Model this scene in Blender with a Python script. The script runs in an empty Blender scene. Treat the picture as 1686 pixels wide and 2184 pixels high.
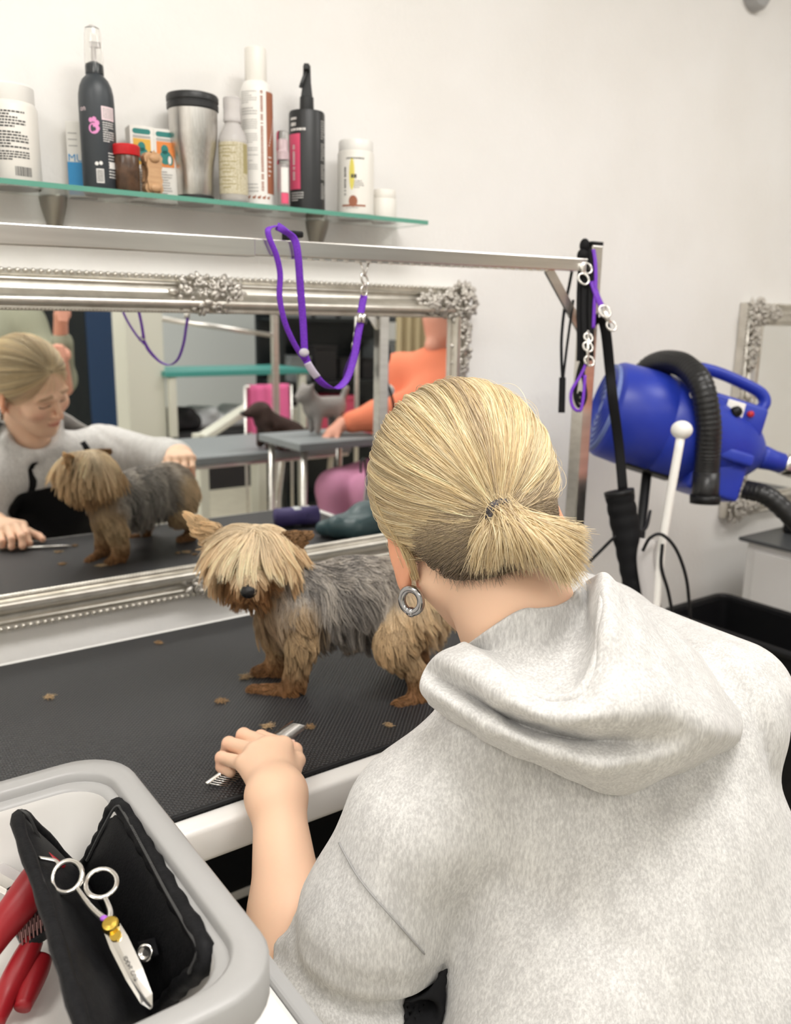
import bpy, bmesh, math, random
import numpy as np
from mathutils import Vector, Matrix, Euler
random.seed(7)
rng = np.random.default_rng(7)
PI = math.pi
SC = bpy.context.scene
COL = SC.collection

# ------------------------------------------------------------------ camera
cd = bpy.data.cameras.new('camera')
cam = bpy.data.objects.new('camera', cd)
COL.objects.link(cam)
SC.camera = cam
cd.sensor_fit = 'HORIZONTAL'
cd.sensor_width = 36.0
cd.lens = 1810.0 / 1686.0 * 36.0
cd.clip_start = 0.02
cam.matrix_world = Matrix(((0.81057, 0.11729, -0.57377, 0.0),
                           (-0.58540, 0.19029, -0.78810, 0.0),
                           (0.01674, 0.97470, 0.22290, 1.43),
                           (0, 0, 0, 1)))
cd.dof.use_dof = True
cd.dof.focus_distance = 0.84
cd.dof.aperture_fstop = 7.6

# ------------------------------------------------------------------ world, light, exposure
wd = bpy.data.worlds.new('world')
SC.world = wd
wd.use_nodes = True
wd.node_tree.nodes['Background'].inputs[0].default_value = (1.0, 0.97, 0.93, 1)
wd.node_tree.nodes['Background'].inputs[1].default_value = 0.12
SC.view_settings.view_transform = 'Standard'
SC.view_settings.look = 'None'
SC.view_settings.gamma = 1.0
SC.view_settings.use_curve_mapping = False
SC.view_settings.exposure = 0.1

def area(name, loc, rot, sx, sy, power, col=(1, 0.975, 0.945)):
    l = bpy.data.lights.new(name, 'AREA')
    l.shape = 'RECTANGLE'
    l.size = sx
    l.size_y = sy
    l.energy = power
    l.color = col
    o = bpy.data.objects.new(name, l)
    COL.objects.link(o)
    o.location = loc
    o.rotation_euler = rot
    return o

CEIL = 2.85
PANELS = [(0.55, 0.15), (0.55, -2.0), (2.5, 0.15), (2.5, -2.0), (-1.3, 0.15), (-1.3, -2.0)]
for k, (lx, ly) in enumerate(PANELS):
    area('ceiling_panel_light', (lx, ly, CEIL - 0.06), (0, 0, 0), 1.15, 0.55, 24 if k == 0 else 12.5)

# ------------------------------------------------------------------ helpers
MATS = {}

def mat(name, col, rough=0.5, metal=0.0, spec=0.5, col2=None, nscale=20.0, bump=0.0, bscale=200.0, stretch=None,
        trans=0.0, ior=1.45, coat=0.0, alpha=1.0, emit=None, estr=0.0, sss=0.0, sheen=0.0, detail=3.0, contrast=(0.35, 0.65), aniso=0.0):
    m = bpy.data.materials.new(name)
    MATS[name] = m
    m.use_nodes = True
    nt = m.node_tree
    b = nt.nodes['Principled BSDF']
    b.inputs['Base Color'].default_value = (*col, 1)
    b.inputs['Roughness'].default_value = rough
    b.inputs['Metallic'].default_value = metal
    b.inputs['Specular IOR Level'].default_value = spec
    b.inputs['IOR'].default_value = ior
    b.inputs['Transmission Weight'].default_value = trans
    b.inputs['Coat Weight'].default_value = coat
    b.inputs['Alpha'].default_value = alpha
    b.inputs['Sheen Weight'].default_value = sheen
    if sss:
        b.inputs['Subsurface Weight'].default_value = sss
        b.inputs['Subsurface Radius'].default_value = (0.012, 0.005, 0.003)
        b.inputs['Subsurface Scale'].default_value = 1.0
    if emit:
        b.inputs['Emission Color'].default_value = (*emit, 1)
        b.inputs['Emission Strength'].default_value = estr
    if col2 is not None or bump:
        tc = nt.nodes.new('ShaderNodeTexCoord')
        mp = nt.nodes.new('ShaderNodeMapping')
        nt.links.new(tc.outputs['Object'], mp.inputs['Vector'])
        if stretch:
            mp.inputs['Scale'].default_value = stretch
    if col2 is not None:
        n = nt.nodes.new('ShaderNodeTexNoise')
        n.inputs['Scale'].default_value = nscale
        n.inputs['Detail'].default_value = detail
        r = nt.nodes.new('ShaderNodeValToRGB')
        r.color_ramp.elements[0].position = contrast[0]
        r.color_ramp.elements[1].position = contrast[1]
        r.color_ramp.elements[0].color = (*col, 1)
        r.color_ramp.elements[1].color = (*col2, 1)
        nt.links.new(mp.outputs[0], n.inputs['Vector'])
        nt.links.new(n.outputs['Fac'], r.inputs[0])
        nt.links.new(r.outputs[0], b.inputs['Base Color'])
    if bump:
        n2 = nt.nodes.new('ShaderNodeTexNoise')
        n2.inputs['Scale'].default_value = bscale
        n2.inputs['Detail'].default_value = 4
        bp = nt.nodes.new('ShaderNodeBump')
        bp.inputs['Strength'].default_value = bump
        bp.inputs['Distance'].default_value = 0.004
        nt.links.new(mp.outputs[0], n2.inputs['Vector'])
        nt.links.new(n2.outputs['Fac'], bp.inputs['Height'])
        nt.links.new(bp.outputs[0], b.inputs['Normal'])
    return m

def attr_mat(name, rough=0.5, spec=0.3, attr='Col', sss=0.0, bump=0.0, bscale=300.0, var=0.0, vscale=60.0):
    m = mat(name, (0.5, 0.5, 0.5), rough, spec=spec, sss=sss, bump=bump, bscale=bscale)
    nt = m.node_tree
    a = nt.nodes.new('ShaderNodeAttribute')
    a.attribute_name = attr
    nt.links.new(a.outputs['Color'], nt.nodes['Principled BSDF'].inputs['Base Color'])
    return m

def obj(name, me, m=None, parent=None, smooth=False, loc=None):
    """links ONE mesh object"""
    if isinstance(me, bmesh.types.BMesh):
        bm = me
        me = bpy.data.meshes.new(name)
        bmesh.ops.recalc_face_normals(bm, faces=bm.faces)
        bm.to_mesh(me)
        bm.free()
    o = bpy.data.objects.new(name, me)
    COL.objects.link(o)
    if m is not None:
        me.materials.append(MATS[m] if isinstance(m, str) else m)
    if parent is not None:
        o.parent = parent
    if loc is not None:
        o.location = loc
    if 'print' in name or 'text' in name or name in ('barcode', 'collar_ribs', 'grille_rings', 'bar_teeth'):
        o['kind'] = 'stuff'                # print too fine to pick apart
    if smooth:
        me.polygons.foreach_set('use_smooth', [True] * len(me.polygons))
    return o

def smooth_angle(o, ang=40):
    me = o.data
    me.polygons.foreach_set('use_smooth', [True] * len(me.polygons))
    bm = bmesh.new()
    bm.from_mesh(me)
    for e in bm.edges:
        if len(e.link_faces) == 2 and e.calc_face_angle(0) > math.radians(ang):
            e.smooth = False
    bm.to_mesh(me)
    bm.free()
    return o

def thing(name, label, cat, loc=(0, 0, 0), rot=(0, 0, 0), group=None):
    o = bpy.data.objects.new(name, None)
    o.empty_display_size = 0.02
    COL.objects.link(o)
    o.location = loc
    o.rotation_euler = rot
    o['label'] = label
    o['category'] = cat
    if group:
        o['group'] = group
    return o

def tag(o, label, cat, group=None):
    o['label'] = label
    o['category'] = cat
    if group:
        o['group'] = group
    return o

def struct(o):
    o['kind'] = 'structure'
    return o

def BM():
    return bmesh.new()

def box(bm, c, s, rot=None, bev=0.0, seg=2):
    """box centred at c with full sizes s"""
    r = bmesh.ops.create_cube(bm, size=1.0)
    vs = r['verts']
    M = Matrix.Translation(Vector(c))
    if rot is not None:
        M = M @ (rot.to_4x4() if isinstance(rot, Matrix) else Euler(rot).to_matrix().to_4x4())
    M = M @ Matrix.Diagonal((*s, 1))
    bmesh.ops.transform(bm, matrix=M, verts=vs)
    if bev > 0:
        es = list({e for v in vs for e in v.link_edges})
        bmesh.ops.bevel(bm, geom=es, offset=bev, segments=seg, profile=0.5, affect='EDGES')
    return bm

def lathe(bm, prof, seg=32, M=None, cap=True):
    """revolve (radius, z) profile about z"""
    rings = []
    M = M or Matrix.Identity(4)
    for r, z in prof:
        ring = []
        for k in range(seg):
            a = 2 * PI * k / seg
            ring.append(bm.verts.new(M @ Vector((r * math.cos(a), r * math.sin(a), z))))
        rings.append(ring)
    for a, b in zip(rings, rings[1:]):
        for k in range(seg):
            bm.faces.new((a[k], a[(k + 1) % seg], b[(k + 1) % seg], b[k]))
    if cap:
        bm.faces.new(list(reversed(rings[0])))
        bm.faces.new(rings[-1])
    return bm

def frames_along(pts):
    pts = [Vector(p) for p in pts]
    n = len(pts)
    T = []
    for i in range(n):
        t = pts[min(i + 1, n - 1)] - pts[max(i - 1, 0)]
        T.append(t.normalized() if t.length > 1e-9 else Vector((0, 0, 1)))
    up = Vector((0, 0, 1)) if abs(T[0].z) < 0.9 else Vector((1, 0, 0))
    N = (up - T[0] * up.dot(T[0])).normalized()
    fr = []
    for i in range(n):
        N = (N - T[i] * N.dot(T[i]))
        N = N.normalized() if N.length > 1e-9 else T[i].orthogonal().normalized()
        fr.append((pts[i], T[i], N, T[i].cross(N)))
    return fr

def tube(bm, pts, r, seg=10, close=False, flat=None, twist=0.0, ref=None):
    """sweep a circle (or an ellipse of half-axes flat=(a, b)) along pts; r number or list"""
    fr = frames_along(pts)
    n = len(fr)
    rings = []
    for i, (p, t, N, B) in enumerate(fr):
        if ref is not None:
            N = Vector(ref) - t * t.dot(Vector(ref))
            N.normalize()
            B = t.cross(N)
        rr = r[i] if isinstance(r, (list, tuple)) else r
        ring = []
        for k in range(seg):
            a = 2 * PI * k / seg
            ca, sa = math.cos(a), math.sin(a)
            if flat:
                q = p + N * (flat[0] * ca) + B * (flat[1] * sa)
            else:
                q = p + N * (rr * ca) + B * (rr * sa)
            ring.append(bm.verts.new(q))
        rings.append(ring)
    m = n if close else n - 1
    for i in range(m):
        a, b = rings[i], rings[(i + 1) % n]
        for k in range(seg):
            bm.faces.new((a[k], a[(k + 1) % seg], b[(k + 1) % seg], b[k]))
    if not close:
        bm.faces.new(list(reversed(rings[0])))
        bm.faces.new(rings[-1])
    return bm

def spline(pts, n=8, close=False):
    """Catmull-Rom through pts"""
    P = [np.array(p, float) for p in pts]
    out = []
    m = len(P)
    segs = m if close else m - 1
    for i in range(segs):
        if close:
            p0, p1, p2, p3 = P[(i - 1) % m], P[i], P[(i + 1) % m], P[(i + 2) % m]
        else:
            p1, p2 = P[i], P[i + 1]
            p0 = P[i - 1] if i > 0 else 2 * p1 - p2
            p3 = P[i + 2] if i + 2 < m else 2 * p2 - p1
        for k in range(n):
            t = k / n
            out.append(0.5 * (2 * p1 + (p2 - p0) * t + (2 * p0 - 5 * p1 + 4 * p2 - p3) * t * t + (3 * p1 - p0 - 3 * p2 + p3) * t ** 3))
    if not close:
        out.append(P[-1])
    return [tuple(q) for q in out]

def prism(bm, poly, z0, z1, M=None):
    """extrude a polygon (x, y) from z0 to z1"""
    M = M or Matrix.Identity(4)
    a = [bm.verts.new(M @ Vector((x, y, z0))) for x, y in poly]
    b = [bm.verts.new(M @ Vector((x, y, z1))) for x, y in poly]
    n = len(poly)
    bm.faces.new(list(reversed(a)))
    bm.faces.new(b)
    for i in range(n):
        bm.faces.new((a[i], a[(i + 1) % n], b[(i + 1) % n], b[i]))
    return bm

def ball(bm, c, r, u=16, v=10, M=None):
    rr = (r, r, r) if not isinstance(r, (tuple, list)) else r
    X = Matrix.Translation(Vector(c))
    if M is not None:
        X = X @ M.to_4x4()
    X = X @ Matrix.Diagonal((*rr, 1))
    top = bm.verts.new(X @ Vector((0, 0, 1)))
    bot = bm.verts.new(X @ Vector((0, 0, -1)))
    rings = []
    for j in range(1, v):
        th = PI * j / v
        rings.append([bm.verts.new(X @ Vector((math.sin(th) * math.cos(2 * PI * k / u), math.sin(th) * math.sin(2 * PI * k / u), math.cos(th)))) for k in range(u)])
    for k in range(u):
        k2 = (k + 1) % u
        bm.faces.new((top, rings[0][k], rings[0][k2]))
        bm.faces.new((bot, rings[-1][k2], rings[-1][k]))
        for a, b in zip(rings, rings[1:]):
            bm.faces.new((a[k], b[k], b[k2], a[k2]))
    return bm

def rrect(w, h, r, n=6, cx=0.0, cy=0.0):
    """rounded rectangle polygon, counter-clockwise"""
    out = []
    for sx, sy, a0 in ((1, 1, 0), (-1, 1, 90), (-1, -1, 180), (1, -1, 270)):
        for k in range(n + 1):
            a = math.radians(a0 + 90 * k / n)
            out.append((cx + sx * (w / 2 - r) + r * math.cos(a), cy + sy * (h / 2 - r) + r * math.sin(a)))
    return out

def mesh_np(name, V, F, cols=None):
    me = bpy.data.meshes.new(name)
    V = np.asarray(V, np.float32)
    F = np.asarray(F, np.int32)
    k = F.shape[1]
    me.vertices.add(len(V))
    me.vertices.foreach_set('co', V.ravel())
    me.loops.add(F.size)
    me.loops.foreach_set('vertex_index', F.ravel())
    me.polygons.add(len(F))
    me.polygons.foreach_set('loop_start', np.arange(0, F.size, k, dtype=np.int32))
    me.polygons.foreach_set('use_smooth', np.ones(len(F), bool))
    me.update(calc_edges=True)
    if cols is not None:
        at = me.color_attributes.new('Col', 'FLOAT_COLOR', 'POINT')
        c4 = np.ones((len(V), 4), np.float32)
        c4[:, :3] = cols
        at.data.foreach_set('color', c4.ravel())
    return me

# ---- signed distance modelling: smooth unions of tapered capsules and ellipsoids, meshed with surface nets
def s_cap(P, a, b, ra, rb):
    a = np.asarray(a, np.float32); b = np.asarray(b, np.float32)
    ab = b - a
    L = max(float(ab @ ab), 1e-12)
    t = np.clip(((P - a) @ ab) / L, 0, 1)
    d = P - a - t[:, None] * ab
    return np.sqrt((d * d).sum(1)) - (ra + (rb - ra) * t)

def s_ell(P, c, r, M=None):
    q = P - np.asarray(c, np.float32)
    if M is not None:
        q = q @ np.asarray(M, np.float32)          # columns of M = local axes
    r = np.asarray(r, np.float32)
    k0 = np.sqrt(((q / r) ** 2).sum(1))
    k1 = np.sqrt(((q / (r * r)) ** 2).sum(1)) + 1e-9
    return k0 * (k0 - 1) / k1

def smin(a, b, k):
    h = np.clip(0.5 + 0.5 * (b - a) / k, 0, 1)
    return b + (a - b) * h - k * h * (1 - h)

def smax(a, b, k):
    return -smin(-a, -b, k)

def s_chain(P, pts, rad, k=0.01):
    d = None
    for i in range(len(pts) - 1):
        e = s_cap(P, pts[i], pts[i + 1], rad[i], rad[i + 1])
        d = e if d is None else smin(d, e, k)
    return d

def sdf_mesh(fn, lo, hi, step):
    lo = np.asarray(lo, float); hi = np.asarray(hi, float)
    B = 4
    nb = np.ceil((hi - lo) / (step * B)).astype(int)
    ax = [lo[i] + (np.arange(nb[i]) + 0.5) * step * B for i in range(3)]
    G = np.stack(np.meshgrid(*ax, indexing='ij'), -1).reshape(-1, 3).astype(np.float32)
    dc = np.concatenate([fn(g) for g in np.array_split(G, max(1, len(G) // 200000))]).reshape(nb)
    near = np.abs(dc) < step * B * 1.7
    D = np.repeat(np.repeat(np.repeat(dc, B, 0), B, 1), B, 2).astype(np.float32)
    m = np.repeat(np.repeat(np.repeat(near, B, 0), B, 1), B, 2)
    idx = np.argwhere(m)
    P = (lo + (idx + 0.5) * step).astype(np.float32)
    vals = np.concatenate([fn(p) for p in np.array_split(P, max(1, len(P) // 200000))])
    D[idx[:, 0], idx[:, 1], idx[:, 2]] = vals
    S = D < 0
    sh = np.array(D.shape) - 1
    cnt = np.zeros(sh, np.int8)
    offs = [(i, j, k) for i in (0, 1) for j in (0, 1) for k in (0, 1)]
    for i, j, k in offs:
        cnt += S[i:i + sh[0], j:j + sh[1], k:k + sh[2]]
    act = np.argwhere((cnt > 0) & (cnt < 8))
    vid = np.full(sh, -1, np.int32)
    vid[act[:, 0], act[:, 1], act[:, 2]] = np.arange(len(act))
    acc = np.zeros((len(act), 3)); n = np.zeros(len(act))
    cor = {o: D[act[:, 0] + o[0], act[:, 1] + o[1], act[:, 2] + o[2]] for o in offs}
    for o in offs:
        for a in range(3):
            if o[a] == 0:
                o2 = list(o); o2[a] = 1; o2 = tuple(o2)
                d0, d1 = cor[o], cor[o2]
                mk = (d0 < 0) != (d1 < 0)
                t = np.where(mk, d0 / np.where(mk, d0 - d1, 1), 0)
                p = np.zeros((len(act), 3)); p += np.array(o); p[:, a] += t
                acc += p * mk[:, None]; n += mk
    V = lo + (act + acc / n[:, None] + 0.5) * step
    quads = []
    for a in range(3):
        b, c = (a + 1) % 3, (a + 2) % 3
        s0 = [slice(None)] * 3; s1 = [slice(None)] * 3
        s0[a] = slice(0, -1); s1[a] = slice(1, None)
        A, Bq = S[tuple(s0)], S[tuple(s1)]
        e = np.argwhere(A != Bq)
        ok = (e[:, b] > 0) & (e[:, c] > 0) & (e[:, b] < sh[b]) & (e[:, c] < sh[c])
        e = e[ok]
        q = []
        for db, dcc in ((-1, -1), (0, -1), (0, 0), (-1, 0)):
            f = e.copy(); f[:, b] += db; f[:, c] += dcc
            q.append(vid[f[:, 0], f[:, 1], f[:, 2]])
        q = np.stack(q, 1)
        flip = ~A[e[:, 0], e[:, 1], e[:, 2]]
        q[flip] = q[flip][:, ::-1]
        quads.append(q)
    F = np.concatenate(quads)
    F = F[(F >= 0).all(1)]
    return V, F

def relax(V, F, it=2, lam=0.5):
    V = V.copy()
    for _ in range(it):
        acc = np.zeros_like(V); n = np.zeros(len(V))
        for a, b in ((0, 1), (1, 2), (2, 3), (3, 0)):
            np.add.at(acc, F[:, a], V[F[:, b]]); np.add.at(n, F[:, a], 1)
            np.add.at(acc, F[:, b], V[F[:, a]]); np.add.at(n, F[:, b], 1)
        V += lam * (acc / np.maximum(n, 1)[:, None] - V)
    return V

def vnormals(V, F):
    N = np.zeros_like(V)
    fn = np.cross(V[F[:, 2]] - V[F[:, 0]], V[F[:, 3]] - V[F[:, 1]])
    for k in range(4):
        np.add.at(N, F[:, k], fn)
    return N / (np.linalg.norm(N, axis=1)[:, None] + 1e-12)

def vnoise(P, scale, seed=0):
    """cheap smooth noise from a few rotated sines, about -1..1"""
    r = np.random.default_rng(seed)
    out = np.zeros(len(P))
    for k in range(6):
        d = r.normal(size=3); d /= np.linalg.norm(d)
        out += np.sin((P @ d) * scale * r.uniform(0.7, 1.6) + r.uniform(0, 6.28))
    return out / 3.0

def strands(name, pts, rad, col, m, parent):
    """hair curves: pts (N, n, 3), rad (n,) or (N, n), col (N, 3) or (N, n, 3)"""
    N, n, _ = pts.shape
    hc = bpy.data.hair_curves.new(name)
    hc.add_curves([n] * N)
    hc.attributes['position'].data.foreach_set('vector', pts.astype(np.float32).ravel()) if 'position' in hc.attributes else hc.position_data.foreach_set('vector', pts.astype(np.float32).ravel())
    ra = hc.attributes.get('radius') or hc.attributes.new('radius', 'FLOAT', 'POINT')
    ra.data.foreach_set('value', np.broadcast_to(rad, (N, n)).astype(np.float32).ravel())
    ca = hc.attributes.new('Col', 'FLOAT_COLOR', 'POINT')
    c4 = np.ones((N, n, 4), np.float32)
    c4[..., :3] = col if np.ndim(col) == 3 else np.asarray(col)[:, None, :]
    ca.data.foreach_set('color', c4.ravel())
    hc.materials.append(MATS[m])
    o = bpy.data.objects.new(name, hc)
    COL.objects.link(o)
    o.parent = parent
    return o

def text_geo(s, size=1.0):
    """flat text as (verts, faces), origin at the left end of the baseline"""
    cu = bpy.data.curves.new('text', 'FONT')
    cu.body = s
    cu.size = size
    cu.resolution_u = 2
    o = bpy.data.objects.new('text', cu)
    COL.objects.link(o)
    bpy.context.view_layer.update()
    me = o.evaluated_get(bpy.context.evaluated_depsgraph_get()).to_mesh()
    V = [tuple(v.co) for v in me.vertices]
    F = [tuple(p.vertices) for p in me.polygons]
    bpy.data.objects.remove(o)
    bpy.data.curves.remove(cu)
    return V, F

def add_geo(bm, V, F, fn):
    vs = [bm.verts.new(fn(*v)) for v in V]
    for f in F:
        try:
            bm.faces.new([vs[i] for i in f])
        except ValueError:
            pass
    return bm

# ================================================================== materials of the setting
mat('plaster', (0.86, 0.84, 0.81), 0.85, col2=(0.90, 0.885, 0.865), nscale=3.0, bump=0.35, bscale=60)
mat('ceiling_paint', (0.88, 0.87, 0.85), 0.9)
mat('rear_paint', (0.62, 0.66, 0.67), 0.8)
mat('tile_floor', (0.66, 0.60, 0.47), 0.35, col2=(0.74, 0.68, 0.54), nscale=9)
mat('chrome', (0.82, 0.80, 0.77), 0.22, metal=1.0)
mat('steel', (0.66, 0.64, 0.61), 0.28, metal=1.0, col2=(0.74, 0.72, 0.69), nscale=14, stretch=(0.4, 3, 6))
mat('brushed', (0.55, 0.53, 0.50), 0.34, metal=1.0, col2=(0.68, 0.66, 0.63), nscale=60, stretch=(12, 12, 0.4))
mat('silver_leaf', (0.60, 0.57, 0.51), 0.33, metal=0.9, col2=(0.72, 0.69, 0.63), nscale=30, bump=0.08, bscale=120)
mat('silver_carved', (0.42, 0.39, 0.35), 0.42, metal=0.75, col2=(0.70, 0.67, 0.62), nscale=160, bump=0.3, bscale=300)
mat('mirror_glass', (0.93, 0.94, 0.93), 0.0, metal=1.0)
mat('white_enamel', (0.86, 0.85, 0.83), 0.3)
mat('black_metal', (0.010, 0.010, 0.011), 0.45, spec=0.3)
mat('lamp_panel', (1, 1, 1), 0.5, emit=(1, 0.97, 0.92), estr=3.5)
mat('black_plastic', (0.009, 0.009, 0.010), 0.4, spec=0.3)
mat('grey_plastic', (0.42, 0.42, 0.42), 0.45)

# black rubber mat: a fine woven-looking diamond relief
def rubber_mat():
    m = mat('rubber', (0.028, 0.028, 0.03), 0.42, spec=0.5)
    nt = m.node_tree
    b = nt.nodes['Principled BSDF']
    tc = nt.nodes.new('ShaderNodeTexCoord')
    mp = nt.nodes.new('ShaderNodeMapping')
    mp.inputs['Rotation'].default_value = (0, 0, math.radians(45))
    nt.links.new(tc.outputs['Object'], mp.inputs['Vector'])
    waves = []
    for d in ('X', 'Y'):
        w = nt.nodes.new('ShaderNodeTexWave')
        w.bands_direction = d
        w.inputs['Scale'].default_value = 62
        nt.links.new(mp.outputs[0], w.inputs['Vector'])
        waves.append(w)
    mul = nt.nodes.new('ShaderNodeMath')
    mul.operation = 'MULTIPLY'
    nt.links.new(waves[0].outputs['Fac'], mul.inputs[0])
    nt.links.new(waves[1].outputs['Fac'], mul.inputs[1])
    bp = nt.nodes.new('ShaderNodeBump')
    bp.inputs['Strength'].default_value = 0.9
    bp.inputs['Distance'].default_value = 0.0016
    nt.links.new(mul.outputs[0], bp.inputs['Height'])
    nt.links.new(bp.outputs[0], b.inputs['Normal'])
    r = nt.nodes.new('ShaderNodeValToRGB')
    r.color_ramp.elements[0].color = (0.016, 0.016, 0.018, 1)
    r.color_ramp.elements[1].color = (0.075, 0.075, 0.075, 1)
    r.color_ramp.elements[0].position = 0.35
    nt.links.new(mul.outputs[0], r.inputs[0])
    nt.links.new(r.outputs[0], b.inputs['Base Color'])
rubber_mat()

# ================================================================== room shell
X0, X1, Y0, Y1 = -2.2, 4.4, -3.6, 1.60
def slab(name, c, s, m):
    return struct(obj(name, box(BM(), c, s), m))
slab('wall_back', ((X0 + X1) / 2, Y1 + 0.05, CEIL / 2), (X1 - X0 + 0.2, 0.1, CEIL), 'plaster')
slab('wall_right', (X1 + 0.05, (Y0 + Y1) / 2, CEIL / 2), (0.1, Y1 - Y0, CEIL), 'plaster')
slab('wall_left', (X0 - 0.05, (Y0 + Y1) / 2, CEIL / 2), (0.1, Y1 - Y0, CEIL), 'plaster')
slab('wall_rear', ((X0 + X1) / 2, Y0 - 0.05, CEIL / 2), (X1 - X0 + 0.2, 0.1, CEIL), 'rear_paint')
slab('floor', ((X0 + X1) / 2, (Y0 + Y1) / 2, -0.05), (X1 - X0 + 0.2, Y1 - Y0 + 0.2, 0.1), 'tile_floor')
slab('ceiling', ((X0 + X1) / 2, (Y0 + Y1) / 2, CEIL + 0.05), (X1 - X0 + 0.2, Y1 - Y0 + 0.2, 0.1), 'ceiling_paint')
for k, (lx, ly) in enumerate(PANELS):
    t = thing('ceiling_lamp', ['flush ceiling light panel above the grooming table and camera', 'flush ceiling light panel between the dark door and the camera', 'flush ceiling light panel above the side counter end', 'flush ceiling light panel near the dark box rack', 'flush ceiling light panel by the left wall over the mirror side', 'flush ceiling light panel by the left wall at the rear'][k], 'lamp', (lx, ly, CEIL), group='ceiling light panels')
    obj('diffuser', box(BM(), (0, 0, -0.025), (1.16, 0.56, 0.03)), 'lamp_panel', t)
    fb = BM()
    for sx in (-1, 1):
        box(fb, (sx * 0.595, 0, -0.022), (0.03, 0.62, 0.04))
        box(fb, (0, sx * 0.295, -0.022), (1.16, 0.03, 0.04))
    obj('frame', fb, 'white_enamel', t)

# small round alarm high on the wall
al = thing('smoke_alarm', 'small round grey alarm high on the white wall', 'alarm', (2.40, 1.60, 2.36))
MR = Matrix.Rotation(PI / 2, 4, 'X')
smooth_angle(obj('body', lathe(BM(), [(0.055, 0), (0.055, 0.02), (0.045, 0.032), (0.02, 0.036)], 28, MR), 'grey_plastic', al))
obj('button', lathe(BM(), [(0.012, 0.034), (0.012, 0.042)], 16, MR), 'white_enamel', al)

# ================================================================== grooming table
TX0, TX1, TY0, TY1, TZ = -0.12, 1.325, 0.8385, 1.482, 0.85
gt = thing('grooming_table', 'long grooming table with black ribbed rubber top and white rim', 'table', (0.64, 1.16, 0))
def T(x, y, z):
    return (x - 0.64, y - 1.16, z)
bm = BM()
cx, cy = (TX0 + TX1) / 2, (TY0 + TY1) / 2
for yy in (TY0 + 0.017, TY1 - 0.0135):
    w = 0.034 if yy < 1 else 0.027
    box(bm, T(cx, yy, TZ - 0.026), (TX1 - TX0, w, 0.048), bev=0.008, seg=3)
for xx in (TX0 + 0.017, TX1 - 0.017):
    box(bm, T(xx, cy, TZ - 0.026), (0.034, TY1 - TY0 - 0.062, 0.048), bev=0.006)
obj('rim', bm, 'white_enamel', gt, True)
obj('board', box(BM(), T(cx, cy, TZ - 0.03), (TX1 - TX0 - 0.068, TY1 - TY0 - 0.062, 0.036)), 'black_metal', gt)
obj('rubber_top', box(BM(), T(cx, (0.8725 + 1.455) / 2, TZ - 0.0035), (TX1 - TX0 - 0.068, 1.455 - 0.8725, 0.013), bev=0.003), 'rubber', gt)
for sx in (TX0 + 0.2, TX1 - 0.2):
    for sy in (TY0 + 0.1, TY1 - 0.1):
        obj('leg', box(BM(), T(sx, sy, 0.40), (0.045, 0.045, 0.80), bev=0.004), 'black_metal', gt)
    obj('cross_bar', box(BM(), T(sx, cy, 0.12), (0.04, TY1 - TY0 - 0.25, 0.04), bev=0.004), 'black_metal', gt)
obj('front_bead', tube(BM(), [T(TX0 + 0.034, 0.8725, TZ + 0.0005), T(TX1 - 0.034, 0.8725, TZ + 0.0005)], 0.0034, 8), 'black_metal', gt, True)
obj('under_table_shade', box(BM(), T(cx, TY1 - 0.10, 0.55), (TX1 - TX0 - 0.46, 0.012, 0.48)), 'black_metal', gt)  # added black sheet standing in for the shade under the table
obj('lower_shelf', box(BM(), T(cx, cy, 0.30), (TX1 - TX0 - 0.42, TY1 - TY0 - 0.26, 0.02)), 'black_metal', gt)

# ================================================================== ornate mirrors
PROF = [(0, 0), (0, 0.022), (0.003, 0.027), (0.009, 0.027), (0.0115, 0.024), (0.013, 0.031), (0.016, 0.033), (0.019, 0.031), (0.0205, 0.026),
        (0.025, 0.027), (0.031, 0.031), (0.036, 0.038), (0.040, 0.046), (0.044, 0.052), (0.049, 0.056), (0.054, 0.055), (0.058, 0.050),
        (0.060, 0.043), (0.0615, 0.040), (0.065, 0.041), (0.0665, 0.040), (0.069, 0.036), (0.069, 0.012)]

def ornament(bm, w, h, seed, depth=0.02):
    """carved foliage: scrolls and berries over a domed base, in the xz plane, facing -y"""
    r = random.Random(seed)
    def dome(x, z):
        q = 1 - (x / w) ** 2 - (z / h) ** 2
        return -depth * max(0.15, q) ** 0.5
    for k in range(64):
        a = r.uniform(0, 2 * PI); q = r.random() ** 0.5
        x, z = w * q * math.cos(a), h * q * math.sin(a)
        s = r.uniform(0.003, 0.0065)
        ball(bm, (x, dome(x, z) - s * 0.2, z), (s * r.uniform(0.8, 1.7), s, s), 8, 6, Matrix.Rotation(r.uniform(0, PI), 3, 'Y'))
    for k in range(12):
        a = r.uniform(0, 2 * PI); q = r.uniform(0.45, 0.95)
        x, z = w * q * math.cos(a), h * q * math.sin(a)
        sg = r.choice((-1, 1)); R = r.uniform(0.007, 0.013); a0 = r.uniform(0, 6.28)
        pts = []
        for j in range(14):
            th = a0 + sg * j * 0.55
            rr = R * (1 - j / 17)
            px, pz = x + rr * math.cos(th), z + rr * math.sin(th)
            pts.append((px, dome(px, pz) - 0.003, pz))
        tube(bm, pts, [0.0032 * (1 - j / 26) for j in range(14)], 6)
    for k in range(10):
        a = 2 * PI * k / 10 + r.uniform(-0.2, 0.2)
        x, z = w * 0.95 * math.cos(a), h * 0.9 * math.sin(a)
        ball(bm, (x, dome(x, z), z), (0.012, 0.0045, 0.006), 8, 6, Matrix.Rotation(-a, 3, 'Y'))
    return bm

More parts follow.
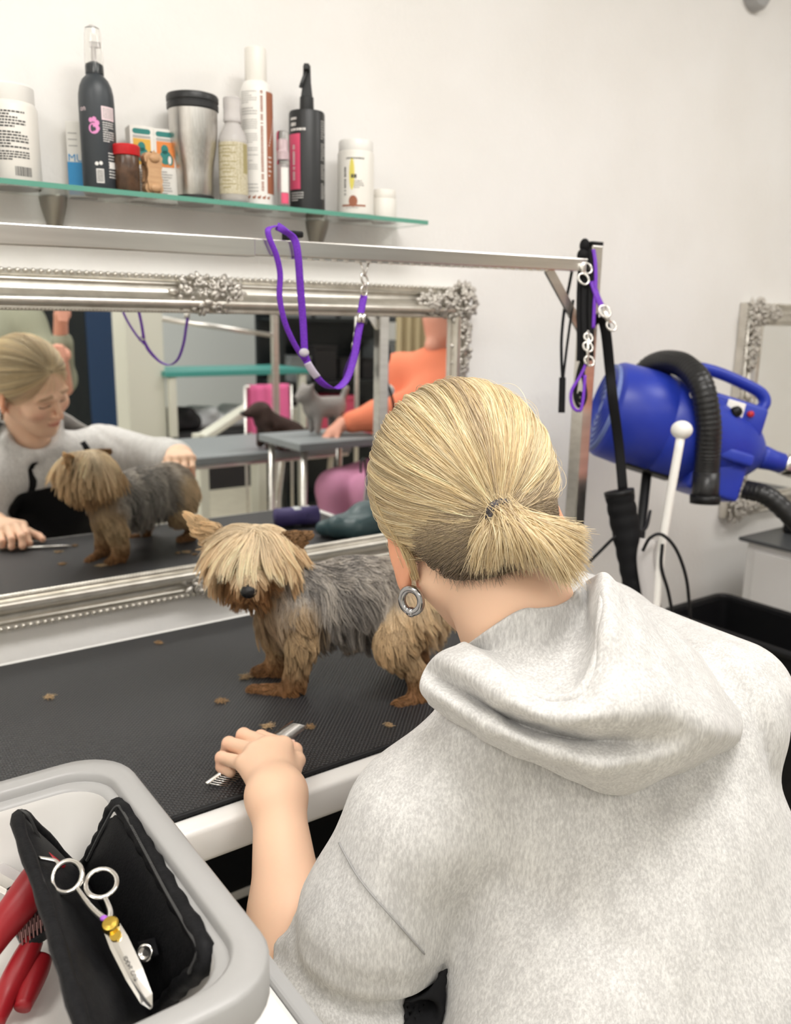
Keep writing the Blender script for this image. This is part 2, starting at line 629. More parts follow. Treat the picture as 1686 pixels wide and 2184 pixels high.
def ornate_mirror(name, label, xl, xr, zb, zt, lean=0.0):
    t = thing(name, label, 'mirror', ((xl + xr) / 2, 1.598, zb))
    w, h = xr - xl, zt - zb
    bm = BM()
    rings = []
    for i, (wi, hi) in enumerate(PROF):
        cs = [(-w / 2 + wi, wi), (w / 2 - wi, wi), (w / 2 - wi, h - wi), (-w / 2 + wi, h - wi)]
        rings.append([bm.verts.new((x, -hi, z)) for x, z in cs])
    for a, b in zip(rings, rings[1:]):
        for k in range(4):
            bm.faces.new((a[k], a[(k + 1) % 4], b[(k + 1) % 4], b[k]))
    fr = obj('frame', bm, 'silver_leaf', t)
    smooth_angle(fr, 50)
    bb = BM()
    def beads(x0, z0, x1, z1, r, sp, y):
        n = int(math.hypot(x1 - x0, z1 - z0) / sp)
        for k in range(n + 1):
            f = k / n
            ball(bb, (x0 + (x1 - x0) * f, y, z0 + (z1 - z0) * f), (r, r, r), 6, 5)
    for wi, r, sp, y in ((0.003, 0.0046, 0.0125, -0.027), (0.0665, 0.0022, 0.0062, -0.040)):
        c = [(-w / 2 + wi, wi), (w / 2 - wi, wi), (w / 2 - wi, h - wi), (-w / 2 + wi, h - wi)]
        for k in range(4):
            beads(*c[k], *c[(k + 1) % 4], r, sp, y)
    b_ = obj('bead_trim', bb, 'silver_leaf', fr, True)
    b_['kind'] = 'stuff'
    gl = obj('glass', box(BM(), (0, -0.033, h / 2), (w - 0.13, 0.003, h - 0.13)), 'mirror_glass', t)
    obj('backing', box(BM(), (0, -0.015, h / 2), (w - 0.12, 0.025, h - 0.12)), 'black_metal', t)
    for (x, z, ww, hh, sd) in ((0, h - 0.032, 0.072, 0.034, 1), (0, 0.036, 0.072, 0.034, 2), (-w / 2 + 0.036, h / 2, 0.034, 0.06, 3), (w / 2 - 0.036, h / 2, 0.034, 0.06, 4)):
        o = obj('centre_ornament', ornament(BM(), ww, hh, sd, 0.022), 'silver_carved', fr, True)
        o.location = (x, -0.034, z)
    k = 0
    for sx in (-1, 1):
        for sz in (0, 1):
            c = BM()
            ornament(c, 0.045, 0.045, 10 + k, 0.03)
            for v in c.verts:
                v.co.x += sx * (w / 2 - 0.038); v.co.z += (h - 0.034 if sz else 0.034); v.co.y -= 0.032
            c2 = BM()
            ornament(c2, 0.06, 0.024, 20 + k, 0.022)
            for v in c2.verts:
                v.co.x += sx * (w / 2 - 0.105); v.co.z += (h - 0.034 if sz else 0.034); v.co.y -= 0.036
            me = bpy.data.meshes.new('q'); c2.to_mesh(me); c2.free(); c.from_mesh(me)
            c3 = BM()
            ornament(c3, 0.026, 0.085, 30 + k, 0.022)
            for v in c3.verts:
                v.co.x += sx * (w / 2 - 0.032); v.co.z += (h - 0.13 if sz else 0.13); v.co.y -= 0.032
            me = bpy.data.meshes.new('q'); c3.to_mesh(me); c3.free(); c.from_mesh(me)
            tip = [(sx * (w / 2 - 0.022 + 0.006 * j / 6), -0.028, (h - 0.012 + 0.030 * j / 6) if sz else (0.012 - 0.03 * j / 6)) for j in range(7)]
            tube(c, tip, [0.010, 0.009, 0.008, 0.0065, 0.005, 0.0035, 0.001], 8)
            obj('corner_ornament', c, 'silver_carved', fr, True)
            k += 1
    return t
ornate_mirror('wall_mirror', 'wide wall mirror in an ornate silver frame above the grooming table', 0.02, 1.350, 0.871, 1.501)
ornate_mirror('wall_mirror', 'silver framed mirror hanging on the wall behind the blue dryer', 2.495, 3.55, 0.80, 1.495)

# ================================================================== glass shelf and what stands on it
mat('shelf_glass', (0.90, 0.97, 0.94), 0.02, trans=1.0, ior=1.5)
mat('glass_edge', (0.20, 0.55, 0.42), 0.15, trans=0.35, ior=1.5)
mat('bracket_metal', (0.34, 0.32, 0.28), 0.42, metal=0.8)
SZ = 1.630
sh = thing('glass_shelf', 'clear glass wall shelf with green edge above the mirror', 'shelf', (0.62, 1.54, SZ))
obj('glass_plate', box(BM(), (0, 0, -0.004), (1.056, 0.114, 0.008)), 'shelf_glass', sh)
eb = BM()
box(eb, (0, -0.0582, -0.004), (1.06, 0.0024, 0.0082))
box(eb, (0.5292, 0.001, -0.004), (0.0024, 0.116, 0.0082))
box(eb, (-0.5292, 0.001, -0.004), (0.0024, 0.116, 0.0082))
obj('glass_edge', eb, 'glass_edge', sh)
for bx_ in (-0.197, 0.325):
    bm = BM()
    # half-round support tapering down to the wall
    n = 12
    rings = []
    for z, r, yo in ((0.012, 0.0225, 0), (-0.006, 0.0225, 0), (-0.01, 0.0225, 0), (-0.022, 0.021, 0), (-0.036, 0.0175, 0.004), (-0.050, 0.0135, 0.010), (-0.060, 0.0105, 0.016), (-0.064, 0.008, 0.02)):
        ring = []
        for k in range(n + 1):
            a = PI + PI * k / n
            ring.append(bm.verts.new((bx_ + r * math.cos(a), 0.059 - 0.001 + (2.0 * r) * math.sin(a) * (0.9 if z < 0.01 else 0.3), z)))
        rings.append(ring)
    for a, b in zip(rings[1:], rings[2:]):
        for k in range(n):
            bm.faces.new((a[k], a[k + 1], b[k + 1], b[k]))
        bm.faces.new((a[0], b[0], b[n], a[n]))
    bm.faces.new(rings[1]); bm.faces.new(rings[-1])
    obj('bracket', bm, 'bracket_metal', sh, True)

def pm(name, col, rough=0.35, **k):
    return mat(name, col, rough, **k)
pm('white_plastic', (0.84, 0.82, 0.78), 0.35)
pm('warm_white_plastic', (0.82, 0.79, 0.73), 0.4)
pm('charcoal_plastic', (0.045, 0.052, 0.06), 0.4)
pm('lid_black', (0.02, 0.021, 0.022), 0.4)
pm('clear_plastic', (0.96, 0.96, 0.95), 0.08, trans=1.0, ior=1.3)
pm('milky_plastic', (0.90, 0.87, 0.86), 0.25, trans=0.55, ior=1.25)
pm('print_dark', (0.06, 0.06, 0.06), 0.6)
pm('print_grey', (0.45, 0.44, 0.42), 0.6)
pm('print_white', (0.85, 0.83, 0.80), 0.6)
pm('print_pink', (0.80, 0.30, 0.58), 0.6)
pm('print_pale_pink', (0.88, 0.70, 0.74), 0.6)
pm('print_magenta', (0.78, 0.10, 0.20), 0.5)
pm('print_brown', (0.36, 0.13, 0.07), 0.5)
pm('print_teal', (0.03, 0.22, 0.20), 0.6)
pm('print_orange', (0.80, 0.26, 0.06), 0.6)
pm('print_ochre', (0.76, 0.44, 0.07), 0.6)
pm('print_yellow', (0.80, 0.70, 0.15), 0.6)
pm('print_blue', (0.04, 0.30, 0.62), 0.5)
pm('print_gold', (0.40, 0.34, 0.16), 0.5)
pm('carton', (0.83, 0.81, 0.76), 0.6)
pm('red_lid', (0.55, 0.015, 0.02), 0.35)
pm('brown_jar', (0.055, 0.03, 0.018), 0.25, col2=(0.11, 0.06, 0.035), nscale=60)
pm('pale_wood', (0.50, 0.29, 0.15), 0.55, col2=(0.60, 0.37, 0.20), nscale=30, stretch=(1, 1, 5))
pm('oat_label', (0.50, 0.44, 0.28), 0.5, col2=(0.66, 0.61, 0.47), nscale=320)
pm('navy_plastic', (0.01, 0.012, 0.10), 0.35)

def facing(x, y):
    return math.atan2(-y, -x) + PI / 2

def cyl_patch(bm, r, a0, a1, z0, z1, n=None):
    """patch on a cylinder; angle 0 faces the room (-y), degrees"""
    n = n or max(1, int(abs(a1 - a0) / 8))
    lo, hi = [], []
    for k in range(n + 1):
        a = math.radians(a0 + (a1 - a0) * k / n) - PI / 2
        lo.append(bm.verts.new((r * math.cos(a), r * math.sin(a), z0)))
        hi.append(bm.verts.new((r * math.cos(a), r * math.sin(a), z1)))
    for k in range(n):
        bm.faces.new((lo[k], lo[k + 1], hi[k + 1], hi[k]))
    return bm

def cyl_poly(bm, r, pts):
    """polygon of (angle degrees, z) on a cylinder"""
    vs = []
    for a, z in pts:
        t = math.radians(a) - PI / 2
        vs.append(bm.verts.new((r * math.cos(t), r * math.sin(t), z)))
    bm.faces.new(vs)
    return bm

def text_lines(bm, r, a0, a1, z0, z1, n, seed=0, fill=0.55):
    """rows of small words too fine to read"""
    rd = random.Random(seed)
    dz = (z1 - z0) / n
    for i in range(n):
        zc = z1 - (i + 0.5) * dz
        a = a0
        end = a1 if rd.random() < 0.75 else a0 + (a1 - a0) * rd.uniform(0.35, 0.8)
        while a < end - 1:
            w = min(rd.uniform(3, 9), end - a)
            cyl_patch(bm, r, a, a + w, zc - dz * fill / 2, zc + dz * fill / 2, 1)
            a += w + 1.6
    return bm

def wrap_text(bm, s, r, ac, zc, size, vertical=False, center=True):
    V, F = text_geo(s, size)
    w = max(v[0] for v in V) - min(v[0] for v in V)
    h = max(v[1] for v in V)
    def fn(x, y, z):
        x -= w / 2 if center else 0
        y -= h / 2
        if vertical:
            x, y = y, -x
        a = math.radians(ac) + x / r - PI / 2
        return Vector((r * math.cos(a), r * math.sin(a), zc + y))
    return add_geo(bm, V, F, fn)

def vert_words(bm, r, ac, z0, z1, wdeg, seed=0):
    """a column of turned, unreadable words"""
    rd = random.Random(seed)
    z = z1
    while z > z0 + 0.002:
        h = min(rd.uniform(0.0012, 0.0026), z - z0)
        cyl_patch(bm, r, ac - wdeg / 2, ac + wdeg / 2, z - h, z, 1)
        z -= h + (0.004 if rd.random() < 0.14 else 0.0011)
    return bm

def lath(name, prof, m, parent, seg=36):
    return smooth_angle(obj(name, lathe(BM(), prof, seg), m, parent), 35)

GP = 'grooming products on the glass shelf'
def product(name, label, cat, x, y, rot=0.0):
    return thing(name, label, cat, (x, y, SZ), (0, 0, facing(x, y) + math.radians(rot)), GP)

# --- navy bottle at the shelf's end
t = product('bottle', 'dark navy blue bottle with a rounded shoulder beside the white tub', 'bottle', 0.290, 1.497)
lath('body', [(0.013, 0), (0.0135, 0.003), (0.0135, 0.085), (0.0125, 0.10), (0.012, 0.108), (0.012, 0.115)], 'navy_plastic', t)
lath('cap', [(0.0125, 0.115), (0.0125, 0.14), (0.011, 0.142)], 'white_plastic', t)
p = BM(); cyl_patch(p, 0.0139, -40, 70, 0.02, 0.035); obj('label', p, 'print_white', t)

# --- white tub
t = product('supplement_tub', 'large white screw-top tub with small black printed text', 'tub', 0.350, 1.541)
lath('body', [(0.0405, 0), (0.0425, 0.004), (0.0425, 0.112), (0.039, 0.119), (0.037, 0.121)], 'warm_white_plastic', t)
lath('lid', [(0.0385, 0.119), (0.0392, 0.121), (0.0392, 0.143), (0.037, 0.1455)], 'white_plastic', t, 48)
p = BM(); r = 0.0428
text_lines(p, r, -35, 32, 0.078, 0.104, 6, 1); text_lines(p, r, -35, 36, 0.048, 0.074, 6, 2); text_lines(p, r, -35, 36, 0.030, 0.045, 4, 3)
obj('print', p, 'print_dark', t)
p = BM()
rd = random.Random(4); a = 4.0
while a < 38:
    w = rd.choice((0.8, 1.2, 2.0)); cyl_patch(p, r, a, a + w, 0.008, 0.022, 1); a += w + rd.choice((0.8, 1.3))
obj('barcode', p, 'print_dark', t)

# --- blue and white carton
t = product('carton', 'slim white carton with blue lower half behind the charcoal bottle', 'carton', 0.470, 1.575, -6)
obj('box', box(BM(), (0, 0, 0.057), (0.045, 0.022, 0.114), bev=0.001), 'carton', t)
p = BM(); box(p, (0, -0.0112, 0.026), (0.0452, 0.0008, 0.046)); obj('blue_panel', p, 'print_blue', t)
p = BM(); V, F = text_geo('MU', 0.017); add_geo(p, V, F, lambda x, y, z: Vector((x - 0.0215, -0.0118, 0.050 + y)))
obj('print', p, 'print_blue', t)
p = BM()
for k in range(3):
    box(p, (-0.012, -0.0113, 0.075 + 0.01 * k), (0.014, 0.0006, 0.0015))
obj('text_lines', p, 'print_grey', t)

# --- charcoal spray bottle with paw
t = product('spray_bottle', 'tall charcoal bottle with pink paw print and clear dome cap', 'bottle', 0.484, 1.525)
R0 = 0.0285
lath('body', [(0.0265, 0), (R0, 0.003), (R0, 0.135), (0.0278, 0.150), (0.0255, 0.162), (0.021, 0.172), (0.0155, 0.178), (0.0135, 0.180)], 'charcoal_plastic', t)
ob = lath('collar', [(0.0135, 0.180), (0.0135, 0.196), (0.009, 0.1985), (0.007, 0.200)], 'charcoal_plastic', t, 24)
p = BM()
for k in range(24):
    a = 2 * PI * k / 24
    box(p, (0.0136 * math.cos(a), 0.0136 * math.sin(a), 0.187), (0.0012, 0.0012, 0.013), (0, 0, a))
obj('collar_ribs', p, 'charcoal_plastic', ob)
p = BM()
tube(p, [(0, 0, 0.198), (0, 0, 0.222)], 0.004, 10); box(p, (0.003, 0, 0.226), (0.018, 0.009, 0.009), bev=0.002)
obj('nozzle', p, 'milky_plastic', t)
lath('clear_cap', [(0.0148, 0.182), (0.0148, 0.2), (0.0142, 0.215), (0.013, 0.243), (0.0115, 0.250), (0.006, 0.254), (0.0001, 0.255), (0.0001, 0.2535), (0.0055, 0.2528), (0.0108, 0.2488), (0.0122, 0.242), (0.0134, 0.215), (0.0139, 0.2), (0.0139, 0.182)], 'clear_plastic', t, 28)
p = BM(); r = R0 + 0.0003
def ell(bm, r, ac, zc, ra, rz, n=14, hole=0):
    cyl_poly(bm, r, [(ac + math.degrees(ra / r) * math.cos(2 * PI * k / n), zc + rz * math.sin(2 * PI * k / n)) for k in range(n)])
ell(p, r, -12, 0.094, 0.0085, 0.0085)
for da, dz, q in ((-9, 0.0125, 0.0033), (2, 0.0135, 0.0037), (11, 0.0085, 0.0036), (12, 0.000, 0.0032)):
    ell(p, r, -12 + da, 0.094 + dz, q, q * 1.15)
obj('paw_print', p, 'print_pink', t)
p = BM(); ell(p, r + 0.0002, -11.5, 0.093, 0.0032, 0.0032); obj('paw_centre', p, 'charcoal_plastic', t)
p = BM(); cyl_patch(p, r, 14, 62, 0.108, 0.129); obj('pink_label', p, 'print_pale_pink', t)
p = BM(); text_lines(p, r + 0.0002, 18, 58, 0.110, 0.127, 6, 8); obj('pink_label_text', p, 'print_grey', t)
p = BM(); text_lines(p, r, 16, 58, 0.074, 0.106, 9, 5, 0.4); text_lines(p, r, 30, 60, 0.018, 0.06, 9, 6, 0.35); cyl_patch(p, r, 32, 60, 0.034, 0.044)
cyl_patch(p, r, -12, 12, 0.010, 0.032)
ell(p, r, -9, 0.040, 0.003, 0.003); ell(p, r, 4, 0.041, 0.0028, 0.003)
obj('white_print', p, 'print_white', t)
p = BM()
for k in range(8):
    cyl_patch(p, r + 0.0002, -10, 10, 0.012 + 0.0024 * k, 0.0132 + 0.0024 * k)
obj('barcode', p, 'print_dark', t)
p = BM(); wrap_text(p, 'on', r, -50, 0.124, 0.012); obj('brand_print', p, 'print_pale_pink', t)

# --- two remedy cartons
for k, (cx_, pic, lab) in enumerate(((0.5665, 'print_ochre', 'white medicine carton with yellow picture of a green bird-like figure'), (0.6085, 'print_orange', 'white medicine carton with orange picture beside the steel tumbler'))):
    t = product('medicine_carton', lab, 'carton', cx_, 1.560, 14)
    obj('box', box(BM(), (0, 0, 0.0585), (0.0405, 0.034, 0.117), bev=0.0008), 'carton', t)
    yf = -0.0174
    p = BM(); prism(p, rrect(0.031, 0.0085, 0.0042, 5, 0, 0.108), 0, 0.0006, Matrix.Translation((0, yf + 0.0006, 0)) @ Matrix.Rotation(PI / 2, 4, 'X'))
    obj('name_badge', p, 'print_teal', t)
    p = BM(); box(p, (0, yf, 0.075), (0.030, 0.0006, 0.042)); obj('picture', p, pic, t)
    p = BM()
    for (ex, ez, ra, rb) in ((0, 0.070, 0.0105, 0.012), (-0.001, 0.083, 0.0065, 0.008), (0.008, 0.066, 0.005, 0.009)):
        prism(p, [(ex + ra * math.cos(2 * PI * j / 18), ez + rb * math.sin(2 * PI * j / 18)) for j in range(18)], 0, 0.0005, Matrix.Translation((0, yf - 0.0002, 0)) @ Matrix.Rotation(PI / 2, 4, 'X'))
    obj('emblem', p, 'print_teal', t)
    p = BM()
    prism(p, [(0.007 + 0.003 * math.cos(2 * PI * j / 12), 0.066 + 0.007 * math.sin(2 * PI * j / 12)) for j in range(12)], 0, 0.0004, Matrix.Translation((0, yf - 0.0008, 0)) @ Matrix.Rotation(PI / 2, 4, 'X'))
    obj('emblem_wing', p, 'carton', t)
    p = BM(); rd = random.Random(k)
    for j in range(9):
        w = rd.uniform(0.014, 0.027); box(p, (-0.014 + w / 2, yf, 0.046 - 0.0045 * j), (w, 0.0005, 0.0016))
    box(p, (0, yf, 0.0995), (0.030, 0.0005, 0.004))
    obj('print', p, 'print_grey', t)

# --- red-lidded jar
t = product('jar', 'small dark brown jar with a red screw lid', 'jar', 0.522, 1.503)
lath('body', [(0.0185, 0), (0.0205, 0.003), (0.0205, 0.056), (0.019, 0.059)], 'brown_jar', t)
ob = lath('lid', [(0.0222, 0.0575), (0.0228, 0.059), (0.0228, 0.072), (0.021, 0.0745)], 'red_lid', t)

# --- wooden dumbbell
t = product('wooden_toy', 'pale wooden bone-shaped chew standing against the cartons', 'chew toy', 0.566, 1.505, 25)
half = [(0.0, 0.0015), (0.004, 0.0), (0.012, 0.002), (0.0165, 0.008), (0.0155, 0.015), (0.0105, 0.021), (0.0080, 0.030), (0.0080, 0.040), (0.0105, 0.048), (0.0155, 0.053), (0.0168, 0.060), (0.0125, 0.0665), (0.005, 0.069), (0.0, 0.0665)]
bp_ = BM(); prism(bp_, half + [(-x, z) for x, z in reversed(half[1:-1])], -0.012, 0.012, Matrix.Rotation(PI / 2, 4, 'X'))
bmesh.ops.bevel(bp_, geom=[e for e in bp_.edges if abs(e.verts[0].co.y - e.verts[1].co.y) < 1e-5], offset=0.004, segments=3, affect='EDGES')
smooth_angle(obj('body', bp_, 'pale_wood', t), 60)
kb_ = BM()
for z in (0.010, 0.058):
    ball(kb_, (0, -0.0125, z), (0.010, 0.004, 0.007), 12, 8)
k_ = obj('carved_knobs', kb_, 'pale_wood', t, True); k_['kind'] = 'stuff'

# --- steel tumbler
t = product('travel_tumbler', 'brushed steel travel tumbler with black lid and base', 'tumbler', 0.657, 1.535)
lath('body', [(0.030, 0.008), (0.0318, 0.012), (0.0322, 0.040), (0.0345, 0.065), (0.0400, 0.095), (0.0425, 0.120), (0.0430, 0.152)], 'brushed', t, 48)
lath('base', [(0.0315, 0), (0.033, 0.002), (0.033, 0.008), (0.030, 0.0095)], 'lid_black', t, 40)
ob = lath('lid', [(0.0430, 0.151), (0.0450, 0.153), (0.0452, 0.161), (0.0440, 0.1625), (0.0440, 0.164), (0.0455, 0.1655), (0.0457, 0.173), (0.044, 0.1765), (0.039, 0.178), (0.037, 0.1755)], 'lid_black', t, 48)

# --- clear bottle with oat label
t = product('bottle', 'clear ribbed bottle with speckled tan label and clear cap', 'bottle', 0.722, 1.512)
lath('body', [(0.024, 0), (0.0262, 0.004), (0.0262, 0.100), (0.0255, 0.108), (0.022, 0.120), (0.015, 0.132), (0.0135, 0.136), (0.0135, 0.142)], 'milky_plastic', t)
lath('liquid', [(0.0235, 0.004), (0.0255, 0.006), (0.0255, 0.098), (0.024, 0.106)], 'oat_label', t)
lath('cap', [(0.0155, 0.138), (0.0158, 0.140), (0.0150, 0.160), (0.0155, 0.161), (0.0155, 0.178), (0.014, 0.180)], 'milky_plastic', t, 28)
p = BM(); r = 0.0266; cyl_patch(p, r, -75, 75, 0.014, 0.102); obj('label', p, 'oat_label', t)
p = BM()
for k, zz in enumerate((0.095, 0.083, 0.068, 0.056, 0.042, 0.030)):
    cyl_patch(p, r + 0.0003, -70, 10, zz, zz + 0.0014); cyl_patch(p, r + 0.0003, -45, -12, zz - 0.006, zz - 0.0045)
cyl_patch(p, r + 0.0003, 14, 15, 0.016, 0.10); cyl_patch(p, r + 0.0003, 28, 29, 0.016, 0.10); cyl_patch(p, r + 0.0003, 42, 68, 0.05, 0.10)
obj('print', p, 'print_gold', t)

# --- white aerosol
t = product('aerosol_can', 'tall white aerosol can with brown side stripe and white cap', 'spray can', 0.780, 1.530)
R0 = 0.0298
lath('body', [(0.0275, 0), (R0, 0.003), (R0, 0.196), (0.0285, 0.205), (0.0245, 0.213), (0.021, 0.217)], 'white_plastic', t, 40)
lath('cap', [(0.0198, 0.216), (0.0202, 0.218), (0.0198, 0.272), (0.0185, 0.2745)], 'warm_white_plastic', t, 32)
r = R0 + 0.0003
p = BM(); cyl_patch(p, r, 36, 92, 0.022, 0.198); obj('brown_stripe', p, 'print_brown', t)
p = BM()
for k in range(10):
    a = 45 + 3.2 * k
    cyl_patch(p, r + 0.0003, a, a + 3.4, 0.105 + 0.005 * k, 0.108 + 0.0052 * k, 1)
text_lines(p, r + 0.0003, 42, 60, 0.05, 0.09, 5, 12, 0.3); obj('stripe_print', p, 'print_white', t)
p = BM()
for (z0, z1, n, sd) in ((0.176, 0.198, 6, 1), (0.156, 0.170, 3, 2), (0.132, 0.150, 5, 3), (0.108, 0.126, 5, 4), (0.086, 0.102, 4, 5), (0.062, 0.080, 5, 6), (0.022, 0.040, 3, 7)):
    text_lines(p, r, -62, 2, z0, z1, n, sd, 0.4)
obj('print', p, 'print_grey', t)
p = BM(); vert_words(p, r, 18, 0.024, 0.198, 9, 2); obj('name_print', p, 'print_brown', t)
p = BM()
for a in (-52, -34, -14, 4, 22, 40):
    ell(p, r, a, 0.014, 0.0032, 0.0022); ell(p, r, a + 5, 0.0165, 0.0014, 0.0014)
obj('animal_prints', p, 'print_brown', t)

# --- small pink sprayer
t = product('small_sprayer', 'slim clear mini sprayer with pink and white label', 'bottle', 0.818, 1.500)
lath('body', [(0.0108, 0), (0.0120, 0.002), (0.0120, 0.080), (0.0112, 0.084)], 'clear_plastic', t, 24)
lath('liquid', [(0.0100, 0.003), (0.0102, 0.004), (0.0102, 0.074), (0.009, 0.076)], 'milky_plastic', t, 20)
lath('pump', [(0.0105, 0.084), (0.0105, 0.098), (0.0075, 0.100), (0.0075, 0.118), (0.006, 0.120)], 'print_pale_pink', t, 20)
lath('cap', [(0.0120, 0.084), (0.0122, 0.086), (0.0118, 0.130), (0.0100, 0.134)], 'clear_plastic', t, 24)
p = BM(); cyl_patch(p, 0.0122, -20, 50, 0.026, 0.07); obj('label', p, 'print_white', t)
p = BM(); cyl_patch(p, 0.0123, -20, 50, 0.006, 0.025); obj('pink_band', p, 'print_magenta', t)

# --- black square-shouldered spray bottle
t = product('spray_bottle', 'black cylindrical trigger spray bottle with crimson label panel', 'bottle', 0.887, 1.530)
R0 = 0.0345
lath('body', [(0.033, 0), (R0, 0.002), (R0, 0.177), (0.033, 0.181), (0.016, 0.1835)], 'lid_black', t, 44)
lath('collar', [(0.0135, 0.183), (0.0138, 0.185), (0.0132, 0.208), (0.011, 0.2095)], 'lid_black', t, 28)
p = BM()
prism(p, [(-0.011, 0.209), (0.011, 0.209), (0.0085, 0.232), (0.0075, 0.262), (0.003, 0.266), (-0.003, 0.266), (-0.0065, 0.262), (-0.0065, 0.236)], -0.007, 0.007, Matrix.Rotation(PI / 2, 4, 'X'))
box(p, (0.0, -0.014, 0.257), (0.0105, 0.02, 0.011), bev=0.002)
obj('sprayer_head', p, 'lid_black', t)
p = BM(); tube(p, [(-0.002, -0.012, 0.252), (-0.004, -0.018, 0.24), (-0.009, -0.021, 0.228), (-0.012, -0.020, 0.220)], [0.004, 0.0038, 0.0034, 0.003], 8); obj('trigger', p, 'lid_black', t)
r = R0 + 0.0003
p = BM(); cyl_patch(p, r, -72, -22, 0.038, 0.138); obj('crimson_panel', p, 'print_magenta', t)
p = BM(); vert_words(p, r + 0.0003, -46, 0.052, 0.118, 9, 3); text_lines(p, r, -60, -12, 0.016, 0.034, 4, 3, 0.35)
text_lines(p, r, -60, -34, 0.162, 0.168, 1, 21, 0.7); text_lines(p, r, -60, -4, 0.151, 0.159, 1, 22, 0.75); text_lines(p, r, -60, -2, 0.142, 0.149, 1, 9, 0.6)
obj('white_print', p, 'print_white', t)
p = BM()
for (z0, z1) in ((0.13, 0.165), (0.092, 0.124), (0.058, 0.086), (0.022, 0.052)):
    text_lines(p, r, 50, 78, z0, z1, 8, int(z0 * 1000), 0.5)
obj('side_print', p, 'print_grey', t)

# --- white powder tub and small jar
t = product('powder_tub', 'white tub with yellow and brown printed emblem beside the small jar', 'tub', 1.000, 1.530)
lath('body', [(0.035, 0), (0.0372, 0.003), (0.0368, 0.118), (0.0345, 0.1235)], 'warm_white_plastic', t, 40)
lath('lid', [(0.0345, 0.121), (0.0350, 0.123), (0.0345, 0.141), (0.033, 0.1435)], 'white_plastic', t, 48)
r = 0.0375
p = BM(); ell(p, r, -12, 0.077, 0.0055, 0.03); obj('yellow_shape', p, 'print_yellow', t)
p = BM(); cyl_patch(p, r, -45, 32, 0.016, 0.0195); ell(p, r, -8, 0.026, 0.009, 0.011); obj('brown_emblem', p, 'print_brown', t)
p = BM(); text_lines(p, r, -30, 26, 0.104, 0.109, 1, 31, 0.5); text_lines(p, r + 0.0003, -14, 4, 0.068, 0.078, 1, 33, 0.7); vert_words(p, r, -34, 0.036, 0.090, 6, 5)
text_lines(p, r, -6, 26, 0.05, 0.066, 4, 2, 0.3); text_lines(p, r, -30, 20, 0.012, 0.015, 1, 2, 0.3)
obj('print', p, 'print_dark', t)
t = product('small_jar', 'small plain white screw-top jar at the shelf end', 'jar', 1.070, 1.530)
lath('body', [(0.0255, 0), (0.027, 0.002), (0.027, 0.036), (0.0245, 0.041)], 'warm_white_plastic', t)
lath('lid', [(0.0250, 0.040), (0.0255, 0.042), (0.025, 0.056), (0.024, 0.0575)], 'warm_white_plastic', t, 40)

# ================================================================== grooming arm over the table
mat('purple_web', (0.13, 0.02, 0.42), 0.55, col2=(0.18, 0.035, 0.52), nscale=400)
mat('black_web', (0.008, 0.008, 0.009), 0.7, spec=0.2)
mat('pale_web', (0.55, 0.50, 0.62), 0.5)
ga = thing('grooming_gantry', 'stainless steel overhead grooming arm with square post and brace', 'grooming arm', (1.346, 1.20, 0.78))
def A(p):
    return (p[0] - 1.346, p[1] - 1.20, p[2] - 0.78)
tilt = math.atan2(0.012, 1.05)
RB = Matrix.Rotation(-tilt, 3, 'Y')
def barz(x):
    return 1.5252 + 0.0119 * (x - 0.25)
o = obj('bar', box(BM(), A((0.965, 1.20, barz(0.965))), (0.735, 0.024, 0.0245), RB, bev=0.002), 'steel', ga)
obj('bar_sleeve', box(BM(), A((0.235, 1.20, barz(0.235) - 0.0005)), (0.73, 0.026, 0.0265), RB, bev=0.002), 'steel', ga)
b_ = BM()
for k in range(26):
    x = 0.66 + 0.022 * k
    box(b_, A((x, 1.1985, barz(x) - 0.0135)), (0.012, 0.02, 0.003))
obj('bar_teeth', b_, 'chrome', ga)
obj('post', box(BM(), A((1.346, 1.20, 1.178)), (0.030, 0.030, 0.796), bev=0.002), 'steel', ga)
obj('post_cap', box(BM(), A((1.346, 1.20, 1.5795)), (0.031, 0.031, 0.008), bev=0.002), 'black_plastic', ga)
obj('post', box(BM(), A((-0.142, 1.20, 1.16)), (0.030, 0.030, 0.76), bev=0.002), 'steel', ga)
b0, b1 = Vector((1.225, 1.20, 1.5265)), Vector((1.335, 1.20, 1.405))
b_ = BM(); d_ = (b1 - b0)
box(b_, A((b0 + b1) / 2), (d_.length, 0.006, 0.020), Matrix.Rotation(math.atan2(-d_.z, d_.x), 3, 'Y'))
obj('brace', b_, 'steel', ga)
for xx, s in ((1.331, 1), (-0.127, -1)):
    obj('clamp', box(BM(), A((xx - s * 0.004, 1.20, 0.815)), (0.012, 0.07, 0.05), bev=0.003), 'black_metal', ga)
lathe_k = lathe(BM(), [(0.009, 0), (0.011, 0.002), (0.011, 0.012), (0.007, 0.015)], 18, Matrix.Translation(A((0.662, 1.198, barz(0.662) + 0.012))))
obj('knob', lathe_k, 'black_plastic', ga, False)
kb = BM(); box(kb, A((0.668, 1.196, barz(0.668) + 0.022)), (0.030, 0.016, 0.010), bev=0.003)
obj('clip', kb, 'black_plastic', ga)

def strap(name, pts, m, parent, w=0.006, th=0.0012, ref=(0.8, -0.6, 0.0), n=8, close=False):
    sp = spline(pts, n, close)
    return obj(name, tube(BM(), sp, 1, 8, close=close, flat=(w, th), ref=ref), m, parent, True)

